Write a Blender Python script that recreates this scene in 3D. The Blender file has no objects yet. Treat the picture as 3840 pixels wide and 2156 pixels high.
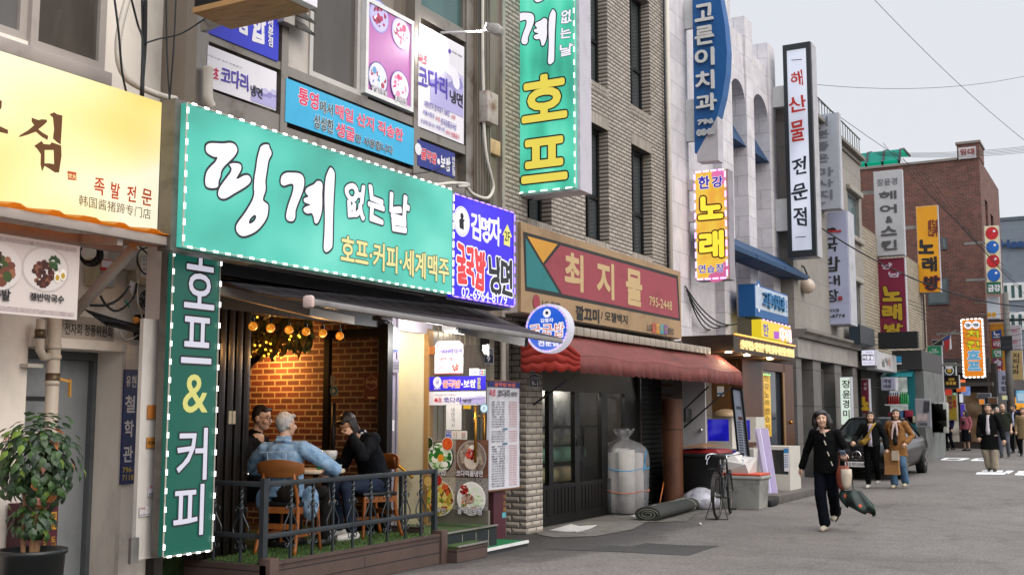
import bpy, bmesh, math, random
from mathutils import Vector, Matrix, Euler, noise
random.seed(7)
R = math.radians
SC = bpy.context.scene
COL = SC.collection
# --- camera, sky, sun, exposure
FPX, PITCH, YAW, EYE = 4200.0, R(6.5), R(29.0), 1.58
cam = bpy.data.cameras.new('camera'); cam.sensor_width = 36.0; cam.lens = 36.0 * FPX / 3840
cam.clip_start = 0.1; cam.clip_end = 1500
camo = bpy.data.objects.new('camera', cam); COL.objects.link(camo)
camo.location = (0, 0, EYE); camo.rotation_euler = (R(90) + PITCH, 0, YAW)
SC.camera = camo
W = bpy.data.worlds.new('World'); SC.world = W; W.use_nodes = True
wn, wl = W.node_tree.nodes, W.node_tree.links
wn.clear()
sk = wn.new('ShaderNodeTexSky'); sk.sky_type = 'NISHITA'; sk.sun_disc = False
sk.sun_elevation = R(32); sk.sun_rotation = R(100); sk.dust_density = 4; sk.air_density = 1.0
m1 = wn.new('ShaderNodeVectorMath'); m1.operation = 'SCALE'; m1.inputs['Scale'].default_value = 0.10
mx = wn.new('ShaderNodeMix'); mx.data_type = 'RGBA'; mx.inputs['Factor'].default_value = 0.86
mx.inputs['B'].default_value = (0.695, 0.71, 0.742, 1)
bg = wn.new('ShaderNodeBackground'); bg.inputs['Strength'].default_value = 1.0
wo = wn.new('ShaderNodeOutputWorld')
wl.new(sk.outputs[0], m1.inputs[0]); wl.new(m1.outputs[0], mx.inputs['A'])
wc = wn.new('ShaderNodeTexCoord'); wx = wn.new('ShaderNodeSeparateXYZ'); wr = wn.new('ShaderNodeMapRange'); wr.interpolation_type = 'SMOOTHSTEP'
for k, v in (('From Min', .42), ('From Max', .95), ('To Min', 1.), ('To Max', 4.0)): wr.inputs[k].default_value = v
wm = wn.new('ShaderNodeVectorMath'); wm.operation = 'SCALE'
wl.new(wc.outputs['Generated'], wx.inputs[0]); wl.new(wx.outputs[2], wr.inputs[0]); wl.new(wr.outputs[0], wm.inputs['Scale']); wl.new(mx.outputs['Result'], wm.inputs[0])
wl.new(wm.outputs[0], bg.inputs[0]); wl.new(bg.outputs[0], wo.inputs[0])
sl = bpy.data.lights.new('sun', 'SUN'); sl.energy = 1.5; sl.angle = R(50); sl.color = (1, .95, .88)
so = bpy.data.objects.new('sun', sl); COL.objects.link(so); so.rotation_euler = Euler((R(58), 0, R(75)))
SC.view_settings.view_transform = 'Standard'; SC.view_settings.look = 'None'
SC.view_settings.exposure = 0.32; SC.view_settings.gamma = 1.0
SC.cycles.max_bounces = 6; SC.cycles.transparent_max_bounces = 12
SC.cycles.sample_clamp_indirect = 4.0; SC.cycles.caustics_reflective = False; SC.cycles.caustics_refractive = False
# --- measuring: photo pixel -> ray -> point on a plane of the street
FW = Vector((-math.sin(YAW) * math.cos(PITCH), math.cos(YAW) * math.cos(PITCH), math.sin(PITCH)))
RT = Vector((math.cos(YAW), math.sin(YAW), 0)); UP = RT.cross(FW); EY = Vector((0, 0, EYE))
ZM = dict(A=(0, 0, 1.606), B=(700, 0, 2.066), C=(0, 850, 1.1075), D=(600, 350, 1.7015), E=(800, 1100, 1.369), F=(1450, 1150, 1.437),
          G=(1400, 0, 1.9025), H=(1900, 750, 1.928), I=(1900, 1400, 1.9126), J=(2500, 0, 1.314), K=(2500, 1000, 1.446), L=(2900, 300, 1.606),
          M=(3050, 1100, 2.892), N=(2950, 1450, 2.41), W=(0, 0, .6706), R=(860, 1150, 3.527), S=(860, 1480, 3.527), T=(780, 1800, 4.061),
          U=(1400, 1700, 3.172), Q=(820, 900, 2.385), O=(300, 900, 3.213), f=(1440, 1180, 3.804), v=(2560, 1380, 2.494), c=(3480, 1180, 3.806),
          d=(3180, 1180, 3.806), e=(2980, 1540, 3.076), g=(3100, 1500, 4.017), h=(3500, 1480, 4.518), i=(0, 1480, 2.14), j=(2600, 150, 2.63),
          k=(0, 820, 3.68), l=(1680, 0, 1.6067))
def ray(q):
 o = ZM[q[0]]; u = o[0] + q[1] / o[2]; w = o[1] + q[2] / o[2]
 return FW + RT * ((u - 1920) / FPX) - UP * ((w - 1078) / FPX)
def at(q, ax, c):
 d = ray(q); a = 'xyz'.index(ax)
 return EY + d * ((c - EY[a]) / d[a])
def ax_(q, x): return at(q, 'x', x)
def gy(q, x): return at(q, 'x', x).y
# --- object helpers
def tag(o, label=None, cat=None, group=None, kind=None):
 if label: o['label'] = label
 if cat: o['category'] = cat
 if group: o['group'] = group
 if kind: o['kind'] = kind
 return o
def thing(name, label, cat, loc=(0, 0, 0), rz=0, group=None, rot=None):
 o = bpy.data.objects.new(name, None); COL.objects.link(o); o.empty_display_size = .2
 o.location = loc; o.rotation_euler = rot if rot else (0, 0, rz)
 return tag(o, label, cat, group)
def rootmat(o):
 while o.parent: o = o.parent
 return o.matrix_basis.copy()
def dup(root, loc=None, rz=None, label=None, group=None):
 def cp(o, par):
  c = o.copy(); COL.objects.link(c); c.parent = par
  for ch in o.children: cp(ch, c)
  return c
 r = cp(root, None)
 if loc is not None: r.location = loc
 if rz is not None: r.rotation_euler = (0, 0, rz)
 if label: r['label'] = label
 if group: r['group'] = group
 return r
def link_mesh(name, me, mats, parent=None, smooth=False):
 for m in mats: me.materials.append(m)
 if smooth: me.polygons.foreach_set('use_smooth', [True] * len(me.polygons))
 o = bpy.data.objects.new(name, me); COL.objects.link(o)
 if parent: o.parent = parent
 return o
class MB:
 def __init__(s, M=None): s.v = []; s.f = []; s.m = []; s.k = 0; s.M = M
 def add(s, vs, fs):
  n = len(s.v); s.v += [Vector(v) for v in vs]
  for f in fs: s.f.append(tuple(i + n for i in f)); s.m.append(s.k)
  return s
 def box(s, x0, x1, y0, y1, z0, z1, M=None):
  vs = [Vector((x, y, z)) for z in (z0, z1) for y in (y0, y1) for x in (x0, x1)]
  if M: vs = [M @ v for v in vs]
  return s.add(vs, [(0, 2, 3, 1), (4, 5, 7, 6), (0, 1, 5, 4), (2, 6, 7, 3), (0, 4, 6, 2), (1, 3, 7, 5)])
 def quad(s, *p): return s.add(p, [tuple(range(len(p)))])
 def bar(s, a, b, w, h=None, up=(0, 0, 1)):
  a, b = Vector(a), Vector(b); d = (b - a).normalized(); h = h or w; u = Vector(up)
  if abs(d.dot(u)) > .98: u = Vector((1, 0, 0))
  r = d.cross(u).normalized(); u = r.cross(d)
  vs = [p + r * i * w / 2 + u * j * h / 2 for p in (a, b) for j in (-1, 1) for i in (-1, 1)]
  return s.add(vs, [(0, 2, 3, 1), (4, 5, 7, 6), (0, 1, 5, 4), (2, 6, 7, 3), (0, 4, 6, 2), (1, 3, 7, 5)])
 def tube(s, pts, r, n=8, cap=True):
  pts = [Vector(p) for p in pts]; rs = r if isinstance(r, (list, tuple)) else [r] * len(pts)
  rings = []; u = None
  for i, p in enumerate(pts):
   t = (pts[min(i + 1, len(pts) - 1)] - pts[max(i - 1, 0)]).normalized()
   if u is None: u = t.orthogonal().normalized()
   u = (u - t * u.dot(t)).normalized(); w = t.cross(u)
   rings.append([p + (u * math.cos(2 * math.pi * k / n) + w * math.sin(2 * math.pi * k / n)) * rs[i] for k in range(n)])
  vs = [v for rg in rings for v in rg]; fs = []
  for i in range(len(pts) - 1):
   for k in range(n):
    a, b = i * n + k, i * n + (k + 1) % n; fs.append((a, b, b + n, a + n))
  if cap: fs += [tuple(range(n))[::-1], tuple(range((len(pts) - 1) * n, len(pts) * n))]
  return s.add(vs, fs)
 def loft(s, rings, cap=True, closed=True):
  n = len(rings[0]); vs = [v for rg in rings for v in rg]; fs = []
  for i in range(len(rings) - 1):
   for k in range(n if closed else n - 1):
    a, b = i * n + k, i * n + (k + 1) % n; fs.append((a, b, b + n, a + n))
  if cap: fs += [tuple(range(n))[::-1], tuple(range((len(rings) - 1) * n, len(rings) * n))]
  return s.add(vs, fs)
 def lathe(s, prof, c=(0, 0, 0), n=24, M=None):
  c = Vector(c); rg = []
  for r_, z in prof:
   ring = [Vector((r_ * math.cos(2 * math.pi * k / n), r_ * math.sin(2 * math.pi * k / n), z)) for k in range(n)]
   if M: ring = [M @ v for v in ring]
   rg.append([v + c for v in ring])
  return s.loft(rg)
 def prism(s, poly, f0, f1):
  n = len(poly); a = [f0(*p) for p in poly]; b = [f1(*p) for p in poly]
  return s.add(a + b, [tuple(range(n))[::-1], tuple(range(n, 2 * n))] + [(i, (i + 1) % n, (i + 1) % n + n, i + n) for i in range(n)])
 def ball(s, c, r, n=10, rot=None):
  r = (r, r, r) if not isinstance(r, (tuple, list)) else r; c = Vector(c); rg = []
  for i in range(n + 1):
   th = math.pi * min(max(i, .02), n - .02) / n; ring = []
   for k in range(2 * n):
    ph = math.pi * k / n
    p = Vector((r[0] * math.sin(th) * math.cos(ph), r[1] * math.sin(th) * math.sin(ph), r[2] * math.cos(th)))
    if rot: p = rot @ p
    ring.append(c + p)
   rg.append(ring[::-1])
  return s.loft(rg)
 def mesh(s, name, parent=None, world=0):
  vs = s.v
  if s.M: vs = [s.M @ v for v in vs]
  if world and parent:
   iv = rootmat(parent).inverted(); vs = [iv @ v for v in vs]
  me = bpy.data.meshes.new(name); me.from_pydata([tuple(v) for v in vs], [], s.f)
  me.polygons.foreach_set('material_index', s.m); me.update()
  return me
 def build(s, name, mats, parent=None, world=True, bevel=0, smooth=False, fix=True):
  mats = mats if isinstance(mats, (list, tuple)) else [mats]
  me = s.mesh(name, parent, world)
  if fix or bevel:
   bm = bmesh.new(); bm.from_mesh(me)
   if fix: bmesh.ops.recalc_face_normals(bm, faces=bm.faces)
   if bevel:
    es = [e for e in bm.edges if len(e.link_faces) == 2 and e.calc_face_angle(0) > .5]
    bmesh.ops.bevel(bm, geom=es, offset=bevel, segments=2, affect='EDGES', profile=.5, clamp_overlap=True)
   bm.to_mesh(me); bm.free()
  o = link_mesh(name, me, mats, parent, smooth)
  if bevel and not smooth:
   me.polygons.foreach_set('use_smooth', [True] * len(me.polygons))
   try: me.set_sharp_from_angle(angle=R(40))
   except Exception: pass
  return o
def arc(c, r, a0, a1, n, f):
 return [f(c[0] + r * math.cos(R(a0 + (a1 - a0) * i / n)), c[1] + r * math.sin(R(a0 + (a1 - a0) * i / n))) for i in range(n + 1)]
def smoothpts(pts, n=6):
 P = [Vector(p) for p in pts]; out = []
 for i in range(len(P) - 1):
  p0, p1, p2, p3 = P[max(i - 1, 0)], P[i], P[i + 1], P[min(i + 2, len(P) - 1)]
  for k in range(n):
   t = k / n
   out.append(.5 * ((2 * p1) + (p2 - p0) * t + (2 * p0 - 5 * p1 + 4 * p2 - p3) * t * t + (3 * p1 - p0 - 3 * p2 + p3) * t ** 3))
 out.append(P[-1]); return out
# --- materials
def lin(h):
 if not isinstance(h, str): return tuple(h)
 h = h.lstrip('#'); o = []
 for i in (0, 2, 4):
  c = int(h[i:i + 2], 16) / 255; o.append(c / 12.92 if c <= .04045 else ((c + .055) / 1.055) ** 2.4)
 return tuple(o)
MC = {}
class NT:
 def __init__(s, name):
  s.m = bpy.data.materials.new(name); s.m.use_nodes = True; s.t = s.m.node_tree
  s.b = s.t.nodes['Principled BSDF']; s._co = None
 def n(s, ty, **kw):
  nd = s.t.nodes.new(ty)
  for k, v in kw.items():
   if k in nd.inputs: nd.inputs[k].default_value = v
   else: setattr(nd, k, v)
  return nd
 def l(s, a, b): s.t.links.new(a, b)
 def co(s, sc=(1, 1, 1), rot=(0, 0, 0), kind='Object'):
  tc = s.n('ShaderNodeTexCoord'); mp = s.n('ShaderNodeMapping'); mp.inputs['Scale'].default_value = sc; mp.inputs['Rotation'].default_value = rot
  s.l(tc.outputs[kind], mp.inputs[0]); return mp.outputs[0]
 def noise(s, co, scale, detail=4, rough=.6):
  nd = s.n('ShaderNodeTexNoise'); nd.inputs['Scale'].default_value = scale; nd.inputs['Detail'].default_value = detail; nd.inputs['Roughness'].default_value = rough
  s.l(co, nd.inputs['Vector']); return nd.outputs['Fac']
 def ramp(s, fac, stops):
  r_ = s.n('ShaderNodeValToRGB'); e = r_.color_ramp.elements
  while len(e) < len(stops): e.new(.5)
  for el, (p_, c_) in zip(e, stops): el.position = p_; el.color = (*lin(c_), 1) if not isinstance(c_, float) else (c_, c_, c_, 1)
  s.l(fac, r_.inputs[0]); return r_.outputs[0]
 def mix(s, fac, a, b, mode='MIX'):
  m = s.n('ShaderNodeMix'); m.data_type = 'RGBA'; m.blend_type = mode
  for k, v in (('Factor', fac), ('A', a), ('B', b)):
   if hasattr(v, 'is_output') or hasattr(v, 'links'): s.l(v, m.inputs[k])
   elif k == 'Factor': m.inputs[k].default_value = v
   else: m.inputs[k].default_value = (*lin(v), 1)
  return m.outputs['Result']
 def bump(s, h, st=.3, dist=.01):
  b = s.n('ShaderNodeBump'); b.inputs['Strength'].default_value = st; b.inputs['Distance'].default_value = dist
  s.l(h, b.inputs['Height']); s.l(b.outputs[0], s.b.inputs['Normal'])
def mat(col, rough=.55, metal=0., dirt=.18, scale=3., bump=0., bscale=40., emit=0., ecol=None, spec=.4, name=None, stretch=(1, 1, 1), coat=0, dirtcol=None):
 key = (col, rough, metal, dirt, scale, bump, bscale, emit, ecol, spec, stretch, coat, dirtcol)
 if key in MC: return MC[key]
 t = NT(name or 'paint'); b = t.b; c = lin(col)
 b.inputs['Roughness'].default_value = rough; b.inputs['Metallic'].default_value = metal; b.inputs['Specular IOR Level'].default_value = spec
 if coat: b.inputs['Coat Weight'].default_value = coat
 co = t.co(stretch)
 f = t.noise(co, scale, 5, .65)
 dk = lin(dirtcol) if dirtcol else tuple(x * (1 - 1.6 * dirt) for x in c)
 lt = tuple(min(1, x * (1 + dirt * .5)) for x in c)
 cc = t.ramp(f, [(.3, dk), (.48, c), (.75, lt)])
 t.l(cc, b.inputs['Base Color'])
 if bump: t.bump(t.noise(co, bscale, 6, .7), bump, .01)
 if emit:
  ec = lin(ecol) if ecol else c
  b.inputs['Emission Color'].default_value = (*ec, 1); b.inputs['Emission Strength'].default_value = emit
 MC[key] = t.m; return t.m
def lit(col, st=1., var=0., scale=(1, 1, 1), base=.25, name='lit_panel'):
 key = ('lit', col, st, var, scale)
 if key in MC: return MC[key]
 t = NT(name); c = lin(col)
 t.b.inputs['Base Color'].default_value = (*[x * base for x in c], 1); t.b.inputs['Roughness'].default_value = .35
 t.b.inputs['Emission Strength'].default_value = st * .78
 if var:
  f = t.noise(t.co(scale), 1.0, 2, .4)
  t.l(t.ramp(f, [(.3, tuple(x * (1 - var) for x in c)), (.5, c), (.72, tuple(min(1, x * (1 + .3 * var) + .22 * var) for x in c))]), t.b.inputs['Emission Color'])
 else: t.b.inputs['Emission Color'].default_value = (*c, 1)
 MC[key] = t.m; return t.m
def translucent(m, f, c):
 t = m.node_tree; tr = t.nodes.new('ShaderNodeBsdfTranslucent'); tr.inputs[0].default_value = (*lin(c), 1); mi = t.nodes.new('ShaderNodeMixShader'); mi.inputs[0].default_value = f
 t.links.new(t.nodes['Principled BSDF'].outputs[0], mi.inputs[1]); t.links.new(tr.outputs[0], mi.inputs[2]); t.links.new(mi.outputs[0], t.nodes['Material Output'].inputs[0])
def glass(col='#20282a', rough=.06, name='window_glass', alpha=None, dirt=.3):
 key = ('glass', col, rough, alpha)
 if key in MC: return MC[key]
 t = NT(name); c = lin(col); t.b.inputs['Roughness'].default_value = rough; t.b.inputs['Specular IOR Level'].default_value = .6
 f = t.noise(t.co((1, 1, .35)), 1.3, 4, .6)
 t.l(t.ramp(f, [(.3, tuple(x * (1 - dirt) for x in c)), (.7, tuple(x * (1 + dirt) for x in c))]), t.b.inputs['Base Color'])
 if alpha is not None: t.b.inputs['Alpha'].default_value = alpha
 MC[key] = t.m; return t.m
def brickmat(name, c1, c2, mortar, bw, rh, ms, rot, bumpst=.6, smooth=.1, offset=.5, dirt=.3, var=(0, 0, 0), pillow=0.):
 t = NT(name)
 tc = t.n('ShaderNodeTexCoord'); sp = t.n('ShaderNodeSeparateXYZ'); cb = t.n('ShaderNodeCombineXYZ')
 t.l(tc.outputs['Object'], sp.inputs[0])
 if rot == 'auto':
  ge = t.n('ShaderNodeNewGeometry'); sn = t.n('ShaderNodeSeparateXYZ'); t.l(ge.outputs['Normal'], sn.inputs[0])
  ab = t.n('ShaderNodeMath', operation='ABSOLUTE'); t.l(sn.outputs[0], ab.inputs[0])
  gt = t.n('ShaderNodeMath', operation='GREATER_THAN'); t.l(ab.outputs[0], gt.inputs[0]); gt.inputs[1].default_value = .7
  mi = t.n('ShaderNodeMix'); mi.data_type = 'FLOAT'; t.l(gt.outputs[0], mi.inputs['Factor']); t.l(sp.outputs[0], mi.inputs['A']); t.l(sp.outputs[1], mi.inputs['B'])
  t.l(mi.outputs['Result'], cb.inputs[0])
 else: t.l(sp.outputs[rot], cb.inputs[0])
 t.l(sp.outputs[2], cb.inputs[1])
 br = t.n('ShaderNodeTexBrick'); br.offset = offset; br.squash = 1
 for k, v in (('Scale', 1.), ('Brick Width', bw), ('Row Height', rh), ('Mortar Size', ms), ('Mortar Smooth', smooth), ('Bias', 0.)): br.inputs[k].default_value = v
 br.inputs['Color1'].default_value = (*lin(c1), 1); br.inputs['Color2'].default_value = (*lin(c2), 1); br.inputs['Mortar'].default_value = (*lin(mortar), 1)
 t.l(cb.outputs[0], br.inputs['Vector'])
 f = t.noise(t.co(), 2.2, 6, .7); f2 = t.noise(t.co((1, 1, 1)), 60, 4, .7)
 g = t.ramp(f, [(.3, tuple([1 - dirt] * 3)), (.65, (1., 1., 1.))]); g2 = t.ramp(f2, [(.3, (.8, .8, .8)), (.7, (1.08, 1.08, 1.08))])
 c = t.mix(1., t.mix(1., br.outputs['Color'], g, 'MULTIPLY'), g2, 'MULTIPLY')
 t.l(c, t.b.inputs['Base Color']); t.b.inputs['Roughness'].default_value = .8
 inv = t.n('ShaderNodeMath', operation='SUBTRACT'); inv.inputs[0].default_value = 1; t.l(br.outputs['Fac'], inv.inputs[1])
 if pillow:
  b2 = t.n('ShaderNodeTexBrick'); b2.offset = offset; b2.squash = 1
  for k, v in (('Scale', 1.), ('Brick Width', bw), ('Row Height', rh), ('Mortar Size', pillow), ('Mortar Smooth', 1.)): b2.inputs[k].default_value = v
  t.l(cb.outputs[0], b2.inputs['Vector'])
  i2 = t.n('ShaderNodeMath', operation='SUBTRACT'); i2.inputs[0].default_value = 1; t.l(b2.outputs['Fac'], i2.inputs[1])
  ad = t.n('ShaderNodeMath', operation='MULTIPLY_ADD'); t.l(i2.outputs[0], ad.inputs[0]); ad.inputs[1].default_value = 1.; t.l(inv.outputs[0], ad.inputs[2])
  t.bump(ad.outputs[0], bumpst, .02)
 else:
  ad = t.n('ShaderNodeMath', operation='MULTIPLY_ADD'); t.l(f2, ad.inputs[0]); ad.inputs[1].default_value = .35; t.l(inv.outputs[0], ad.inputs[2])
  t.bump(ad.outputs[0], bumpst, .012)
 return t.m
WHITE = '#d8d8d8'
m_black = mat('#0c0d0e', .5); m_dkmetal = mat('#2b2d30', .4, .4, .25); m_steel = mat('#8d8a86', .35, .7, .25, 2., stretch=(1, 1, .3))
m_alu = mat('#9a9693', .4, .6, .2, 2.); m_rubber = mat('#101010', .7); m_white = mat('#cfcfce', .5, 0, .1); m_wire = mat('#15161a', .6)
m_wwire = mat('#bdb8ae', .6); m_greyplastic = mat('#a39c8f', .5, 0, .15); m_pipe = mat('#bdb5ab', .5, 0, .12, 2.); m_chrome = mat('#c8c8cc', .15, 1., .05)
m_ink = mat('#1b1a1c', .6, 0, .02); m_red = mat('#b02a2e', .6, 0, .05)
led_w = lit('#ffffff', 3.2, name='led_white'); led_v = lit('#9070ff', 3.5, name='led_violet'); led_p = lit('#f0a0ff', 3.2, name='led_pink')
# --- lettering
GC = {}
def glyph(s, bold=0., res=3):
 k = (s, round(bold, 4))
 if k not in GC:
  c = bpy.data.curves.new('lettering', 'FONT'); c.body = s; c.offset = bold; c.resolution_u = res; c.fill_mode = 'BOTH'
  o = bpy.data.objects.new('lettering', c); me = o.to_mesh()
  GC[k] = ([v.co.to_2d() for v in me.vertices], [tuple(p.vertices) for p in me.polygons])
  o.to_mesh_clear(); bpy.data.objects.remove(o); bpy.data.curves.remove(c)
 return GC[k]
def outline_mesh(polys, off=0., bez=False):
 """fill closed outlines (holes allowed) through a 2-D curve"""
 c = bpy.data.curves.new('lettering', 'CURVE'); c.dimensions = '2D'; c.fill_mode = 'BOTH'; c.offset = off; c.resolution_u = 4
 for pl in polys:
  if bez:
   sp = c.splines.new('BEZIER'); sp.bezier_points.add(len(pl) - 1)
   for bp, p_ in zip(sp.bezier_points, pl): bp.co = (p_[0], p_[1], 0); bp.handle_left_type = bp.handle_right_type = 'AUTO'
  else:
   sp = c.splines.new('POLY'); sp.points.add(len(pl) - 1)
   for bp, p_ in zip(sp.points, pl): bp.co = (p_[0], p_[1], 0, 1)
  sp.use_cyclic_u = True
 o = bpy.data.objects.new('lettering', c); me = o.to_mesh()
 r_ = ([v.co.to_2d() for v in me.vertices], [tuple(p.vertices) for p in me.polygons])
 o.to_mesh_clear(); bpy.data.objects.remove(o); bpy.data.curves.remove(c)
 return r_
LY = [.0008]
class Sign:
 """flat-faced thing on plane axis=c; local x = width to the right, z = up, y = into the sign"""
 def __init__(s, name, label, cat, axis, c, px=None, dims=None, group=None):
  s.axis, s.c = axis, c
  if px:
   P = [at(q, axis, c) for q in px]; a = 1 if axis == 'x' else 0
   x0 = (P[0][a] + P[3][a]) / 2; x1 = (P[1][a] + P[2][a]) / 2; z1 = (P[0].z + P[1].z) / 2; z0 = (P[2].z + P[3].z) / 2
  else: x0, x1, z0, z1 = dims
  s.w, s.h = x1 - x0, z1 - z0; s.x0, s.z0 = x0, z0
  s.o = thing(name, label, cat, (c, x0, z0) if axis == 'x' else (x0, c, z0), R(90) if axis == 'x' else 0, group)
  s.lay = 1
 def uv(s, q):
  p = at(q, s.axis, s.c); return ((p.y if s.axis == 'x' else p.x) - s.x0, p.z - s.z0)
 def box(s, name, m, x0=0, x1=None, z0=0, z1=None, y0=0, y1=.05, bevel=0, parent=None):
  x1 = s.w if x1 is None else x1; z1 = s.h if z1 is None else z1
  return MB().box(x0, x1, y0, y1, z0, z1).build(name, m, parent or s.o, world=0, bevel=bevel)
 def frame(s, name, m, t=.03, y0=-.015, y1=.06):
  b = MB(); b.box(-t, 0, y0, y1, -t, s.h + t).box(s.w, s.w + t, y0, y1, -t, s.h + t).box(0, s.w, y0, y1, -t, 0).box(0, s.w, y0, y1, s.h, s.h + t)
  return b.build(name, m, s.o, world=0)
 def flat(s, name, polys, m, parent=None, lay=None, local=False, off=0., bez=False):
  pts = [[(p if local else s.uv(p)) for p in pl] for pl in polys]
  v, f = outline_mesh(pts, off, bez); s.lay += 1
  y = -LY[0] * (lay or s.lay)
  me = bpy.data.meshes.new(name); me.from_pydata([(a, y, b) for a, b in v], [], f); me.update()
  return link_mesh(name, me, [m], parent or s.o)
 def brush(s, polys, m, ink, w, hole=()):
  """hand-drawn strokes: each outline filled by itself and edged in ink"""
  s.lay += 2; lay = s.lay; bo, bf = MB(), MB()
  for i, pl in enumerate(polys):
   if i in hole: continue
   lp = [smoothpts([(a, b, 0) for a, b in (list(map(s.uv, p_)) + [s.uv(p_[0])])], 4)[:-1] for p_ in ([pl] + [polys[h] for h in hole if h == i + 1])]
   v, f = outline_mesh([[(q.x, q.y) for q in l_] for l_ in lp])
   bf.add([(a, -LY[0] * lay - .0003 * (i + 1), b) for a, b in v], f)
   for l_ in lp:
    for j, (p_, q_) in enumerate(zip(l_, l_[1:] + l_[:1])):
     d = (q_ - p_); n = Vector((d.y, -d.x, 0)).normalized() * w; yy = -LY[0] * lay - .0003 * i - .00003 * (j % 6)
     bo.quad(*[(k.x, yy, k.y) for k in (p_ - n, q_ - n, q_ + n, p_ + n)]); bo.quad(*[(p_.x + w * math.cos(t), yy - .00003, p_.y + w * math.sin(t)) for t in (0, 1.05, 2.1, 3.14, 4.19, 5.24)])
  s.lay += 2; bo.build('letter_outline', ink, s.o, world=0, fix=0); return bf.build('lettering', m, s.o, world=0, fix=0)
 def disc(s, c, r, m, name='print', n=24, rz=None, lay=None, local=False):
  c = c if local else s.uv(c); rz = rz or r
  return s.flat(name, [[(c[0] + r * math.cos(2 * math.pi * k / n), c[1] + rz * math.sin(2 * math.pi * k / n)) for k in range(n)]], m, lay=lay, local=1)
 def text(s, t, a, b, m, bold=0., out=None, ow=.03, wob=0., shear=0., name='lettering', loc=False, extr=0., lay=None, rot90=False):
  """text t filling the box from pixel/point a (bottom-left) to b (top-right)"""
  (xa, za), (xb, zb) = (a, b) if loc else (s.uv(a), s.uv(b))
  base, _ = glyph(t, 0.)
  if rot90: base = [Vector((v.y, -v.x)) for v in base]
  u0 = min(v.x for v in base); u1 = max(v.x for v in base); w0 = min(v.y for v in base); w1 = max(v.y for v in base)
  sx = (xb - xa) / max(u1 - u0, 1e-4); sz = (zb - za) / max(w1 - w0, 1e-4)
  sd = sum(map(ord, t)) * .37; em = (zb - za) / max(w1 - w0, 1e-4)
  def put(bo, mm, nm, k):
   v, f = glyph(t, 0.)
   if rot90: v = [Vector((q.y, -q.x)) for q in v]
   vs = []
   for q in v:
    x, z = xa + (q.x - u0) * sx, za + (q.y - w0) * sz
    if wob:
     h = wob * (zb - za); nx = noise.noise_vector(Vector((x / (zb - za) * 1.6 + sd, z / (zb - za) * 1.6, sd)))
     x += nx.x * h; z += nx.y * h
    x += shear * (z - za); vs.append((x, z))
   y = -LY[0] * k; n0 = len(vs); ed = {}
   V3 = [(x, y - extr, z) for x, z in vs]; F3 = list(f)
   if bo or extr:
    for fc in f:
     for i in range(len(fc)): ed[(fc[i], fc[(i + 1) % len(fc)])] = 1
    bd = [e for e in ed if (e[1], e[0]) not in ed]
   if extr:
    V3 += [(x, 0, z) for x, z in vs]; F3 += [(e[1], e[0], e[0] + n0, e[1] + n0) for e in bd]
   if bo:
    w = bo * em * 1.1; done = set()
    for i, (p_, q_) in enumerate(bd):
     (x1, z1), (x2, z2) = vs[p_], vs[q_]; dx, dz = x2 - x1, z2 - z1; L = math.hypot(dx, dz) or 1e-6
     nx_, nz_ = dz / L * w, -dx / L * w; yy = y - extr - .00004 * (i % 8 + 1); m_ = len(V3)
     V3 += [(x1 - nx_, yy, z1 - nz_), (x2 - nx_, yy, z2 - nz_), (x2 + nx_, yy, z2 + nz_), (x1 + nx_, yy, z1 + nz_)]; F3.append((m_ + 3, m_ + 2, m_ + 1, m_))
     if p_ not in done:
      done.add(p_); m_ = len(V3); V3 += [(x1 + w * math.cos(c_), yy - .00002, z1 + w * math.sin(c_)) for c_ in (0, 1.047, 2.094, 3.142, 4.189, 5.236)]; F3.append(tuple(range(m_, m_ + 6)))
   me = bpy.data.meshes.new(nm); me.from_pydata(V3, [], F3)
   me.update(); return link_mesh(nm, me, [mm], s.o)
  s.lay += 1
  o = None
  if out:
   o = put(bold + ow, out, 'letter_outline', lay or s.lay); s.lay += 1
   if lay: lay += 1
  return put(bold, m, name, lay or s.lay)
 def column(s, chars, cx0, cx1, ys, m, zoom=None, **kw):
  """vertical text: ys = list of (top,bottom) pixel rows for each character, cx0/cx1 = left/right at each"""
  for ch, (t_, b_) in zip(chars, ys): s.text(ch, (zoom, cx0, b_), (zoom, cx1, t_), m, **kw)
 def leds(s, m, n, side, sz=.012, ln=.045, y=-.012, cluster=3, off=.0):
  b = MB(); b.k = 0
  for i in range(n):
   t = (i + .5) / n
   for c in range(cluster):
    d = (c - (cluster - 1) / 2) * ln / max(cluster, 1)
    if side in 'tb': x = t * s.w + d; z = s.h + off if side == 't' else -off
    else: z = t * s.h + d; x = s.w + off if side == 'r' else -off
    e = ln / cluster * .42
    if side in 'tb': b.box(x - e, x + e, y - .008, y, z - sz / 2, z + sz / 2)
    else: b.box(x - sz / 2, x + sz / 2, y - .008, y, z - e, z + e)
  b.k = 1
  if side in 'tb': z = s.h + off if side == 't' else -off; b.box(0, s.w, y + .001, 0, z - .003, z + .003)
  else: x = s.w + off if side == 'r' else -off; b.box(x - .003, x + .003, y + .001, 0, 0, s.h)
  return b.build('led_strip', [m, m_wwire], s.o, world=0, fix=0)
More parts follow.
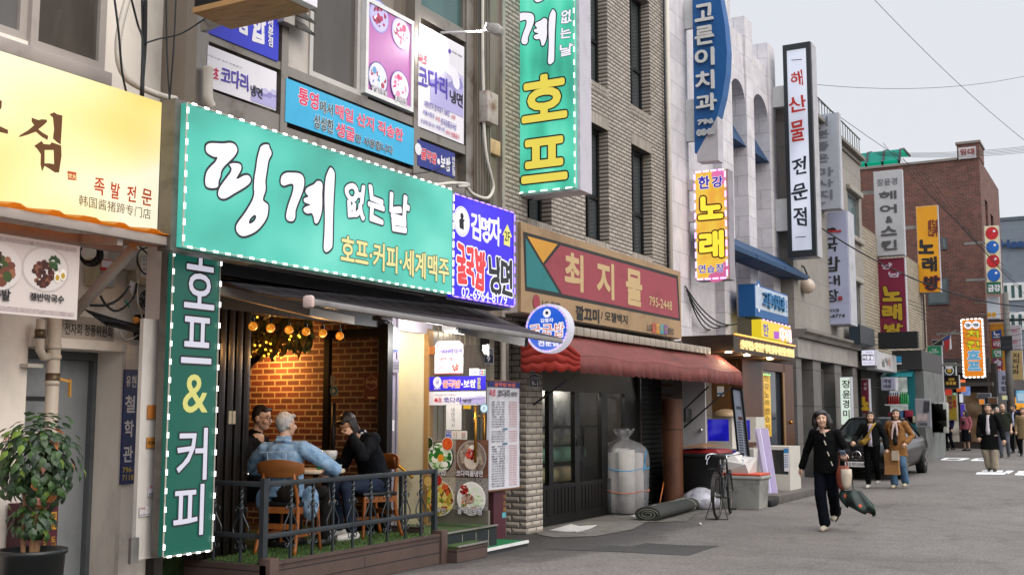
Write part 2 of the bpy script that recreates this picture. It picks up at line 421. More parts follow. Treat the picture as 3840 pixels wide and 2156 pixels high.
# --- ground
def gz(y): return max(0., y - 20) * .008
def G(q, dz=0.):
 z = 0.
 for _ in range(12): p = at(q, 'z', z + dz); z = gz(p.y)
 return p
def asphalt(name, base, stain=0):
 t = NT(name); co = t.co(); c = lin(base)
 f1 = t.noise(co, .35, 5, .6); f2 = t.noise(t.co((1, .6, 1)), 30, 6, .85); f3 = t.noise(co, 4, 7, .75)
 a = t.ramp(f1, [(.3, tuple(x * .72 for x in c)), (.52, c), (.75, tuple(x * 1.15 for x in c))])
 b = t.ramp(f2, [(.32, (.5, .5, .5)), (.5, (1., 1., 1.)), (.68, (1.75, 1.72, 1.68))])
 d = t.ramp(f3, [(.3, (.8, .8, .8)), (.7, (1.12, 1.12, 1.12))])
 col = t.mix(1., t.mix(1., a, b, 'MULTIPLY'), d, 'MULTIPLY')
 vo = t.n('ShaderNodeTexVoronoi', feature='DISTANCE_TO_EDGE'); vo.inputs['Scale'].default_value = .38
 mpn = t.n('ShaderNodeMapping'); t.l(co, mpn.inputs[0]); 
 wv = t.n('ShaderNodeMix'); wv.data_type = 'VECTOR'; wv.inputs['Factor'].default_value = .25
 nz = t.n('ShaderNodeTexNoise'); nz.inputs['Scale'].default_value = 1.6; nz.inputs['Detail'].default_value = 6; t.l(co, nz.inputs['Vector'])
 t.l(co, wv.inputs['A']); t.l(nz.outputs['Color'], wv.inputs['B']); t.l(wv.outputs['Result'], vo.inputs['Vector'])
 cr = t.ramp(vo.outputs['Distance'], [(0., (.45, .45, .45)), (.006, (.8, .8, .8)), (.012, (1., 1., 1.))])
 col = t.mix(.3, col, cr, 'MULTIPLY')
 if stain:
  mp_ = t.n('ShaderNodeMapping'); mp_.vector_type = 'TEXTURE'; mp_.inputs['Location'].default_value = (-6.75, 13.6, 0); mp_.inputs['Scale'].default_value = (1.5, 4.6, 1); t.l(co, mp_.inputs[0])
  gr = t.n('ShaderNodeTexGradient', gradient_type='SPHERICAL'); t.l(mp_.outputs[0], gr.inputs[0]); ns = t.noise(t.co((1, .5, 1)), 1.7, 6, .65); ad = t.n('ShaderNodeMath', operation='MULTIPLY_ADD'); t.l(ns, ad.inputs[0]); ad.inputs[1].default_value = .9; t.l(gr.outputs['Fac'], ad.inputs[2])
  col = t.mix(1., col, t.ramp(ad.outputs[0], [(.52, (1., 1., 1.)), (.68, (.62, .62, .63)), (.9, (.4, .4, .41))]), 'MULTIPLY')
 t.l(col, t.b.inputs['Base Color']); t.b.inputs['Roughness'].default_value = .85; t.b.inputs['Specular IOR Level'].default_value = .3
 t.bump(f2, .35, .008); return t.m
m_asph = asphalt('asphalt', (.13, .118, .109), 1); m_asph_dk = asphalt('dark_asphalt', (.048, .046, .044)); m_conc = mat((.13, .12, .105), .8, 0, .35, 3.5, .4, 60)
ys = [-40, 10, 20, 24, 30, 40, 60, 80, 120, 300]
b = MB()
for y0, y1 in zip(ys, ys[1:]): b.quad((-60, y0, gz(y0)), (120, y0, gz(y0)), (120, y1, gz(y1)), (-60, y1, gz(y1)))
tag(b.build('road', m_asph, fix=0), kind='structure')
def sheet(name, pts, m, dz=.004, zoom='I'):
 P = [G((zoom, *p)) if not hasattr(p, 'x') else p for p in pts]
 v, f = outline_mesh([[(q.x, q.y) for q in P]])
 me = bpy.data.meshes.new(name); me.from_pydata([(a, c, gz(c) + dz) for a, c in v], [], f); me.update()
 return tag(link_mesh(name, me, [m]), kind='structure')
sheet('asphalt_patch', [(1010, 1216), (1230, 1230), (1525, 1236), (1420, 1266), (1305, 1305), (1000, 1290), (640, 1272), (290, 1262), (420, 1240), (700, 1228), (880, 1240)], m_asph_dk)
sheet('concrete_apron', [(190, 1135), (240, 1085), (700, 1000), (950, 940), (1250, 880), (1330, 930), (1480, 985), (1350, 1012), (1285, 1062), (1000, 1068), (900, 1120), (640, 1168), (350, 1178), (240, 1160)], m_conc, .008)
m_paint = mat('#d6d6d6', .7, 0, .12, 6.)
def mark(polys, label):
 P = [[G(('h', *p)) for p in pl] for pl in polys]
 v, f = outline_mesh([[(q.x, q.y) for q in pl] for pl in P])
 me = bpy.data.meshes.new('road_marking'); me.from_pydata([(a, c, gz(c) + .006) for a, c in v], [], f); me.update()
 tag(link_mesh('road_marking', me, [m_paint]), label, 'marking', None, 'structure')
mark([[(120, 1098), (205, 1066), (605, 1074), (610, 1084), (480, 1112), (130, 1108)], [(210, 1098), (270, 1078), (495, 1082), (410, 1102)]], 'white ring shaped road letter, left of the man in a black coat')
mark([[(628, 1108), (720, 1078), (900, 1076), (900, 1088), (770, 1090), (740, 1104), (900, 1106), (900, 1122), (640, 1118)]], 'white road letter half hidden behind the black coat man')
mark([[(718, 1338), (750, 1310), (1210, 1316), (1235, 1340), (1190, 1352), (725, 1348)], [(800, 1300), (845, 1280), (1190, 1282), (1170, 1308), (1000, 1312)], [(1180, 1326), (1250, 1284), (1370, 1286), (1275, 1340)]], 'white road letter under the shoes of the black coat man')
mark([[(1378, 1346), (1410, 1326), (1600, 1330), (1600, 1366), (1390, 1362)], [(1415, 1316), (1450, 1292), (1600, 1296), (1600, 1312), (1480, 1320)]], 'white road letter cut off at the right edge of the road')
# --- building shells
m_cream = mat('#e4dbd0', .7, 0, .16, 1.2, .15, 30, stretch=(1, 1, .5)); m_cream2 = mat('#d8cec4', .65, 0, .2, 1.5)
m_void = mat((.012, .012, .013), .9, 0, .1)
def facade(o, x, y0, y1, z0, z1, ops, m, depth=6., rev=.15, name='wall'):
 ysx = sorted({y0, y1, *[v for p in ops for v in p[:2]]}); zs = sorted({z0, z1, *[v for p in ops for v in p[2:4]]}); b = MB()
 ysx = [v for v in ysx if y0 <= v <= y1]; zs = [v for v in zs if z0 <= v <= z1]
 for a, c in zip(ysx, ysx[1:]):
  for d, e in zip(zs, zs[1:]):
   if any(p[0] <= (a + c) / 2 <= p[1] and p[2] <= (d + e) / 2 <= p[3] for p in ops): continue
   b.quad((x, a, d), (x, c, d), (x, c, e), (x, a, e))
 for p in ops:
  a, c, d, e = p[0], p[1], p[2], min(p[3], z1); xr = x - (p[4] if len(p) > 4 else rev)
  b.quad((x, a, d), (x, a, e), (xr, a, e), (xr, a, d)); b.quad((x, c, d), (xr, c, d), (xr, c, e), (x, c, e))
  b.quad((x, a, d), (xr, a, d), (xr, c, d), (x, c, d)); b.quad((x, a, e), (x, c, e), (xr, c, e), (xr, a, e))
 X = x - depth
 b.quad((x, y0, z0), (x, y0, z1), (X, y0, z1), (X, y0, z0)); b.quad((x, y1, z0), (X, y1, z0), (X, y1, z1), (x, y1, z1))
 b.quad((X, y0, z0), (X, y0, z1), (X, y1, z1), (X, y1, z0)); b.quad((x, y0, z1), (x, y1, z1), (X, y1, z1), (X, y0, z1))
 return b.build(name, m, o, fix=0)
def window(o, x, y0, y1, z0, z1, fm, pm, t=.05, muls=(), hor=(), name='window', d=.05):
 b = MB(); b.box(x - d, x, y0, y1, z0, z0 + t).box(x - d, x, y0, y1, z1 - t, z1).box(x - d, x, y0, y0 + t, z0 + t, z1 - t).box(x - d, x, y1 - t, y1, z0 + t, z1 - t)
 for v in muls: b.box(x - d, x - .004, v - t * .5, v + t * .5, z0 + t, z1 - t)
 for v in hor: b.box(x - d, x - .006, y0 + t, y1 - t, v - t * .5, v + t * .5)
 w = b.build(name, fm, o)
 MB().box(x - d * .8, x - d * .6, y0 + t * .5, y1 - t * .5, z0 + t * .5, z1 - t * .5).build('pane', pm, w)
 return w
g_dark = glass('#2a2926'); g_brown = glass('#4d4843', .12); g_grey = glass('#62605f', .2); g_teal = glass('#3d5a58', .08)
m_winw = mat('#a39a94', .45, .1, .12)
lb = thing('shop_building', 'cream rendered shop building at the left edge with a steel door and white framed windows', 'building', (-7.6, 5., 0))
LX = -7.6
facade(lb, LX, 1.5, 7.12, -.1, 9., [(5.86, 6.80, -.1, 2.12, .42), (3.6, 6.44, 4.55, 6.6, .12)], m_cream, 5.5)
window(lb, LX - .02, 3.6, 5.72, 4.55, 6.6, m_winw, g_grey, .07, d=.06)
w = window(lb, LX + .03, 5.72, 6.46, 4.5, 6.6, m_winw, g_brown, .07, d=.06)
MB().box(LX, LX + .06, 3.6, 6.52, 4.38, 4.5).build('ledge', m_winw, lb, bevel=.008)
dr = MB().box(LX - .41, LX - .36, 5.9, 6.76, 0, 2.05).build('door', mat('#9a9ea1', .5, .1, .1, 2., .1, 12, dirtcol='#858a8c'), lb, bevel=.006)
MB().box(LX - .41, LX - .3, 5.86, 5.9, 0, 2.12).box(LX - .41, LX - .3, 6.76, 6.8, 0, 2.12).box(LX - .41, LX - .3, 5.9, 6.76, 2.05, 2.12).build('door_frame', mat('#5c6063', .5, .1, .2), lb)
MB().box(LX - .36, LX - .35, 6.0, 6.42, 1.70, 1.735).build('scratch_plate', mat('#3a3a3a', .5), dr)
MB().box(LX, LX + .05, 1.5, 5.05, -.1, 2.3).box(LX, LX + .03, 5.05, 5.45, -.1, 2.3).box(LX, LX + .05, 6.80, 7.1, -.1, 2.18).build('pilaster', m_cream2, lb)
MB().box(LX, LX + .035, 5.86, 6.85, 2.12, 2.2).build('lintel', m_cream2, lb)
# --- main building (metal clad, pub below, restaurant above)
hb = thing('pub_building', 'brown steel clad building with the open pub at street level', 'building', (-7.2, 9.8, 0))
UX = -7.2
m_clad = mat('#7e746a', .38, .45, .35, 1.6, stretch=(1.5, 1.5, .25), dirtcol='#3f3328'); m_frame = mat('#8a837c', .35, .55, .25, 2., dirtcol='#5a4c40')
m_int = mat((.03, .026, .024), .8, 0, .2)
b = MB(); b.box(-13, UX - .1, 7.12, 12.78, 2.85, 10.5); b.build('wall', m_clad, hb)
b = MB()
for a, c in ((7.12, 7.27), (8.26, 8.36), (10.58, 10.71), (11.75, 11.92)): b.box(UX - .1, UX + .03, a, c, 4.2, 10.)
for a, c, z0, z1 in ((7.27, 8.26, 4.28, 4.5), (7.27, 8.26, 4.95, 5.03), (8.36, 10.58, 4.28, 4.4), (8.36, 10.58, 4.92, 5.02), (10.71, 11.75, 4.28, 4.45), (10.71, 11.75, 4.82, 4.93), (10.71, 11.75, 6.27, 6.4), (7.27, 8.26, 5.95, 6.1)): b.box(UX - .1, UX + .02, a, c, z0, z1)
b.build('mullion', m_frame, hb)
b = MB(); b.box(UX - .1, UX + .05, 11.92, 12.28, 2.85, 10.4)
for i in range(9): b.box(UX + .05, UX + .075, 11.94 + i * .04, 11.96 + i * .04, 2.85, 10.4)
b.box(UX - .1, UX + .02, 12.28, 12.62, 2.85, 10.4); b.build('corner_cladding', m_clad, hb)
MB().box(UX - .16, UX + .06, 12.62, 12.70, 2.85, 10.4).build('corner_strip', mat('#a39a92', .35, .4, .2), hb)
window(hb, UX, 8.72, 9.72, 5.03, 6.8, mat('#b6b2ad', .4, .2, .15), g_brown, .055, muls=(9.55,), d=.07)
MB().box(UX - .1, UX - .02, 8.36, 8.72, 5.03, 6.8).build('white_panel', mat('#b5ada6', .5, 0, .2), hb)
window(hb, UX, 10.71, 11.75, 6.4, 8.2, m_frame, g_teal, .04, d=.07)
window(hb, UX, 8.36, 10.58, 6.8, 8.2, m_frame, g_teal, .04, d=.07)
m_pubbrick = brickmat('pub_brick', (.165, .045, .028), (.085, .026, .019), (.4, .28, .17), .19, .0715, .011, 0, .5, .3, dirt=.25)
MB().box(-11.6, -7.42, 10.5, 10.62, .2, 2.95).build('brick_wall', m_pubbrick, hb)
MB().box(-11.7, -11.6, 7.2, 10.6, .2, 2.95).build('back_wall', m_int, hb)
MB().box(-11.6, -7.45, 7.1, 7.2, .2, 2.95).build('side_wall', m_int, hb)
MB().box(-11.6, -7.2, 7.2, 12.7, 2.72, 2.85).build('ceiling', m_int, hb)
MB().box(-7.5, -7.38, 7.12, 10.45, 2.56, 2.72).build('door_track', m_dkmetal, hb)
m_fold = mat('#15110f', .35, .2, .2, 3.); b = MB()
for i in range(6): b.box(-7.47 - .012 * (i % 2), -7.37, 7.52 + i * .11, 7.60 + i * .11, .3, 2.56)
b.box(-7.44, -7.40, 7.5, 8.16, .3, 2.56); fd = b.build('folding_door', m_fold, hb, bevel=.006)
MB().box(-7.368, -7.355, 7.86, 7.9, 1.5, 1.62).box(-7.368, -7.355, 7.91, 7.95, 1.5, 1.62).build('hinge', mat('#b0a48e', .4, .5), fd)
MB().ball((-7.35, 8.13, 1.03), .018).build('knob', m_chrome, fd, smooth=1)
g_clear = NT('clear_glass'); g_clear.b.inputs['Alpha'].default_value = .16; g_clear.b.inputs['Base Color'].default_value = (.02, .022, .022, 1); g_clear.b.inputs['Roughness'].default_value = .04
g_clear = g_clear.m
b = MB(); q0 = at(('R', 1270, 1000), 'y', 10.34).x; q1 = at(('R', 1340, 1000), 'y', 10.34).x; q2 = at(('R', 2015, 1000), 'y', 10.34).x; q3 = at(('R', 2095, 1000), 'y', 10.34).x
b.box(q0, q1, 10.30, 10.36, .3, 2.56).box(q2, q3 + .04, 10.28, 10.38, .3, 2.6).box(q1, q2, 10.31, 10.35, 2.46, 2.56).box(q1, q2, 10.31, 10.35, .3, .42)
gd = b.build('glass_door', m_black, hb); MB().box(q1, q2, 10.325, 10.332, .42, 2.46).build('pane', g_clear, gd)
MB().tube([(q1 + .09, 10.29, .95), (q1 + .09, 10.29, 1.72)], .024).build('handle', m_black, gd, smooth=1)
MB().box(-7.52, -7.36, 10.42, 10.60, .3, 2.75).box(-7.36, -7.345, 10.44, 10.47, .3, 2.75).box(-7.36, -7.345, 10.55, 10.58, .3, 2.75).build('door_post', mat('#9c97a3', .3, .5, .1), hb)
m_entr = mat('#cfc4a8', .6, 0, .08)
MB().box(-10.5, -7.42, 11.24, 11.34, .3, 2.6).build('entrance_wall', m_entr, hb)
MB().box(-10.6, -10.5, 10.5, 11.3, .3, 2.85).build('entrance_back_wall', m_entr, hb)
MB().box(-7.42, -7.36, 11.22, 11.33, .3, 2.6).build('door_jamb', mat('#b08a58', .35, .4, .2), hb)
b = MB()
for i in range(7): b.box(-10.4, -7.75 - i * .27, 10.64, 11.24, .3 + i * .17, .47 + i * .17)
b.build('stairs', mat('#5a5a52', .7), hb)
b = MB(); b.tube([(-7.55, 11.19, .85), (-9., 11.19, 1.8)], .02); b.build('handrail', mat('#b0812c', .25, .8, .1), hb, smooth=1)
MB().box(-7.5, -7.38, 10.58, 11.34, 2.55, 2.8).build('transom', mat('#b9b2bb', .45, .1), hb)
b = MB(); b.box(-7.6, -7.42, 11.34, 12.9, .0, 2.85)
for i in range(12): b.box(-7.42, -7.412, 11.4 + i * .125, 11.42 + i * .125, .1, 2.85)
b.build('steel_wall', mat('#a79f90', .3, .6, .2, 2.), hb)
gdr = thing('glass_door', 'open clear glass door covered in food posters, swung out over the pub step', 'door', (-7.1, 11.25, .35))
GD0, GD1, GY = at(('F', 203, 1160), 'y', 11.25).x, at(('F', 550, 1165), 'y', 11.25).x, 11.25
MB().box(GD0, GD1, GY, GY + .012, .5, 2.4).build('pane', g_clear, gdr)
MB().box(GD0, GD1, GY - .015, GY + .03, .34, .5).build('bottom_rail', mat('#8f8a80', .3, .6, .15), gdr)
MB().box(GD0, GD0 + .14, GY - .015, GY + .025, 2.3, 2.4).build('patch_hinge', mat('#b0764a', .3, .6, .15), gdr)
hx = at(('F', 490, 700), 'y', GY).x; hz0 = at(('F', 490, 838), 'y', GY).z; hz1 = at(('F', 490, 532), 'y', GY).z
MB().tube([(hx, GY - .05, hz0), (hx, GY - .05, hz1)], .017, 12).tube([(hx + .05, GY + .06, hz0), (hx + .05, GY + .06, hz1)], .017, 12).bar((hx, GY - .05, hz1 - .12), (hx + .05, GY + .06, hz1 - .12), .012).build('handle', mat('#a8772a', .25, .85, .1), gdr, smooth=1)
# --- brick building
bb = thing('brick_building', 'tall building faced in beige chamfered bricks with narrow dark windows', 'building', (-7.3, 15.8, 0))
BX = -7.3
m_bb = brickmat('beige_brick', '#aba196', '#988e83', (.05, .046, .043), .21, .0645, .0055, 1, .75, .15, dirt=.2, pillow=.03)
m_bbp = brickmat('beige_brick_side', '#b9afa3', '#a79d91', (.04, .036, .033), .25, .083, .006, 'auto', .8, .15, dirt=.3, pillow=.04)
m_sold = brickmat('soldier_brick', '#b2a89c', '#9b9286', (.03, .028, .027), .055, .4, .006, 1, .8, .3, offset=0)
wy = [(gy(('H', 150, 100), BX), gy(('H', 325, 100), BX)), (gy(('G', 1508, 900), BX), gy(('G', 1675, 935), BX)), (gy(('G', 1839, 1030), BX), gy(('G', 1982, 1080), BX))]
zt = ax_(('G', 1675, 935), BX).z; zb2 = ax_(('H', 910, 375), BX).z; zs3 = ax_(('G', 1500, 535), BX).z
ops = [(a, c, zb2, zt, .22) for a, c in wy] + [(a, c, zs3, 9.0, .22) for a, c in wy]
facade(bb, BX, 12.72, 18.95, 2.75, 12.5, ops, m_bb, 6.5)
for a, c in wy:
 window(bb, BX - .16, a + .005, c - .005, zb2 + .003, zt - .003, m_black, glass('#3a3f41', .08), .06, muls=((a + c) / 2 + .02,), hor=(zb2 + .75,), d=.06)
 window(bb, BX - .16, a + .005, c - .005, zs3 + .003, 9.0, m_black, glass('#3a3f41', .08), .06, muls=((a + c) / 2 + .02,), hor=(zs3 + .8,), d=.06)
 for z_, h_ in ((zt + .001, .19), (zb2 - .141, .14), (zs3 - .141, .14)): MB().box(BX - .1, BX + .006, a, c + .02, z_, z_ + h_).build('lintel', m_sold, bb)
MB().box(-7.7, -7.2, 13.38, 13.86, -.05, 2.78).build('pilaster', m_bbp, bb)
MB().box(-7.9, -7.55, 12.85, 13.38, -.05, 2.78).build('side_wall', m_bbp, bb)
SX = -7.45
m_shop = mat('#0d0b0a', .4, .1, .25, 4.)
yA = [gy(('I', x, 600), SX) for x in (232, 300, 318, 332, 486, 520, 680, 722, 845, 880)]
zb_ = [.0, ax_(('I', 400, 790), SX).z, ax_(('I', 400, 128), SX).z, 2.3]
b = MB(); b.box(SX - .05, SX, yA[0] - .15, yA[9] + .35, zb_[2], zb_[2] + .1)
for a, c in ((yA[0] - .3, yA[0]), (yA[1], yA[3]), (yA[4], yA[5]), (yA[6], yA[7]), (yA[8], yA[9] + .35)): b.box(SX - .06, SX + .01, a, c, 0, zb_[2])
b.box(SX - .05, SX, yA[0], yA[9], 0, zb_[1]); b.box(SX - .04, SX - .01, yA[0] - .3, yA[9] + .4, zb_[2] + .1, 2.8)
n = 26
for i in range(n): y = yA[0] + (yA[8] - yA[0]) * i / n; b.box(SX, SX + .008, y, y + .06, .16, zb_[1] - .06)
b.box(SX, SX + .012, yA[0], yA[8], zb_[1] - .05, zb_[1]).box(SX, SX + .012, yA[0], yA[8], 0, .13)
sf = b.build('shopfront', m_shop, bb)
MB().box(SX - .04, SX - .03, yA[0], yA[8], zb_[1], zb_[2]).build('pane', g_clear, sf)
b = MB(); b.tube([(SX + .04, yA[4] - .02, 1.12), (SX + .06, yA[4] - .02, 1.2), (SX + .04, yA[4] - .02, 1.28)], .012).tube([(SX + .04, yA[5] + .05, 1.12), (SX + .06, yA[5] + .05, 1.2), (SX + .04, yA[5] + .05, 1.28)], .012); b.build('handle', m_black, sf, smooth=1)
b = MB(); b.box(-10.2, -10.1, 13.3, 19, 0, 2.8).box(-10.1, -7.5, 13.25, 13.35, 0, 2.8).box(-10.1, -7.5, 19., 19.1, 0, 2.8).box(-10.1, -7.4, 13.3, 19, 2.7, 2.8).box(-10.1, -7.5, 13.3, 19., 0., .02)
b.build('shop_interior', mat((.17, .16, .145), .8, 0, .2), bb)
y0, y1 = gy(('I', 945, 300), SX), gy(('I', 1122, 300), SX); b = MB()
for i in range(26): z = .05 + i * .085; b.add([(SX, y0, z), (SX, y1, z), (SX + .02, y1, z + .03), (SX + .02, y0, z + .03), (SX, y1, z + .085), (SX, y0, z + .085)], [(0, 1, 2, 3), (3, 2, 4, 5)])
b.build('roller_shutter', mat('#1a1c1b', .5, .3, .2), bb, fix=0)
MB().box(SX - .02, SX + .06, y0 - .06, y0, 0, 2.5).box(SX - .02, SX + .05, y1, y1 + .06, 0, 2.5).build('shutter_rail', mat('#3c3836', .4, .4), bb)
MB().box(SX - .2, -7.22, y1 + .06, 18.95, -.05, 2.75).build('end_pilaster', brickmat('red_tile_pier', '#7d5a50', '#6a4a42', (.2, .19, .18), .3, .09, .012, 1, .6, dirt=.3, pillow=.03), bb)
b = MB(); z0 = 2.66; b.box(-7.3, -6.52, 13.3, 18.95, z0, z0 + .05)
b.add([(-6.52, 13.3, z0 + .05), (-6.52, 18.95, z0 + .05), (-7.3, 18.95, z0 + .2), (-7.3, 13.3, z0 + .2)], [(0, 1, 2, 3)])
b.build('ledge', mat('#4a443e', .8, 0, .3), bb); b = MB()
for i in range(26): y = 13.3 + i * .217; b.box(-6.53, -6.49, y, y + .2, z0 - .02, z0 + .1)
b.build('ledge_tile', mat('#8f857a', .6, 0, .25), bb, bevel=.012)
for lab_, y_, r_, m_ in (('grey drain pipe down the corner between the brick and tiled buildings', 18.99, .05, m_pipe), ('thin dark conduit beside the corner drain pipe', 18.86, .02, m_dkmetal)):
 pp = thing('drain_pipe', lab_, 'pipe', (-7.24, y_, 2.9)); MB().tube([(-7.24, y_, 2.9), (-7.24, y_, 11.)], r_, 10).build('run', m_, pp, smooth=1)
# --- white tiled building
wb = thing('tiled_building', 'white tiled dental clinic building with arched niches and stepped parapet blocks', 'building', (-7.3, 22.6, 0))
WX = -7.3; m_wt = brickmat('white_tile', '#d0ccd0', '#c4c0c5', (.5, .49, .51), .22, .46, .007, 'auto', .5, .25, 0., .22); m_wt2 = brickmat('white_tile_plain', '#d4d0d4', '#c8c4c9', (.42, .41, .43), .5, .46, .009, 'auto', .4, .2, .5, .25)
MB().box(-13.5, WX - .55, 18.97, 26.35, 2.6, 9.3).build('wall', m_wt, wb)
cols = []
for a, c, top in ((20, 105, 11.5), (262, 325, 10.62), (389, 432, 10.58), (500, 541, 10.5)):
 cols.append((gy(('J', a + 8, 700), WX), gy(('J', c + 2, 700), WX), top))
cols[0] = (18.97, cols[0][1], 12.)
for a, c, top in cols: MB().box(WX - .55, WX, a, c, 2.85, top).build('pillar', m_wt2, wb)
b = MB()
for i, (c0, c1) in enumerate(zip(cols, cols[1:])):
 a, c = c0[1], c1[0]; r = (c - a) / 2; zc = 8.55
 poly = [(a, 9.35)] + [(a + r - r * math.cos(math.pi * k / 14), zc + r * .8 * math.sin(math.pi * k / 14)) for k in range(15)] + [(c, 9.35)]
 if i == 0: continue
 b.prism([(p[0], p[1]) for p in poly][::-1], lambda y, z: Vector((WX - .03, y, z)), lambda y, z: Vector((WX - .42, y, z)))
 b.box(WX - .5, WX - .05, a, c, 9.35, 9.35 + (.75 if i == 1 else .55))
b.build('arch', m_wt2, wb)
a, c = cols[0][1], cols[1][0]
b = MB(); b.box(WX - .5, WX - .2, a, c, 2.85, 9.9); b.build('panel', m_wt, wb)
m_blueaw = mat('#173a5c', .6, 0, .12); b = MB()
for i in (1, 2):
 a, c = cols[i][1], cols[i + 1][0]
 z = 8.4; MB().add([(WX - .5, a, z), (WX - .5, c, z), (WX - .02, c, z - .85), (WX - .02, a, z - .85), (WX - .5, a, z - .85), (WX - .5, c, z - .85)], [(0, 1, 2, 3), (0, 3, 4), (1, 5, 2), (0, 4, 5, 1), (3, 2, 5, 4)]).build('niche_awning', m_blueaw, wb)
for i in range(3):
 a = (20.6, 22.75, 24.9)[i]; c = (22.7, 24.85, 26.9)[i]
 MB().add([(WX, a, 5.32), (WX, c, 5.32), (WX + .55, c, 4.92), (WX + .55, a, 4.92), (WX + .55, c, 4.82), (WX + .55, a, 4.82), (WX, a, 4.82), (WX, c, 4.82)], [(0, 1, 2, 3), (3, 2, 4, 5), (0, 3, 5, 6), (1, 7, 4, 2), (0, 6, 7, 1), (5, 4, 7, 6)]).build('canopy', m_blueaw, wb)
MB().box(-7.35, -7.05, 18.97, 19.0, 0, 2.9).box(-13, -7.6, 18.97, 26.35, -.1, 2.6).build('base_wall', mat('#6a6460', .8), wb)
# --- grey stone building
sb = thing('stone_building', 'grey granite clad building with a moulded cornice above a dark ground floor', 'building', (-7., 30, 0))
GX = -7.0; m_stone = brickmat('granite', '#918c85', '#88837c', (.2, .19, .18), 1.05, .62, .012, 'auto', .3, .1, 0., .2)
m_stoned = brickmat('granite_dark', '#6b6764', '#625e5b', (.06, .06, .06), 1.2, .9, .012, 'auto', .3, .1, 0., .25)
zw = [(ax_(('L', 445, 650), GX).y, ax_(('L', 512, 700), GX).y, ax_(('L', 480, 940), GX).z, ax_(('L', 480, 690), GX).z), (ax_(('L', 455, 1215), GX).y, ax_(('L', 520, 1230), GX).y, 4.0, ax_(('L', 480, 1215), GX).z)]
facade(sb, GX, 26.5, 34.6, 3.62, 9.15, [(a, c, d, e, .12) for a, c, d, e in zw], m_stone, 6.5)
for a, c, d, e in zw:
 window(sb, GX - .06, a, c, d, e, m_alu, glass('#4e6063', .08), .05, d=.05)
 for z_ in (d - .16, e + .01): MB().box(GX, GX + .12, a - .15, c + .15, z_, z_ + .15).build('sill', mat('#8d887f', .7, 0, .2), sb, bevel=.02)
b = MB(); b.box(-13, GX + .05, 26.5, 34.6, 9.16, 9.28).box(GX, GX + .18, 26.45, 34.6, 9.29, 9.38); b.build('roof_cornice', mat('#77726b', .7, 0, .2), sb)
MB().loft([[(GX - .1, y, 3.62), (GX + .28, y, 3.62), (GX + .28, y, 3.56), (GX + .2, y, 3.5), (GX + .16, y, 3.42), (GX - .1, y, 3.42)] for y in (26.5, 34.6)]).build('cornice', mat('#6f6a63', .7, 0, .2), sb)
b = MB(); b.box(GX - .2, GX + .06, 26.5, 34.6, 2.95, 3.41); b.build('fascia', brickmat('fascia_stone', '#97928d', '#8e8984', (.25, .24, .23), .75, 2, .012, 'auto', .2), sb)
pc = [(26.5, 27.0), (28.1, 28.9), (30.4, 31.2), (32.6, 33.2)]
for a, c in pc: MB().box(GX - .5, GX, a, c, -.1, 2.94).build('column', m_stoned, sb)
MB().box(-10.5, GX - .5, 26.5, 34.6, -.1, 3.4).build('ground_wall', mat('#3d3c3b', .7), sb)
for (a, c) in ((27.0, 28.1), (28.9, 30.4), (31.2, 32.6)): window(sb, GX - .3, a, c, .5, 2.8, m_alu, glass('#4a5654', .1), .06, d=.06)
b = MB()
for i in range(26): y = 26.6 + i * .31; b.tube([(GX + .05, y, 9.38), (GX + .05, y, 9.95)], .012, 6)
b.tube([(GX + .05, 26.6, 9.95), (GX + .05, 34.5, 9.95)], .02, 6); b.build('roof_railing', m_dkmetal, sb)
# --- farther buildings
tb = thing('tile_building', 'narrow building of small beige tiles past the granite one', 'building', (-7.05, 40, 0))
m_bt = brickmat('beige_tile', '#a89c86', '#978b76', (.12, .11, .1), .3, .1, .014, 'auto', .5, .2, .5, .25)
MB().box(-13, -7.05, 34.7, 46.4, 3., 7.35).build('wall', m_bt, tb); MB().box(-13, -7.2, 34.7, 46.4, -.1, 3.).build('ground_wall', mat('#34322f', .7), tb)
for y0, y1, z0, z1 in ((45.3, 45.8, 4.1, 6.6), (38.2, 39.2, 4.6, 5.9)): MB().box(-7., -6.99, y0 + .05, y1 - .05, z0 + .05, z1 - .05).build('pane', g_dark, MB().box(-7.06, -7.0, y0, y1, z0, z1).build('window', m_winw, tb))
rb = thing('red_brick_building', 'weathered red brick building with a tower block at its corner', 'building', (-8, 50, 0))
m_rb = brickmat('red_brick', (.19, .062, .042), (.12, .04, .03), (.16, .12, .10), .24, .085, .01, 'auto', .4, .2, .5, .45)
RY = 49.8
facade(rb, -5.2, RY, 57.4, -.1, 12.3, [(51.2, 52.2, 9.6, 10.8, .15), (53.2, 54.4, 9.3, 10.5, .15), (55.2, 56.4, 9.0, 10.2, .15)], m_rb, 7.)
for a, z in ((51.2, 9.6), (53.2, 9.3), (55.2, 9.)): window(rb, -5.3, a, a + (1. if a == 51.2 else 1.2), z, z + 1.2, m_dkmetal, g_dark, .06)
MB().box(-6.05, -5.17, RY - .03, RY + 1.6, 12.3, 12.95).build('tower', m_rb, rb); MB().box(-6.1, -5.12, RY - .08, RY + 1.65, 12.951, 13.05).box(-12.2, -6.06, RY - .06, RY + 6, 12.301, 12.4).build('coping', mat('#7a726c', .7), rb)
for q0, q1 in ((('L', 1010, 950), ('L', 1050, 1020)), (('L', 925, 1200), ('L', 1060, 1350))):
 p0, p1 = at(q0, 'y', RY), at(q1, 'y', RY); fw = MB().box(p0.x, p1.x, RY - .05, RY + .02, p1.z, p0.z).build('window', mat('#4a4f52', .5), rb)
 MB().box(p0.x + .08, p1.x - .08, RY - .06, RY - .05, p1.z + .08, p0.z - .08).build('pane', glass('#5d686a', .2), fw)
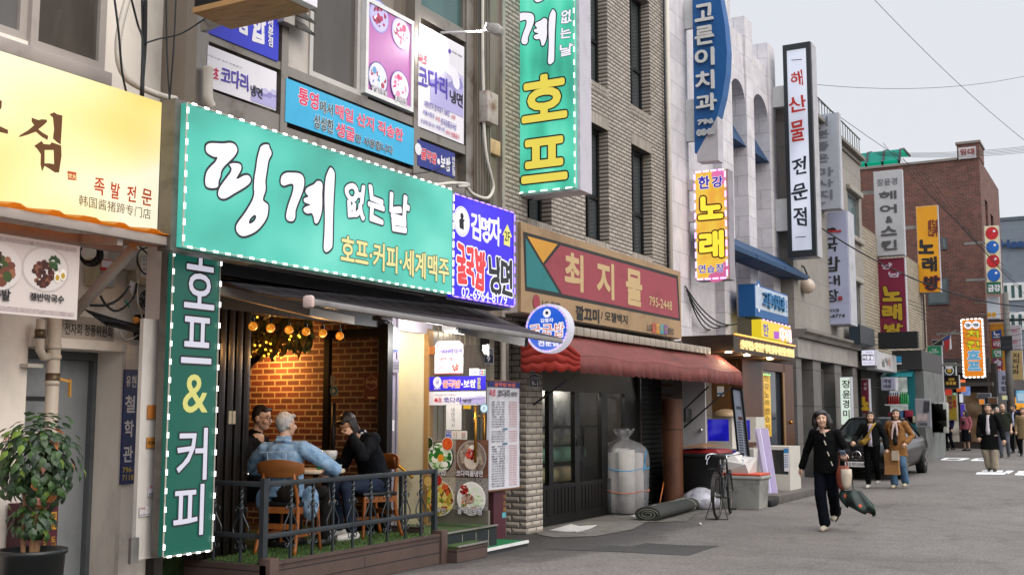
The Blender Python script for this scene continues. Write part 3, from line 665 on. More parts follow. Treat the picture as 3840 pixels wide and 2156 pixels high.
MB().box(-9.5, -5.22, RY - .5, RY - .02, -.1, 3.9).box(-5.19, -4.95, RY, 57, -.1, 3.7).build('shopfront', mat('#2a2420', .6, 0, .5, 1.5), rb); MB().box(-9.6, -5.0, RY - 1.1, RY - .5, 2.75, 2.9).box(-9.6, -5.1, RY - .7, RY - .5, 3.3, 3.9).build('shop_canopy', mat('#3d3936', .6, 0, .3), rb)
for x, w_, h, e_ in ((-8.9, .9, '#b8863a', .22), (-7.7, .7, '#6a4a9a', .3), (-6.9, .5, '#c8c0b0', .4), (-6.2, .7, '#8a6a4a', .2)): MB().box(x, x + w_, RY - .53, RY - .5, .5, 2.5).build('lit_window', lit(h, e_, .8, (2, 1, 3)), rb)
gb = thing('grey_building', 'blue grey office building with white window bands beyond the red brick', 'building', (-6, 72, 0))
MB().box(-14, -2.5, 72, 82, -.1, 13.1).build('wall', mat('#6e7781', .6, 0, .08), gb); MB().box(-14.05, -2.45, 71.95, 82, 13.1, 13.3).build('roof_edge', mat('#4f5963', .6), gb)
for q0, q1 in ((('L', 1375, 1225), ('L', 1600, 1320)), (('L', 1375, 1400), ('L', 1600, 1500))):
 p0, p1 = at(q0, 'y', 72), at(q1, 'y', 72); fw = MB().box(p0.x, p1.x, 71.93, 72, p1.z, p0.z).build('window', m_white, gb); b = MB(); n = 5
 for i in range(n): x = p0.x + (p1.x - p0.x) * i / n; b.box(x + .12, x + (p1.x - p0.x) / n - .1, 71.91, 71.93, p1.z + .15, p0.z - .15)
 b.build('pane', g_teal, fw)
fb = thing('dark_shop_row', 'row of dim shops with lit windows at the far end of the street', 'building', (-5.3, 62, 0))
MB().box(-12, -5.3, 57.5, 71, -.1, 5.2).build('wall', mat('#3a3432', .7, 0, .3), fb)
for i in range(4): window(fb, -5.27, 58 + i * 3.2, 60.6 + i * 3.2, .6, 2.9, m_black, lit(['#a08060', '#5b4a9a', '#c07a30', '#8890a8'][i], .35, .8, (1, 2, 2), name='lit_shop_window'), .1, muls=(59.3 + i * 3.2,))
# --- big lit signs of the pub building
PING = [[(293, 335), (320, 320), (400, 322), (445, 318), (475, 328), (490, 355), (487, 378), (470, 405), (440, 435), (405, 470), (388, 500), (383, 530), (372, 560), (368, 595), (345, 605), (310, 603), (292, 590), (287, 560), (292, 520), (305, 490), (330, 462), (352, 440), (365, 410), (340, 405), (305, 385), (292, 365)],
  [(440, 455), (465, 447), (505, 452), (517, 470), (512, 495), (495, 525), (485, 545), (500, 545), (530, 528), (560, 525), (577, 545), (572, 570), (545, 595), (505, 620), (470, 640), (435, 662), (405, 673), (380, 665), (370, 645), (375, 615), (395, 580), (425, 540), (450, 505), (455, 480)],
  [(640, 345), (660, 330), (690, 330), (697, 350), (710, 385), (690, 430), (680, 490), (670, 560), (672, 600), (668, 630), (655, 670), (660, 690), (685, 710), (688, 740), (680, 790), (650, 840), (610, 880), (560, 905), (520, 910), (490, 885), (485, 850), (500, 820), (530, 780), (560, 735), (590, 680), (600, 640), (598, 600), (602, 540), (612, 480), (622, 410)],
  [(600, 775), (612, 785), (605, 810), (585, 828), (567, 832), (568, 810), (582, 790)]]
GYE = [[(768, 560), (775, 530), (800, 510), (840, 508), (885, 512), (910, 530), (918, 565), (912, 610), (895, 660), (875, 710), (862, 750), (860, 790), (845, 815), (815, 812), (803, 790), (808, 750), (822, 700), (840, 650), (850, 605), (845, 580), (820, 580), (790, 590), (772, 580)],
       [(925, 622), (940, 602), (980, 582), (1000, 562), (1025, 565), (1035, 590), (1032, 640), (1033, 700), (1028, 760), (1015, 805), (1000, 830), (985, 825), (978, 790), (965, 765), (940, 768), (918, 755), (915, 735), (935, 722), (958, 712), (920, 695), (918, 672), (945, 660), (930, 640)],
       [(1055, 545), (1062, 520), (1085, 475), (1108, 500), (1112, 530), (1108, 620), (1103, 720), (1100, 850), (1098, 960), (1090, 990), (1062, 1013), (1045, 1000), (1043, 965), (1048, 880), (1050, 780), (1048, 680), (1050, 600)]]
m_signmetal = mat('#6d6964', .4, .5, .3, 3.)
lt_white = lit('#f2f0fa', .92); lt_cream = lit('#e6dd96', .85); lt_yel = lit('#ecd95a', .85); ink2 = mat('#26282c', .5, 0, .02)
green_lit = lit('#52c4b0', .84, .5, (.9, .9, 1.3)); green_lit2 = lit('#4fcfae', .9, .5, (3, 1, .9))
s = Sign('lit_sign', 'long turquoise backlit pub sign with huge white brush letters outlined in LEDs', 'sign', 'x', -6.4, dims=(6.27, 10.2, 2.88, 4.02))
s.box('panel', green_lit, y0=0, y1=.06); s.box('box', m_signmetal, -.06, s.w + .01, -.03, s.h + .03, .061, .2)
P = [[('D', *p) for p in pl] for pl in PING + GYE]
s.brush(P, lt_white, ink2, .02, (3,))
for ch, a, c in (('없', (1185, 778), (1300, 590)), ('는', (1320, 808), (1437, 625)), ('날', (1463, 868), (1580, 665))): s.text(ch, ('D', *a), ('D', *c), lt_white, .035, ink2, .04, wob=.16)
s.text('호프·커피·세계맥주', ('D', 1150, 1080), ('D', 1838, 1058), lt_cream, .022, ink2, .026)
for sd, n in (('t', 29), ('b', 28), ('l', 9)): s.leds(led_w, n, sd, .016, .05)
SG = s
s = Sign('lit_sign', 'violet backlit restaurant sign with red brush letters, phone number and yellow 2F arrow', 'sign', 'x', -6.42, dims=(10.24, 11.62, 2.86, 3.99))
viol = lit('#3412e0', .95, .3, (1, 1, 1)); lt_red = lit('#e83a40', .8)
s.box('panel', viol, y0=0, y1=.06); s.box('box', m_signmetal, -.01, s.w + .03, -.03, s.h + .03, .061, .35)
c = s.uv(('D', 1925, 818)); s.disc(c, .17, lt_white, 'emblem', 28, local=1); s.disc(c, .155, mat('#4a50a0', .5), 'emblem', 28, local=1); s.disc(c, .15, lt_white, 'emblem', 28, local=1)
s.disc((c[0], c[1] + .06), .035, m_ink, 'emblem', local=1); s.flat('emblem', [[(c[0] - .05, c[1] - .08), (c[0] + .04, c[1] - .09), (c[0] + .035, c[1] + .0), (c[0] + .06, c[1] + .02), (c[0] - .01, c[1] + .04), (c[0] - .06, c[1] + .01)]], m_ink, local=1)
for ch, a, c in (('김', (1985, 918), (2042, 780)), ('명', (2045, 932), (2102, 798)), ('자', (2104, 955), (2168, 812))): s.text(ch, ('D', *a), ('D', *c), lt_white, .03, wob=.14)
s.flat('arrow', [[('D', *p) for p in ((2180, 905), (2213, 835), (2243, 920), (2230, 917), (2229, 980), (2190, 965), (2192, 905))]], lit('#e8e27a', .85)); s.text('2F', ('D', 2196, 940), ('D', 2228, 888), m_ink, .01)
for ch, a, c in (('굴', (1885, 1205), (1947, 985)), ('국', (1950, 1220), (2002, 1003)), ('밥', (2005, 1240), (2070, 1020))): s.text(ch, ('D', *a), ('D', *c), lt_red, .035, lt_white, .035, wob=.16)
s.disc(('D', 2084, 1143), .022, lt_white)
for ch, a, c in (('냉', (2095, 1258), (2165, 1050)), ('면', (2166, 1278), (2240, 1072))): s.text(ch, ('D', *a), ('D', *c), ink2, .03, lt_white, .035, wob=.16)
s.text('02-6964-8179', ('D', 1915, 1297), ('D', 2205, 1290), lt_white, .018)
for sd, n in (('t', 10), ('b', 10), ('r', 9)): s.leds(led_v, n, sd, .014, .08, cluster=4)
s.leds(led_w, 11, 'l', .014, .07)
s = Sign('lit_sign', 'tall dark green vertical sign with white hof and coffee lettering and LED edging', 'sign', 'x', -6.8, dims=(6.57, 7.1, .47, 2.96))
s.box('panel', lit('#16705e', .42, .2, (1, 1, 1)), y0=0, y1=.05, bevel=0); s.box('box', m_signmetal, -.01, s.w + .01, -.01, s.h + .01, .051, .12)
w1 = lit('#d9d7e6', .75)
for ch, a, c, m in (('호', (765, 332), (893, 143), w1), ('프', (752, 562), (880, 384), w1), ('&', (757, 770), (862, 617), lit('#d8d37c', .75)), ('커', (731, 1055), (860, 836), w1), ('피', (716, 1290), (845, 1068), w1)):
 s.text(ch, ('C', *a), ('C', *c), m, .008, None if ch == '&' else ink2, .028)
for sd, n in (('l', 17), ('r', 14), ('b', 5), ('t', 4)): s.leds(led_w, n, sd, .015, .045, off=.005)
s = Sign('lit_sign', 'turquoise backlit projecting sign with yellow hof letters hanging off the beige brick wall', 'sign', 'y', 13.4, dims=(-7.39, -6.45, 4.63, 9.0))
s.box('panel', green_lit2, y0=0, y1=.05); s.box('box', mat('#b9b4bd', .4, .2, .1), -.02, s.w + .05, -.03, s.h, .051, .42)
def mp(pl, src, dst): return [('G', dst[0] + (x - src[0]) / (src[2] - src[0]) * (dst[2] - dst[0]), dst[1] + (y - src[1]) / (src[3] - src[1]) * (dst[3] - dst[1])) for x, y in pl]
P = [mp(p, (765, 475, 1112, 1013), (1027, 70, 1302, 462)) for p in GYE] + [mp(p, (285, 318, 710, 912), (1030, -390, 1275, 20)) for p in PING]
s.brush(P, lt_white, ink2, .018, (6,))
for ch, a, c in (('없', (1340, 168), (1415, 70)), ('는', (1335, 280), (1410, 195)), ('날', (1335, 405), (1425, 308))): s.text(ch, ('G', *a), ('G', *c), lt_white, .03, ink2, .03, wob=.14)
for ch, a, c in (('호', (1072, 872), (1372, 520)), ('프', (1070, 1302), (1374, 978))): s.text(ch, ('G', *a), ('G', *c), lt_yel, .03, ink2, .025)
s.leds(led_w, 24, 'l', .016, .07); s.leds(led_w, 24, 'r', .016, .07); s.leds(led_w, 5, 'b', .016, .1)
b = MB(); b.bar((.2, .25, 0), (-1.0, .9, -.25), .03).bar((-.35, .2, 1.2), (.0, .2, 1.2), .06).bar((-.35, .2, 3.2), (.0, .2, 3.2), .06); b.build('bracket', m_dkmetal, s.o, world=0)
aw = thing('awning', 'dark canvas roller awning sloping out over the pub opening', 'awning', (-6.9, 9.2, 2.6))
m_canvas = mat('#3a3438', .75, 0, .15, 2.); L0 = at(('Q', 855, 590), 'y', 7.5); X0 = L0.x
yr = gy(('W', 1412, 872), X0 + .12); zr = ax_(('W', 1412, 872), X0 + .12).z
A0, A1 = Vector((-7.18, 7.45, 2.80)), Vector((-7.18, yr - .1, 2.95)); B0, B1 = Vector((X0, 7.45, L0.z + .06)), Vector((X0 + .12, yr, zr + .1)); b = MB()
nx = 14
for i in range(nx):
 t0, t1 = i / nx, (i + 1) / nx
 for j in range(4):
  s0, s1 = j / 4, (j + 1) / 4
  f = lambda t, s_: A0.lerp(A1, t).lerp(B0.lerp(B1, t), s_) - Vector((0, 0, .05 * math.sin(math.pi * s_)))
  b.quad(f(t0, s0), f(t1, s0), f(t1, s1), f(t0, s1))
cv = b.build('canvas', m_canvas, aw, fix=0, smooth=1)
md = cv.modifiers.new('thickness', 'SOLIDIFY'); md.thickness = .008
m_bar = mat('#8b8785', .35, .5, .2, 3.)
MB().bar(B0 - Vector((0, 0, .03)), B1 - Vector((0, 0, .03)), .045, .055).build('front_bar', m_bar, aw, bevel=.008)
MB().bar(B0 + Vector((0, -.05, -.03)), B0 + Vector((0, .0, -.03)), .11, .11).build('end_cap', mat('#c7aca6', .5), aw, bevel=.03)
b = MB(); e0 = at(('Q', 60, 390), 'y', 7.3); e1 = ax_(('Q', 790, 640), -6.75); e2 = ax_(('Q', 1190, 720), -7.0)
b.bar((-7.2, 7.3, 2.72), e1, .06, .08).bar(e1, e2, .06, .08); b.build('arm', mat('#8d857e', .45, .3, .2), aw)
b = MB(); g0 = Vector((-7.15, yr - .4, 2.62)); g1 = B1 - Vector((.1, .7, .08)); b.bar(g0, g1, .05, .1); b.build('side_arm', m_dkmetal, aw)
MB().box(-7.25, -7.05, 7.3, 11.6, 2.82, 2.93).build('cassette', m_dkmetal, aw)
fl = thing('floodlight', 'small square floodlight mounted under the pub awning', 'lamp', ax_(('Q', 1465, 712), -6.95))
b = MB(M=Matrix.Translation(ax_(('Q', 1465, 712), -6.95))); b.box(-.06, .06, -.1, .1, -.01, .035); b.build('housing', m_chrome, fl); b = MB(M=Matrix.Translation(ax_(('Q', 1465, 712), -6.95))); b.box(-.02, .02, -.02, .02, .035, .2); b.build('bracket', m_black, fl)
s = Sign('lit_sign', 'round blue backlit sign with a white rim in front of the red shop awning', 'sign', 'y', 12.45, dims=(-6.68, -6.06, 2.35, 2.97))
rc = (.28, .31); b = MB()
b.lathe([(.3, 0), (.31, .01), (.31, .15), (.3, .16)], (rc[0], 0, rc[1]), 40, Matrix.Rotation(R(-90), 4, 'X')); b.build('drum', lit('#e8e6f4', .55), s.o, world=0)
s.disc(rc, .275, lit('#2a63d8', .85, .3), 'panel', 40, local=1)
s.disc((rc[0], rc[1] + .19), .055, lt_white, 'emblem', local=1); s.disc((rc[0], rc[1] + .195), .022, m_ink, 'emblem', local=1)
s.text('김명자', (rc[0] - .09, rc[1] + .075), (rc[0] + .09, rc[1] + .125), lt_white, .03, wob=.1, loc=1)
s.text('굴국밥', (rc[0] - .245, rc[1] - .11), (rc[0] + .245, rc[1] + .06), lit('#e07850', .7), .0, lt_white, .06, wob=.14, loc=1)
s.text('전문점', (rc[0] - .12, rc[1] - .22), (rc[0] + .16, rc[1] - .15), lt_white, .03, wob=.1, loc=1)
b = MB()
for k in range(44):
 if k % 4 == 3: continue
 a = 2 * math.pi * k / 44; b.box(rc[0] + .285 * math.cos(a) - .008, rc[0] + .285 * math.cos(a) + .008, -.02, -.004, rc[1] + .285 * math.sin(a) - .008, rc[1] + .285 * math.sin(a) + .008)
b.build('led_strip', led_v, s.o, world=0, fix=0); MB().bar((0, .1, .3), (-.75, .1, .5), .035).build('bracket', m_dkmetal, s.o, world=0)
# --- prints: food pictures
def blobs(s, c, r, cols, n, name='food_print', sq=1., sz=(.12, .3), ell=True):
 rnd = random.Random(int(c[0] * 1000 + c[1] * 777))
 groups = {}
 for i in range(n):
  a = rnd.uniform(0, 6.28); d = r * math.sqrt(rnd.random()) * .85; m = rnd.choice(cols); q = r * rnd.uniform(*sz); e = rnd.uniform(.35, 1) if ell else 1; t = rnd.uniform(0, 3.14)
  ct = (c[0] + d * math.cos(a), c[1] + d * math.sin(a) * sq)
  groups.setdefault(m.name, (m, []))[1].append((ct, q, e, t))
 s.lay += 1; b = MB(); ms = []
 for m, L in groups.values():
  b.k = len(ms); ms.append(m)
  for j, (ct, q, e, t) in enumerate(L):
   y = -LY[0] * s.lay - .0001 * (rnd.random() * 5); pts = []
   for k in range(8):
    an = 2 * math.pi * k / 8; px_, pz = q * math.cos(an), q * e * math.sin(an)
    pts.append((ct[0] + px_ * math.cos(t) - pz * math.sin(t), y, ct[1] + px_ * math.sin(t) + pz * math.cos(t)))
   b.quad(*pts)
 s.lay += 1
 return b.build(name, ms, s.o, world=0, fix=0)
pr = lambda h: mat(h, .35, 0, .03, 8.)
def dish(s, q, r, plate, rim, food, n=26, fr=.8, local=False, rz=None):
 c = q if local else s.uv(q)
 s.disc(c, r, pr(rim), 'food_print', 28, rz, local=1); s.disc(c, r * .92, pr(plate), 'food_print', 28, rz and rz * .92, local=1)
 blobs(s, c, r * fr, [pr(h) for h in food], n)
# --- upper banners of the restaurant
def banner(label, px, m, c=UX + .035, name='window_banner', t=.02, cat='banner', axis='x'):
 s = Sign(name, label, cat, axis, c, px); s.box('panel', m, y0=0, y1=t); return s
m_bwhite = mat('#d9d6dc', .35, 0, .06, 2.)
s = banner('blue window banner with white brush letters, half hidden by the box sign above', [('B', 165, -250), ('B', 716, 55), ('B', 712, 480), ('B', 165, 255)], mat('#3138b8', .35, 0, .08, 2.))
for ch, a, c in (('삼', (395, 240), (490, 105)), ('합', (500, 290), (602, 140)), ('보', (290, 170), (372, 40))): s.text(ch, ('B', *a), ('B', *c), m_bwhite, .04, wob=.16)
for ch, a, c in (('전', (628, 222), (668, 150)), ('문', (628, 290), (668, 225)), ('점', (628, 355), (665, 295))): s.text(ch, ('B', *a), ('B', *c), m_bwhite, .02)
kodari_red, kodari_pur = mat('#c02048', .5, 0, .02), mat('#4a3aa0', .5, 0, .02)
def mountains(s, x0, x1, z0, z1, seed=1):
 rnd = random.Random(seed); cs = [pr('#b9b4d4'), pr('#8a84b8'), pr('#a9a3cf')]
 for k in range(3):
  base = z0 + (z1 - z0) * (.5 - k * .2); pts = [(x0, base - .3 * (z1 - z0))]
  for i in range(13):
   t = i / 12; pts.append((x0 + (x1 - x0) * t, base + (z1 - z0) * (.35 * (.3 + t) * rnd.uniform(.5, 1) - .05)))
  pts.append((x1, base - .3 * (z1 - z0))); s.flat('landscape_print', [pts], cs[k], local=1)
s = banner('white noodle banner with purple letters under the blue window banner', [('B', 160, 335), ('B', 695, 572), ('B', 692, 870), ('B', 160, 662)], m_bwhite)
mountains(s, s.w * .62, s.w, .05, s.h * .62)
s.text('자랑스런 우리 전통음식', ('B', 155, 430), ('B', 425, 525), m_ink, .005); s.text('속초', ('B', 158, 600), ('B', 246, 540), kodari_red, .02, wob=.15)
s.text('코다리', ('B', 265, 640), ('B', 472, 588), kodari_pur, .02, wob=.12); s.text('냉면', ('B', 490, 735), ('B', 582, 690), m_ink, .02, wob=.15)
s = banner('sky blue banner with pink outlined letters across the middle of the upper floor', [('B', 770, 585), ('D', 1620, 240), ('D', 1618, 475), ('B', 765, 925)], mat('#3aa5cf', .4, 0, .08, 2.))
bp, bk = mat('#d2335f', .5, 0, .02), mat('#3c3b3c', .5, 0, .02)
for t, a, c, m in (('통영', ('B', 865, 800), ('B', 1020, 735), bp), ('에서', ('B', 1030, 865), ('B', 1130, 815), bk), ('매일 산지 직송한', ('B', 1150, 905), ('D', 1548, 235), bp), ('싱싱한', ('B', 982, 985), ('B', 1135, 940), bk), ('생굴', ('B', 1155, 1050), ('B', 1298, 1000), bp), ('만 사용합니다', ('D', 1245, 310), ('D', 1482, 342), bk)):
 s.text(t, a, c, m, .022, m_bwhite if m is bp else pr('#cfe6ee'), .03)
s = banner('food poster with four noodle bowls in a white window frame', [('G', -40, 0), ('G', 265, 190), ('G', 265, 782), ('G', -40, 625)], pr('#b06aa8'), UX + .05)
s.frame('frame', m_white, .05)
for q, rim, plate, food in ((('G', 40, 120), '#8f8fd0', '#b9b4e0', ('#b0305a', '#e8e0ea', '#8a2848')), (('G', 195, 240), '#a48fd0', '#cfc8e8', ('#c84070', '#f0e8f0', '#8a2848')), (('G', 30, 560), '#4a4a90', '#d8d0e0', ('#a8405a', '#c8e0f0', '#f0f0f0', '#5890c0')), (('G', 185, 620), '#6a5aa0', '#ead8e4', ('#e090b0', '#d04878', '#f0e0e8'))): dish(s, q, .185, plate, rim, food, 22)
s.text('굴·돼지보쌈', ('G', -20, 655), ('G', 92, 655), m_bwhite, .02, ink2, .04); s.text('홍어삼합', ('G', 145, 725), ('G', 232, 715), m_bwhite, .02, ink2, .04)
s = banner('large white noodle poster with a leaping fish, lit by the arm lamp', [('G', 325, 150), ('G', 648, 350), ('G', 645, 1032), ('G', 320, 902)], m_bwhite)
mountains(s, s.w * .25, s.w * .98, s.h * .36, s.h * .82, 4)
s.flat('fish_print', [[('G', *p) for p in ((505, 465), (540, 460), (590, 500), (610, 560), (605, 640), (570, 610), (560, 560), (520, 520))]], pr('#e4e0ee'), bez=True)
s.text('거상 F&B', ('G', 558, 375), ('G', 630, 400), m_ink, .01); s.disc(('G', 543, 368), .03, kodari_pur)
s.text('속초', ('G', 322, 445), ('G', 384, 400), kodari_red, .02, wob=.15); s.text('코다리', ('G', 322, 620), ('G', 522, 560), kodari_pur, .02, wob=.12); s.text('냉면', ('G', 545, 735), ('G', 635, 680), m_ink, .02, wob=.15)
s.text('대한민국 한식대가 100인', ('G', 362, 760), ('G', 540, 795), kodari_pur, .008); s.text('선정', ('G', 552, 845), ('G', 580, 830), kodari_red, .012)
s.text('서울시장상', ('G', 350, 815), ('G', 432, 815), kodari_pur, .008); s.text('수상,', ('G', 440, 860), ('G', 474, 840), kodari_red, .012); s.text('한국유통공사상', ('G', 478, 890), ('G', 588, 890), kodari_pur, .008)
s.text('수상에 빛나는 자랑스런', ('G', 332, 875), ('G', 505, 915), kodari_pur, .008); s.text('우리 전통음식', ('G', 512, 960), ('G', 608, 965), kodari_red, .012)
s = banner('small navy restaurant banner with red letters right above the violet sign', [('G', 318, 985), ('G', 583, 1105), ('G', 580, 1285), ('G', 316, 1165)], mat('#262f7c', .35, 0, .08))
s.disc(('G', 320, 1065), .07, m_bwhite)
for t, a, c, m in (('굴국밥', (340, 1135), (452, 1100), mat('#c83048', .5, 0, .02)), ('·', (458, 1165), (470, 1140), m_bwhite), ('보쌈', (478, 1200), (548, 1135), m_bwhite)): s.text(t, ('G', *a), ('G', *c), m, .03, m_bwhite if t == '굴국밥' else None, .03, wob=.14)
for ch, a, c in (('전', (558, 1160), (578, 1125)), ('문', (558, 1205), (578, 1170)), ('점', (558, 1250), (578, 1215))): s.text(ch, ('G', *a), ('G', *c), m_bwhite, .015)
pl = ax_(('G', 480, 235), UX + .06); pe = at(('G', 865, 215), 'y', pl.y + .35)
al = thing('poster_lamp', 'white floodlight on a long arm shining back at the posters', 'lamp', pl)
MB().tube([pl, pe - Vector((.1, 0, 0))], .014).build('arm', m_white, al, smooth=1)
Mr = Matrix.Translation(pe) @ Euler((0, R(20), R(10))).to_matrix().to_4x4()
hd = MB(M=Mr).loft([[(-.1, -.07, -.03), (-.1, .07, -.03), (-.1, .07, .05), (-.1, -.07, .05)], [(.05, -.07, -.06), (.05, .07, -.06), (.05, .07, .07), (.05, -.07, .07)], [(.11, -.05, -.04), (.11, .05, -.04), (.11, .05, .04), (.11, -.05, .04)]]).build('head', mat('#a39f9a', .4, .3), al, bevel=.01)
MB(M=Mr).box(-.112, -.101, -.06, .06, -.025, .045).build('lamp_glass', lit('#fff8ee', 14, name='lamp_glow'), hd)
sp = bpy.data.lights.new('spot', 'SPOT'); sp.energy = 55; sp.spot_size = R(75); sp.spot_blend = .8; sp.shadow_soft_size = .05; sp.color = (1, .93, .86)
spo = bpy.data.objects.new('spot', sp); COL.objects.link(spo); spo.parent = al; spo.location = pe + Vector((-.14, -.02, 0)) - al.location
dv = (Vector((UX, 10.6, 5.75)) - pe); spo.rotation_euler = dv.to_track_quat('-Z', 'Y').to_euler()
# --- box sign, vent, pipes and boxes on the upper walls
z0 = at(('B', 60, 60), 'y', 6.75); z1 = at(('B', 735, 60), 'y', 6.75)
bs = thing('box_sign', 'dark projecting box sign with a worn wooden underside at the top of the photo', 'sign', (z0.x, 6.75, z0.z))
MB().box(z0.x, z1.x - .1, 6.75, 7.2, z0.z, z0.z + 1.2).build('box', m_black, bs); MB().box(z0.x - .01, z1.x - .09, 6.74, 7.21, z0.z - .05, z0.z - .002).build('underside', mat('#a07c52', .6, 0, .3, 4., stretch=(1, 6, 1)), bs)
MB().box(z1.x - .098, z1.x, 6.75, 7.2, z0.z - .03, z0.z + 1.2).build('end_face', m_bwhite, bs)
MB().bar(at(('B', 120, 215), 'y', 7.1), at(('B', 480, 60), 'y', 7.1), .05, .09).build('bracket', m_steel, bs)
vt = thing('vent_louver', 'grimy louvred exhaust vent beside the upper window', 'vent', ax_(('B', 850, 210), UX + .02)); v0, v1 = ax_(('B', 825, 205), UX + .1), ax_(('B', 968, 265), UX + .1)
MB().box(UX, UX + .12, v0.y - .16, v0.y - .0, v0.z, v0.z + 1.).build('side_plate', mat('#9c958e', .5, .3, .3), vt)
for i in range(6): z = v0.z + i * .125; MB().add([(UX + .14, v0.y, z), (UX + .14, v1.y, z), (UX + .02, v1.y, z + .12), (UX + .02, v0.y, z + .12)], [(0, 1, 2, 3)]).box(UX + .13, UX + .15, v0.y, v1.y, z - .02, z + .005).build('louver', mat('#4a4540', .35, .4, .5, 9., dirtcol='#0d0c0b'), vt)
def pipe(name, label, pts, r, m, cat='pipe', n=10, sm=6, group=None):
 P = smoothpts(pts, sm) if sm else [Vector(p) for p in pts]
 o = thing(name, label, cat, P[0], group=group); ob = MB().tube(P, r, n).build('run', m, o, smooth=1); return o
pipe('conduit', 'pale corrugated conduit running down beside the corner and looping over the violet sign', [ax_(('l', x, y), UX + .12) for x, y in ((208, -40), (208, 300), (212, 520), (218, 800), (235, 960), (262, 1070), (272, 1140), (235, 1195), (150, 1170), (110, 1120))], .022, m_wwire)
pipe('conduit', 'white conduit lying along the top edge of the turquoise sign', [ax_(('D', x, y), -6.7) for x, y in ((1690, 570), (1760, 585), (1850, 575), (1950, 578), (1965, 590), (1900, 595))], .02, m_wwire)
pipe('conduit', 'thick white conduit bending down onto the yellow sign corner', [ax_(('A', x, y), -7.2) for x, y in ((775, -30), (735, 120), (712, 250), (718, 380), (760, 470), (830, 520), (960, 575), (1060, 598))], .028, m_pipe)
pipe('drain_pipe', 'grey plastic drain elbow behind the left end of the turquoise sign', [ax_(('B', x, y), UX + .1) for x, y in ((165, 520), (165, 640), (165, 760), (190, 830))], .045, m_pipe)
def ebox(label, q0, q1, x, d, m, name='junction_box', cat='box'):
 a, c = ax_(q0, x), ax_(q1, x); o = thing(name, label, cat, (x - d, min(a.y, c.y), min(a.z, c.z)))
 MB().box(x - d, x, min(a.y, c.y), max(a.y, c.y), min(a.z, c.z), max(a.z, c.z)).build('case', m, o, bevel=.015); return o
o = ebox('rusty white control box with peeled stickers left of the projecting sign', ('l', 240, 540), ('l', 305, 760), BX + .3, .28, mat('#a59d95', .5, .2, .35, 4., dirtcol='#6b4a30'), 'control_box')
p0 = at(('l', 303, 520), 'y', 13.25); p1 = at(('l', 395, 760), 'y', 13.25); MB().box(p0.x, p1.x, 13.2, 13.24, p1.z, p0.z).build('cover', mat('#8f8e8e', .5, .2, .05, 14., dirtcol='#d8d8da'), o)
o = ebox('yellowed junction box under the rusty control box', ('l', 258, 830), ('l', 318, 945), BX + .18, .16, mat('#b39a70', .6, 0, .25)); o = ebox('slim grey switch box beside the yellowed junction box', ('l', 228, 822), ('l', 250, 908), BX + .1, .08, m_greyplastic)
# --- left shop fittings
s = Sign('lit_sign', 'pale yellow backlit restaurant sign with one big brown brush character', 'sign', 'x', -6.95, dims=(3.9, 6.53, 3.08, 4.16))
t = NT('cream_lightbox'); gr = t.ramp(t.noise(t.co((.5, 1, .9)), 1.1, 1, .3), [(.36, lin('#f2cf6a')), (.5, lin('#faedb0')), (.6, lin('#fdf8dc'))]); t.l(gr, t.b.inputs['Emission Color']); t.b.inputs['Emission Strength'].default_value = .78; t.b.inputs['Base Color'].default_value = (.2, .15, .06, 1); s.box('panel', t.m, y0=0, y1=.06); s.box('box', mat('#a8865a', .4, .4, .2), -.02, s.w + .02, -.03, s.h + .02, .061, .3)
bro = lit('#8a5212', .25); rdo = lit('#e0501e', .5)
JIP = [[(190, 710), (230, 725), (250, 720), (280, 722), (283, 735), (262, 755), (230, 780), (255, 800), (290, 820), (285, 845), (250, 825), (215, 795), (160, 815), (112, 828), (120, 815), (170, 785), (205, 755), (190, 735)], [(297, 690), (325, 678), (345, 690), (375, 697), (372, 760), (365, 872), (345, 860), (318, 835), (325, 780), (318, 710)], [(205, 880), (250, 850), (262, 868), (300, 872), (310, 858), (368, 878), (370, 940), (355, 1040), (330, 1040), (300, 1020), (268, 1000), (252, 1035), (243, 990), (245, 930), (225, 900)], [(268, 905), (322, 905), (325, 990), (298, 985), (268, 985)]]
s.flat('lettering', [[('A', *p) for p in pl] for pl in JIP], bro); s.flat('lettering', [[('A', *p) for p in ((-60, 660), (-10, 600), (10, 610), (8, 650), (-20, 690))], [('A', *p) for p in ((-60, 800), (-5, 760), (48, 785), (46, 808), (-10, 795), (-60, 830))]], bro)
s.flat('stamp', [[('A', *p) for p in ((404, 1030), (458, 1040), (459, 1088), (408, 1082))]], rdo); s.text('世光', ('A', 408, 1072), ('A', 457, 1054), lit('#f6e6a0', .8), .02)
for ch, a, c in (('족', (562, 1165), (628, 1085)), ('발', (665, 1192), (722, 1108)), ('전', (758, 1210), (815, 1130)), ('문', (850, 1230), (912, 1150))): s.text(ch, ('A', *a), ('A', *c), rdo, .015, wob=.1)
s.text('韩国酱猪蹄专门店', ('A', 470, 1238), ('A', 905, 1262), bro, .0)
a = thing('awning', 'small yellow corrugated awning on grey beams over the left shop', 'awning', (-7.5, 5., 2.9)); b = MB(); n = 60
m_yellow = mat('#d9a24a', .45, 0, .15, 2., name='translucent_sheet'); translucent(m_yellow, .6, '#f0b050')
yr_ = 6.35
for i in range(n):
 y0 = 3.2 + (yr_ - 3.2) * i / n; y1 = 3.2 + (yr_ - 3.2) * (i + 1) / n; h = lambda y: .022 * (1 if math.sin(y * 21) > .2 else 0)
 b.quad((-7.5, y0, 3.1 + h(y0)), (-7.5, y1, 3.1 + h(y1)), (-6.48, y1, 2.965 + h(y1)), (-6.48, y0, 2.965 + h(y0)))
cv = b.build('roof_sheet', m_yellow, a, fix=0); cv.modifiers.new('t', 'SOLIDIFY').thickness = .006
m_beam = mat('#9b9088', .5, .1, .15)
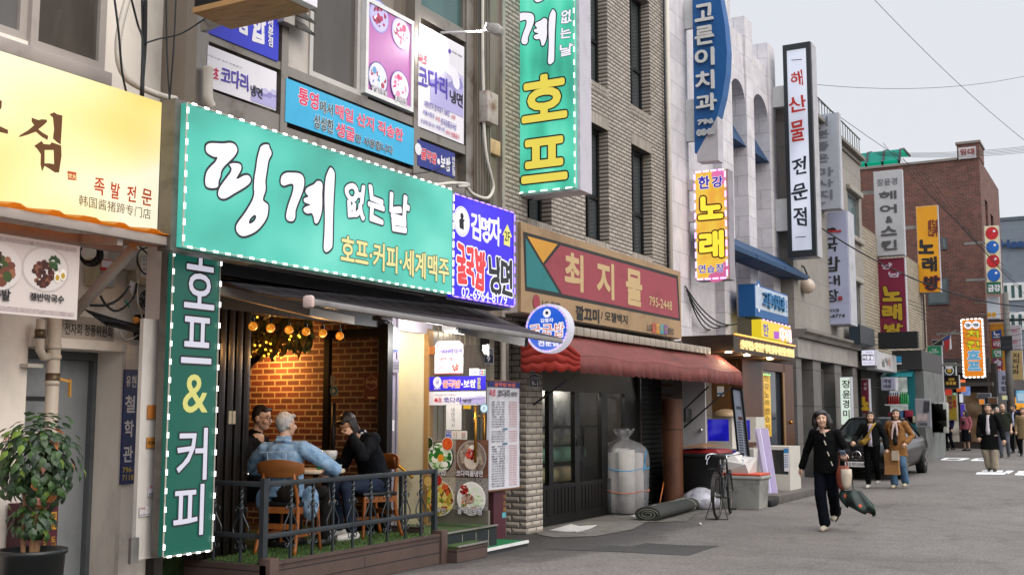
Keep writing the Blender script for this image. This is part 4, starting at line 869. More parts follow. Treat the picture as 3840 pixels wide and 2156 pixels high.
MB().box(-6.56, -6.5, 3.2, yr_, 2.885, 2.955).build('front_beam', m_beam, a, bevel=.006); MB().box(-7.02, -6.96, 3.2, 6.2, 2.86, 2.94).build('back_beam', m_beam, a, bevel=.006)
MB().bar((-7.5, yr_ - .03, 3.02), (-6.5, yr_ - .03, 2.91), .05, .06).bar((-7.5, 5.8, 2.98), (-6.55, 5.8, 2.87), .05, .07).build('rafter', m_beam, a)
p1 = ax_(('k', 1855, 395), -6.72); p0 = ax_(('k', 940, 1400), -7.5); MB().bar(p0, p1, .055, .075).build('brace', m_beam, a, bevel=.004)
s = Sign('food_banner', 'white cloth banner with two noodle platters hanging under the yellow awning', 'banner', 'x', -6.72, [('C', -140, 20), ('C', 328, 68), ('C', 325, 380), ('C', -140, 355)])
m_cloth = mat('#c4b9b4', .8, 0, .12, 2.5, .15, 5); s.box('cloth', m_cloth, y0=0, y1=.012)
for zz in (.02, s.h - .05): MB().box(0, s.w - .03, -.002, -.0005, zz, zz + .03).build('border', mat('#a89a98', .8, 0, .3, 40.), s.o, world=0)
c = s.uv(('C', 190, 178)); s.disc(c, .2, pr('#b3a8a4'), 'food_print', 32, .165, local=1); s.disc(c, .185, pr('#c9c0bc'), 'food_print', 32, .15, local=1)
c2 = s.uv(('C', 180, 195)); blobs(s, c2, .1, [pr('#5a2c1e'), pr('#3a1a12'), pr('#7a4a34')], 60, sz=(.12, .3)); blobs(s, s.uv(('C', 225, 150)), .055, [pr('#2c4420'), pr('#3d5a2a'), pr('#22361a')], 40, sz=(.15, .35))
for q in (('C', 236, 208), ('C', 259, 200)): s.disc(q, .028, pr('#e2dcd0'), 'food_print', 16, .042); s.disc((s.uv(q)[0], s.uv(q)[1] - .008), .017, pr('#b08c28'), 'food_print', 12, .022, local=1)
c = s.uv(('C', -20, 165)); s.disc(c, .2, pr('#c9c0bc'), 'food_print', 32, .165, local=1); blobs(s, c, .15, [pr('#6a3a2a'), pr('#8c5a40'), pr('#2a2418'), pr('#3a4a22')], 70, sz=(.12, .3))
s.text('쟁반막국수', ('C', 120, 305), ('C', 262, 288), m_ink, .03, wob=.08); s.text('족발', ('C', -40, 300), ('C', 40, 266), m_ink, .03, wob=.08)
s = Sign('plaque', 'cream transom plaque with black committee lettering above the grey steel door', 'sign', 'x', LX + .012, [('C', 200, 360), ('C', 474, 385), ('C', 474, 488), ('C', 200, 480)])
s.box('panel', mat('#a99d90', .6, 0, .1), y0=0, y1=.012); s.text('전자회 정풍위원회', ('C', 268, 446), ('C', 466, 415), m_ink, .01)
s = Sign('plaque', 'narrow navy wall plaque with white vertical letters beside the steel door', 'sign', 'x', LX + .075, [('C', 519, 593), ('C', 574, 593), ('C', 555, 1068), ('C', 502, 1068)])
s.box('panel', mat('#1d2a5c', .4, 0, .1), y0=0, y1=.02)
wl_ = mat('#c9c7cc', .5, 0, .03)
for ch, a_, c_ in (('유', (524, 662), (543, 620)), ('현', (546, 665), (566, 618)), ('철', (519, 770), (560, 702)), ('학', (515, 872), (554, 804)), ('관', (510, 976), (550, 910))): s.text(ch, ('C', *a_), ('C', *c_), wl_, .02)
ye = mat('#c0a850', .5, 0, .03); s.text('796-', ('C', 507, 1020), ('C', 552, 996), ye, .012); s.text('7118', ('C', 505, 1053), ('C', 552, 1028), ye, .012)
dp = thing('drain_pipe', 'cream drain pipe with brown couplings and a yellow valve lever by the steel door', 'pipe', ax_(('C', 225, 800), LX + .1))
X_ = LX + .14
P = [ax_(('C', x, y), X_) for x, y in ((170, 385), (167, 440), (165, 510), (180, 540), (215, 540))]; b = MB(); b.tube([P[0], P[1], P[2], P[3], P[4]], .035, 12)
q = ax_(('C', 226, 480), X_); b.tube([(X_, q.y, 2.62), (X_, q.y, 0)], .05, 14)
for z in (q.z - .02, q.z - .1, 1.85, 1.35, .5): b.tube([(X_, q.y, z), (X_, q.y, z - .035)], .058, 14)
b.build('run', mat('#b3a798', .5, 0, .15, 3.), dp, smooth=1)
z = ax_(('C', 222, 632), X_).z; MB().tube([(X_, q.y, z - .045), (X_, q.y, z + .045)], .056, 14).build('coupling', mat('#5a4a38', .4, .5, .3), dp, smooth=1)
z2 = ax_(('C', 167, 445), X_).z; MB().tube([(X_, P[1].y, z2 - .035), (X_, P[1].y, z2 + .035)], .042, 14).build('coupling', mat('#5a4a38', .4, .5, .3), dp, smooth=1)
MB().bar((X_ + .06, q.y + .02, z), (X_ + .1, q.y + .08, z - .02), .02).bar((X_ + .1, q.y + .08, z - .0), (X_ + .1, q.y + .085, z - .14), .012, .025).build('valve_lever', mat('#b08030', .5, 0, .1), dp)
for z in (1.42, 1.95): MB().box(LX, LX + .1, q.y - .2, q.y - .06, z, z + .03).build('clamp', m_pipe, dp)
pipe('drain_pipe', 'thin grey conduit behind the potted tree', [(LX + .06, 5.42, 2.3), (LX + .06, 5.42, 1.), (LX + .06, 5.42, 0)], .018, m_pipe, sm=0)
o = ebox('beige internet junction box with a red and white label', ('O', 180, 205), ('O', 430, 580), -7.46, .12, mat('#b3a78c', .5, 0, .12), 'internet_box')
s_ = Sign('label_plate', 'red and white internet label stuck on the beige junction box', 'label', 'x', -7.455, [('O', 250, 225), ('O', 416, 245), ('O', 416, 385), ('O', 250, 370)])
s_.box('panel', mat('#b3262c', .5, 0, .03), y0=0, y1=.004); s_.box('panel', m_bwhite, .005, s_.w - .005, s_.h * .3, s_.h * .9, -.003, -.001)
s_.text('GiGA', ('O', 262, 300), ('O', 315, 275), m_ink, .02); s_.text('internet', ('O', 262, 326), ('O', 340, 304), m_ink, .01); s_.flat('bolt', [[('O', *p) for p in ((385, 285), (355, 302), (370, 306), (358, 322), (382, 302), (370, 298))]], m_red)
s_ = Sign('label_plate', 'grey printed form pasted low on the beige internet box', 'label', 'x', -7.455, [('O', 250, 385), ('O', 408, 400), ('O', 408, 555), ('O', 250, 540)]); s_.box('panel', mat('#9a9aa4', .6, 0, .1, 30.), y0=0, y1=.003); s_.text('F O C', ('O', 260, 420), ('O', 400, 408), m_ink, .01)
o = ebox('pale grey meter box tucked behind the awning brace', ('O', 500, 40), ('O', 685, 370), -7.44, .14, mat('#a8a49e', .5, 0, .1), 'meter_box')
o = ebox('tall cream distribution box with a white notice sheet', ('O', 690, 40), ('O', 925, 565), -7.46, .12, mat('#b5a893', .5, 0, .12), 'distribution_box')
s_ = Sign('notice_sheet', 'white paper notice on the tall cream distribution box', 'paper', 'x', -7.455, [('O', 735, 200), ('O', 875, 215), ('O', 872, 460), ('O', 735, 450)]); s_.box('paper', mat('#c9c5c2', .7, 0, .04), y0=0, y1=.003)
for i in range(4): s_.text('▪▪▪', ('O', 760, 250 + i * 55), ('O', 850, 238 + i * 55), mat('#8a8886', .7), 0)
for lab, pts, m in (('white cable tag with a red dot hanging in the tangle', ((615, 488), (672, 515), (638, 610), (582, 585)), m_bwhite), ('brown paper tag tied to the cables', ((235, 650), (315, 592), (402, 705), (325, 770)), mat('#b0a090', .7)), ('tiny white tag at the cable coils', ((870, 700), (900, 690), (935, 705), (925, 740), (880, 735)), m_bwhite), ('green plastic strip caught in the cables', ((535, 730), (565, 730), (605, 800), (590, 822)), mat('#3f8a78', .6))):
 P = [ax_(('O', *p), -7.4) for p in pts]; o = tag(MB().add(P + [p_ - Vector((.006, 0, 0)) for p_ in P], [tuple(range(len(P))), tuple(range(2 * len(P) - 1, len(P) - 1, -1))] + [(i, (i + 1) % len(P), (i + 1) % len(P) + len(P), i + len(P)) for i in range(len(P))]).build('cable_tag', m), lab, 'tag')
 if 'red dot' in lab: MB().tube([ax_(('O', 608, 562), -7.399), ax_(('O', 608, 562), -7.396)], .008, 10).build('dot', m_red, o)
rnd = random.Random(5)
def cable(label, pts, r=.007, m=None, x=-7.38, zoom='O', name='cable', group='loose cables above the steel door'):
 P = [ax_((zoom, *p[:2]), x + (p[2] if len(p) > 2 else rnd.uniform(-.04, .04))) for p in pts]
 return tag(MB().tube(smoothpts(P, 5), r, 6).build(name, m or m_wire, smooth=1), label, 'cable', group)
cable('thick black cable swooping under the internet box to the right', [(120, 785), (300, 785), (440, 730), (540, 640), (590, 560)], .011)
cable('thick black cable hanging in a loop below the brown paper tag', [(250, 680), (320, 790), (430, 855), (560, 790), (650, 680), (690, 520)], .01)
cable('white cable hanging in a deep loop over the steel door', [(375, 735), (440, 880), (470, 1060), (520, 1170), (600, 1195), (700, 1140), (765, 1040), (745, 920), (700, 780), (690, 600), (700, 480), (680, 380)], .006, m_wwire)
cable('grey cable curling from the white tag to the right', [(610, 600), (640, 670), (720, 695), (800, 660), (850, 610)], .006, m_wwire)
cable('black cable arching over the cream distribution box', [(940, 90), (740, 110), (690, 230), (740, 370), (860, 450), (960, 480)], .008)
cable('black cable dropping in front of the distribution box', [(700, 55), (860, 220), (960, 360), (1010, 470), (1025, 560), (950, 670)], .008)
cable('long black cable running down beside the metal post', [(935, 90), (960, 230), (1000, 320), (1025, 470), (1000, 600), (930, 690), (900, 850)], .008)
for i in range(9):
 cx, cy, r0 = rnd.uniform(780, 900), rnd.uniform(700, 780), rnd.uniform(60, 120); a0 = rnd.uniform(0, 360)
 cable('one of the black cable loops coiled at the right of the tangle', arc((cx, cy), r0, a0, a0 + rnd.uniform(250, 420), 12, lambda x, y: (x, y)), .006)
for i in range(5):
 cable('one of the dark coiled cables hung at the left of the internet box', arc((105 + i * 8, 150 + i * 6), 105 + i * 9, 20 * i, 20 * i + 400, 14, lambda x, y: (x, y)), .007)
for i in range(12):
 y0 = 860 + i * 18; cable('one of the sagging cables bundled over the door lintel', [(60 + i * 25, y0 - 20), (350, 930 + i * 9), (600, 1000 + i * 8), (760, 1040 + i * 10), (930, 960 + i * 18)], .008)
MB_ = MB().tube([ax_(('O', 675, 965), -7.38), ax_(('O', 675, 965), -7.30)], .03, 14); tag(MB_.build('warning_lamp', mat('#b8762a', .3, 0, .1), smooth=1), 'small round amber lamp in the cable tangle', 'lamp')
p0, p1 = ax_(('O', 815, 890), -7.44), ax_(('O', 955, 1205), -7.44); tag(MB().box(-7.6, -7.44, p0.y, p1.y, p1.z, p0.z).build('cable_box', m_void), 'open black cable box at the end of the tangle', 'box')
for k, pts in enumerate((((690, 0), (715, 200), (735, 430), (775, 620)), ((792, 0), (830, 150), (860, 260), (850, 560)), ((855, -20), (858, 280), (848, 575)), ((870, -20), (868, 280), (862, 580)), ((882, -20), (878, 280), (856, 578)), ((1000, -20), (1005, 300), (1020, 600), (1030, 900), (1010, 1200), (960, 1420)), ((1060, -20), (1045, 300), (1020, 620)), ((876, 262), (960, 235), (1100, 200), (1265, 92)))):
 cable('one of the black cables running down the wall between the two left buildings', pts, .009 if k < 5 else .007, None, -7.05, 'A', group='wall cables between the left buildings')
mp_ = thing('metal_post', 'tall pale hinged metal panel with torn stickers left of the green panel', 'post', (-7.0, 6.5, .4))
m_post = mat('#cdc7c1', .45, .15, .15, 2., stretch=(1, 1, .4))
MB().box(-7.04, -7.0, 6.47, 6.66, .44, 2.36).build('door_leaf', m_post, mp_); MB().box(-7.2, -6.99, 6.665, 6.80, .44, 3.06).build('side_leaf', mat('#d6ccc6', .45, .1, .12), mp_)
for q_ in (('C', 700, 140), ('C', 669, 697), ('C', 637, 1262)): z = ax_(q_, -6.99).z; MB().box(-6.99, -6.975, 6.63, 6.70, z - .045, z + .045).build('hinge', mat('#4a4038', .4, .5), mp_)
z = .5; MB().box(-7.0, -6.97, 6.4, 6.48, .42, .62).build('latch', m_steel, mp_)
for lab, px, m, tx in (('square orange sticker high on the metal post', ((613, 740), (648, 740), (648, 798), (613, 796)), '#a5642a', None), ('torn orange flyer with part of a phone number', ((608, 868), (668, 880), (668, 922), (612, 912)), '#a8702c', ('030-7', (614, 903), (664, 888), '#2a1a12')), ('white card loan sticker with red and blue letters', ((617, 1068), (677, 1068), (675, 1116), (616, 1116)), '#c9c6cc', ('카드', (620, 1089), (664, 1070), '#b02030')), ('small white sticker with red letters low on the post', ((580, 1160), (626, 1160), (624, 1202), (579, 1200)), '#bdb9b8', ('카드', (583, 1175), (604, 1163), '#a03030'))):
 s_ = Sign('sticker', lab, 'sticker', 'x', -6.985, [('C', *p) for p in px]); s_.box('paper', mat(m, .6, 0, .15, 14.), y0=0, y1=.003)
 if tx: s_.text(tx[0], ('C', *tx[1]), ('C', *tx[2]), mat(tx[3], .6), .025)
 if 'loan' in lab: s_.text('010-3224-8099', ('C', 618, 1114), ('C', 675, 1100), mat('#24306a', .6), .02)
 if 'small' in lab: s_.text('010-2899-5262', ('C', 580, 1198), ('C', 622, 1190), mat('#24306a', .6), .015)
s = Sign('pipe_cover', 'maroon gas pipe cover with yellow letters behind the potted tree', 'pipe cover', 'x', LX + .22, [('i', 390, 860), ('i', 468, 860), ('i', 445, 1500), ('i', 385, 1500)])
MB().box(-.22, s.w, 0, .2, -.2, s.h).build('cover', mat('#4a1c26', .5, 0, .15), s.o, world=0); yg = mat('#b08428', .5, 0, .05)
s.flat('label_patch', [[('i', *p) for p in ((412, 940), (456, 935), (450, 1078), (410, 1078))]], yg)
for ch, a_, c_ in (('주', (416, 1000), (450, 950)), ('의', (414, 1068), (448, 1012))): s.text(ch, ('i', *a_), ('i', *c_), mat('#4a1c26', .5), .02)
for ch, a_, c_ in (('도', (406, 1180), (444, 1135)), ('시', (404, 1240), (442, 1188)), ('가', (402, 1310), (438, 1260)), ('스', (400, 1360), (436, 1320)), ('관', (396, 1420), (432, 1370))): s.text(ch, ('i', *a_), ('i', *c_), yg, .02)
for ch, a_, c_ in (('3', (340, 1182), (372, 1150)), ('6', (338, 1222), (370, 1188))): s.text(ch, ('i', *a_), ('i', *c_), yg, .02)
tp = thing('potted_tree', 'bushy potted tree with some yellowed leaves in a black plastic pot', 'plant', (-6.9, 5.42, 0))
pc_ = Vector((-6.9, 5.43, 0)); MB().lathe([(.15, 0), (.19, .42), (.215, .43), (.225, .6), (.24, .61), (.24, .64), (.205, .64), (.2, .55), (.0, .54)], pc_, 36).build('pot', mat('#15191a', .35, 0, .2, 5.), tp, smooth=1)
b = MB()
for dx, dy, tx_, ty, r_ in ((.03, .0, .05, .12, .03), (-.02, .05, -.08, .1, .022), (.0, -.06, -.02, -.1, .02), (.04, -.03, .1, -.02, .02)): b.tube(smoothpts([pc_ + Vector((dx, dy, .5)), pc_ + Vector((dx * 1.2, dy * 1.3, .75)), pc_ + Vector((tx_ * .7, ty * .7, 1.0)), pc_ + Vector((tx_, ty, 1.3))], 4), [r_ * (1 - .045 * i) for i in range(13)], 8)
b.build('trunk', mat('#7a5a40', .8, 0, .3, 20., .4, 60), tp, smooth=1)
b = MB(); rnd = random.Random(11); lm = [mat('#243c1c', .4, 0, .2, 14.), mat('#182b15', .4, 0, .2, 14.), mat('#355024', .45, 0, .2, 14.), mat('#5c7428', .5, 0, .2, 14.), mat('#9a5f2c', .6, 0, .3, 14.), mat('#b0766a', .6, 0, .3)]
def leaf(b, c, nrm, up, L, k):
 nrm = nrm.normalized(); t = up - nrm * up.dot(nrm)
 if t.length < .1: t = nrm.orthogonal()
 t.normalize(); w = nrm.cross(t); b.k = k
 P = [c, c + t * L * .3 + w * L * .3 - nrm * .0, c + t * L * .62 + w * L * .26, c + t * L * 1.05 - nrm * L * .15, c + t * L * .62 - w * L * .26, c + t * L * .3 - w * L * .3, c + t * L * .5 + nrm * L * .07]
 b.add(P, [(0, 1, 6), (1, 2, 6), (2, 3, 6), (3, 4, 6), (4, 5, 6), (5, 0, 6)])
for i in range(900):
 if i < 780: ctr, rad = Vector((0, .02, 1.25)), Vector((.25, .30, .35))
 else: ctr, rad = Vector((.03, -.02, .83)), Vector((.15, .15, .12))
 d = Vector((rnd.gauss(0, 1), rnd.gauss(0, 1), rnd.gauss(0, 1))).normalized(); q_ = rnd.random() ** .35
 p = pc_ + ctr + Vector((d.x * rad.x, d.y * rad.y, d.z * rad.z)) * q_ * rnd.uniform(.85, 1.18)
 if p.z < .98 and i < 780 and rnd.random() < .45: continue
 k = rnd.choices(range(6), (40, 30, 22, 6, 2.2, 1.2))[0]
 leaf(b, p, d + Vector((.3, -.2, .5)), Vector((rnd.gauss(0, .5) + d.x * .5, rnd.gauss(0, .5) + d.y * .5, -1 + rnd.gauss(0, .3))), rnd.uniform(.05, .1), k)
b.build('foliage', lm, tp, fix=0)
# --- pub terrace
m_plank = brickmat('deck_planks', (.085, .052, .042), (.07, .043, .035), (.015, .01, .009), 4., .118, .006, 'auto', .35, .1, .3, .3)
t = NT('artificial_turf'); f_ = t.noise(t.co(), 90, 3, .8); f2_ = t.noise(t.co(), 3, 3, .6)
t.l(t.mix(1., t.ramp(f_, [(.3, (.012, .03, .006)), (.5, (.04, .085, .018)), (.7, (.11, .19, .05))]), t.ramp(f2_, [(.3, (.7, .7, .7)), (.7, (1.1, 1.1, 1.1))]), 'MULTIPLY'), t.b.inputs['Base Color'])
t.b.inputs['Roughness'].default_value = .9; t.bump(f_, 1., .02); m_turf = t.m
dk = thing('terrace_deck', 'low wooden terrace with artificial grass in front of the pub', 'deck', (-6.7, 9., 0)); DZ = .3; FX = -6.62
MB().box(FX - .04, FX, 7.68, 10.34, -.02, DZ - .01).box(FX - .05, FX + .015, 7.72, 10.32, DZ - .01, DZ + .015).build('fascia', m_plank, dk)
MB().box(-7.6, FX - .02, 7.60, 7.64, -.02, DZ - .01).build('fascia', m_plank, dk)
for y in (7.60, 10.34): MB().box(FX - .1, FX + .03, y, y + .12, -.02, DZ + .05).build('corner_post', mat((.075, .045, .036), .6, 0, .25), dk, bevel=.01)
MB().box(-11.6, FX - .05, 7.64, 10.5, .05, DZ).box(-7.5, -6.68, 10.5, 10.52, .05, DZ).build('turf', m_turf, dk)
b = MB(); rnd = random.Random(3)
for i in range(5200):
 x, y = rnd.uniform(-7.45, FX - .05), rnd.uniform(7.65, 10.38); h = rnd.uniform(.01, .022); a_ = rnd.uniform(0, 6.28); dx, dy = .004 * math.cos(a_), .004 * math.sin(a_); b.k = rnd.randrange(2)
 b.add([(x - dx, y - dy, DZ), (x + dx, y + dy, DZ), (x + rnd.uniform(-.01, .01), y + rnd.uniform(-.01, .01), DZ + h)], [(0, 1, 2)])
tag(b.build('turf_blades', [mat((.05, .11, .02), .8), mat((.09, .16, .04), .8)], dk, fix=0), kind='stuff')
st = thing('entrance_steps', 'turf covered entrance steps with white edges and dark tile risers beside the terrace', 'steps', (-6.8, 11., 0))
MB().box(-7.4, -6.48, 10.47, 11.12, -.02, .15).build('lower_step', m_plank, st); MB().box(-7.4, -6.49, 10.47, 11.1, .15, .175).build('lower_turf', m_turf, st); MB().box(-6.488, -6.46, 10.47, 11.12, .165, .181).build('nosing', m_alu, st)
MB().box(-8.4, -6.68, 10.52, 11.68, -.02, .27).build('upper_step', mat('#23282a', .35, 0, .2), st); MB().box(-8.4, -6.69, 10.52, 11.68, .271, .30).build('upper_turf', m_turf, st); MB().box(-6.688, -6.66, 10.52, 11.68, .29, .306).build('nosing', m_alu, st)
b = MB()
for y in (10.9, 11.2, 11.48): b.box(-6.68, -6.678, y, y + .006, 0, .255)
b.build('tile_joint', m_greyplastic, st)
MB().box(-7.3, -6.9, 10.38, 10.46, .3, .37).build('edge_board', m_plank, st)
mt = thing('green_mat', 'bright green rubber mat on a low kerb by the steps', 'mat', (-6.8, 11.7, 0)); MB().box(-7.4, -6.57, 11.13, 12.25, -.02, .055).build('kerb', mat('#2a2c2c', .8, 0, .3), mt); MB().box(-7.35, -6.58, 11.15, 12.22, .056, .068).build('mat', mat('#0f6a3c', .7, 0, .12, 8.), mt); MB().box(-6.575, -6.555, 11.13, 12.25, .04, .074).build('nosing', m_white, mt)
rl = thing('railing', 'grey wrought iron railing with twisted scroll balusters around the terrace', 'railing', (-6.72, 9., .3)); m_iron = mat('#3c4145', .4, .5, .2, 6.)
RX = -6.72
MB().box(RX - .025, RX + .025, 7.62, 7.68, .3, 1.03).build('post', m_iron, rl); MB().box(RX - .025, RX + .025, 10.36, 10.41, .3, 1.0).build('post', m_iron, rl)
MB().box(RX - .02, RX + .02, 7.68, 10.36, .955, 1.0).build('top_rail', m_iron, rl, bevel=.004); MB().box(RX - .015, RX + .015, 7.68, 10.36, .505, .55).build('lower_rail', m_iron, rl, bevel=.004)
MB().box(-7.6, RX - .025, 7.63, 7.67, .955, 1.0).build('top_rail', m_iron, rl, bevel=.004); MB().box(-7.6, RX - .025, 7.635, 7.665, .505, .55).build('lower_rail', m_iron, rl, bevel=.004)
MB().box(-7.5, RX - .7, 10.40, 10.43, .955, .99).box(-7.2, -7.16, 10.40, 10.43, .3, .955).build('inner_rail', m_iron, rl)
def baluster(x, y, alongx):
 f = (lambda s_, z: Vector((x + s_, y, z))) if alongx else (lambda s_, z: Vector((x, y + s_, z)))
 b = MB(); n = 10; rings = []
 for i in range(n + 1):
  z = .3 + .66 * i / n; tw = 0 if z < .74 else (z - .74) * 26; r_ = .010 if (z < .74 or z > .93) else .013
  rings.append([Vector((x + r_ * 1.35 * math.cos(tw + k * 1.5708 + .785), y + r_ * 1.35 * math.sin(tw + k * 1.5708 + .785), z)) for k in range(4)])
 r2 = []
 for i in range(41):
  z = .3 + .66 * i / 40; tw = 0 if not .74 < z < .93 else (z - .74) * 33; r_ = .010 * (1.45 if .76 < z < .91 and int((z - .76) / .05) % 2 == 0 else 1.1)
  r2.append([Vector((x + r_ * 1.3 * math.cos(tw + k * 1.5708 + .785), y + r_ * 1.3 * math.sin(tw + k * 1.5708 + .785), z)) for k in range(4)])
 b.loft(r2)
 for sg in (-1, 1):
  top = [(sg * (.045 + .022 * math.cos(a_)), .755 + .022 * math.sin(a_)) for a_ in [(-.2 + i * .55) if sg > 0 else (-.2 + i * .55) for i in range(8)]][::-1]
  cu = [(sg * (.046 - .02 * math.cos(i * .7)), .752 + .02 * math.sin(i * .7)) for i in range(7)][::-1]
  bo = [(sg * (.046 - .02 * math.cos(i * .7)), .43 - .02 * math.sin(i * .7)) for i in range(7)]
  pts = cu + [(sg * .018, .72), (sg * .05, .66), (sg * .088, .6), (sg * .085, .55), (sg * .05, .49), (sg * .015, .455)] + bo
  b.tube(smoothpts([f(*p) for p in pts], 2), .0062, 6)
 return b.build('baluster', m_iron, rl, smooth=False)
for y in (8.01, 8.32, 8.62, 8.93, 9.22, 9.51, 9.83, 10.12): baluster(RX, y, False)
for x in (-6.98, -7.3): baluster(x, 7.65, True)
t = NT('amber_bulb'); vo = t.n('ShaderNodeTexVoronoi'); vo.inputs['Scale'].default_value = 42; t.l(t.co(), vo.inputs['Vector'])
t.l(t.ramp(vo.outputs['Distance'], [(.1, (1., .78, .25)), (.35, (.9, .33, .02)), (.7, (.7, .2, .01))]), t.b.inputs['Emission Color']); t.b.inputs['Emission Strength'].default_value = .62; t.b.inputs['Base Color'].default_value = (.25, .07, .005, 1); m_amber = t.m
for i, y in enumerate((7.76, 8.0, 8.26, 8.51, 8.77, 9.04)):
 p = Vector((-7.0, y, 2.385 - .01 * (i == 5))); pos = ['leftmost', 'second from the left', 'third from the left', 'fourth from the left', 'fifth from the left', 'rightmost'][i]
 o = thing('string_bulb', f'round amber bulb hanging over the terrace, {pos} of the six', 'bulb', p, group='amber bulbs hanging over the terrace')
 MB().ball(p, .041, 10).build('globe', m_amber, o, smooth=1); MB().tube([p + Vector((0, 0, .038)), p + Vector((0, 0, .075))], .014, 8).tube([p + Vector((0, 0, .07)), p + Vector((.0, .01, .22))], .004, 5).build('cord', m_black, o)
 if i in (1, 4):
  pl_ = bpy.data.lights.new('bulb_light', 'POINT'); pl_.energy = 7; pl_.color = (1, .5, .15); pl_.shadow_soft_size = .05; lo = bpy.data.objects.new('bulb_light', pl_); COL.objects.link(lo); lo.parent = o; lo.location = (-.02, 0, -.12)
fo = thing('hanging_foliage', 'garland of dry green and brown artificial leaves on a branch under the pub ceiling', 'plant', (-8.3, 9.9, 2.2)); b = MB(); rnd = random.Random(8)
def Rp(x, y, yy=9.95): return at(('R', x, y), 'y', yy)
lmf = [mat('#6a6a34', .6, 0, .3, 12.), mat('#8a6a30', .6, 0, .3, 12.), mat('#4a522a', .6, 0, .3, 12.), mat('#a07a36', .6, 0, .3, 12.)]
for i in range(900):
 x = rnd.uniform(170, 1085); lo_ = 700 - max(0, x - 550) * .25 if x > 420 else 640 + (420 - x) * .2
 y = rnd.triangular(40, lo_, 330); p = Rp(x, y, rnd.uniform(9.75, 10.38)); k = rnd.choices(range(4), (4, 3, 4, 2))[0]
 leaf(b, p, Vector((rnd.gauss(.2, .6), -1, rnd.gauss(.2, .5))), Vector((rnd.gauss(0, .6), 0, -1)), rnd.uniform(.05, .1), k)
b.build('leaves', lmf, fo, fix=0)
MB().tube(smoothpts([Rp(150, 1050, 10.3), Rp(200, 880, 10.3), Rp(290, 740, 10.2), Rp(450, 620, 10.1), Rp(640, 450, 10.1), Rp(800, 200, 10.0)], 4), [.06 - .0018 * i for i in range(21)], 8).build('branch', mat('#1f1712', .8, 0, .3), fo, smooth=1)
fl_ = thing('fairy_lights', 'string of tiny warm lights tangled in the dry leaves', 'lights', Rp(500, 560)); m_fairy = lit('#ffb030', 5., name='fairy_glow')
for x, y in ((370, 138), (338, 510), (405, 512), (488, 470), (545, 490), (478, 565), (550, 580), (520, 625), (460, 650), (600, 685), (685, 675), (252, 690), (280, 660), (815, 390), (930, 398), (917, 380), (795, 432)): MB().ball(Rp(x, y, 9.72), .012, 6).build('bulb', m_fairy, fl_, smooth=1)
wl0 = bpy.data.lights.new('fairy_glow_light', 'POINT'); wl0.energy = 42; wl0.color = (1, .48, .13); wl0.shadow_soft_size = .06
lo = bpy.data.objects.new('fairy_glow_light', wl0); COL.objects.link(lo); lo.parent = fl_; lo.location = Rp(470, 660, 10.18) - fl_.location
m_wood = mat('#8a4f22', .4, 0, .3, 5., stretch=(1, 1, .25)); m_wood2 = mat('#7a4a22', .35, 0, .3, 7., stretch=(.3, 1, 1)); m_seat = mat('#141416', .35)
def chair(loc, rz, label):
 o = thing('wooden_chair', label, 'chair', loc, R(rz), 'wooden chairs around the pub table')
 def L(name, pts, w): b = MB(); b.tube(smoothpts(pts, 4), w, 8); return b.build(name, m_wood, o, world=0, smooth=1)
 for sx in (-1, 1):
  L('leg', [(sx * .19, .2, .44), (sx * .2, .215, .22), (sx * .215, .235, 0)], [.021 - .0008 * i for i in range(9)])
  L('rear_leg', [(sx * .14, -.20, .83), (sx * .165, -.215, .66), (sx * .185, -.185, .46), (sx * .19, -.2, .25), (sx * .205, -.27, 0)], [.017] * 4 + [.02] * 5 + [.021] * 4 + [.02] * 4)
 b = MB(); b.bar((-.19, .2, .4), (.19, .2, .4), .025, .06).bar((-.185, -.18, .4), (.185, -.18, .4), .025, .06).bar((-.19, -.18, .4), (-.19, .2, .4), .025, .06).bar((.19, -.18, .4), (.19, .2, .4), .025, .06).bar((-.19, -.2, .25), (.19, -.2, .25), .02, .05).bar((-.2, -.2, .17), (-.2, .21, .17), .02, .03).bar((.2, -.2, .17), (.2, .21, .17), .02, .03)
 b.build('apron', m_wood, o, world=0)
 MB().box(-.215, .215, -.2, .235, .43, .475).build('seat', m_seat, o, world=0, bevel=.018)
 b = MB(); rg = []
 for i in range(13):
  u = -1 + i / 6; x = u * .245; yb = -.235 + .055 * u * u; zl = .70 + .045 * u * u * u * u; zh = .87 - .04 * u * u; th = .011
  rg.append([Vector((x, yb - th, zl)), Vector((x, yb + th, zl)), Vector((x, yb + th - .012, zh)), Vector((x, yb - th - .012, zh))])
 b.loft(rg).build('backrest', m_wood2, o, world=0, bevel=.005)
 return o
chair((-7.10, 8.44, DZ), 12, 'wooden chair with its back to the street, under the man in the denim jacket')
chair((-7.23, 9.92, DZ), 160, 'wooden chair under the man holding a phone, next to the door post')
chair((-7.95, 8.72, DZ), -55, 'wooden chair half hidden by the folded doors, under the man with glasses')
tb_ = thing('round_table', 'small round cafe table with a pale top between the three men', 'table', (-7.38, 9.17, DZ))
MB().lathe([(0, .695), (.29, .695), (.3, .705), (.3, .725), (.29, .735), (0, .735)], (-7.38, 9.17, DZ), 40).build('tabletop', mat('#c0b4a0', .4, 0, .08), tb_, smooth=False)
for a_ in (0, 90, 180, 270): MB().tube([(-7.38 + .12 * math.cos(R(a_ + 45)), 9.17 + .12 * math.sin(R(a_ + 45)), DZ + .695), (-7.38 + .2 * math.cos(R(a_ + 45)), 9.17 + .2 * math.sin(R(a_ + 45)), DZ)], .012, 8).build('leg', m_dkmetal, tb_, smooth=1)
TZ = DZ + .735
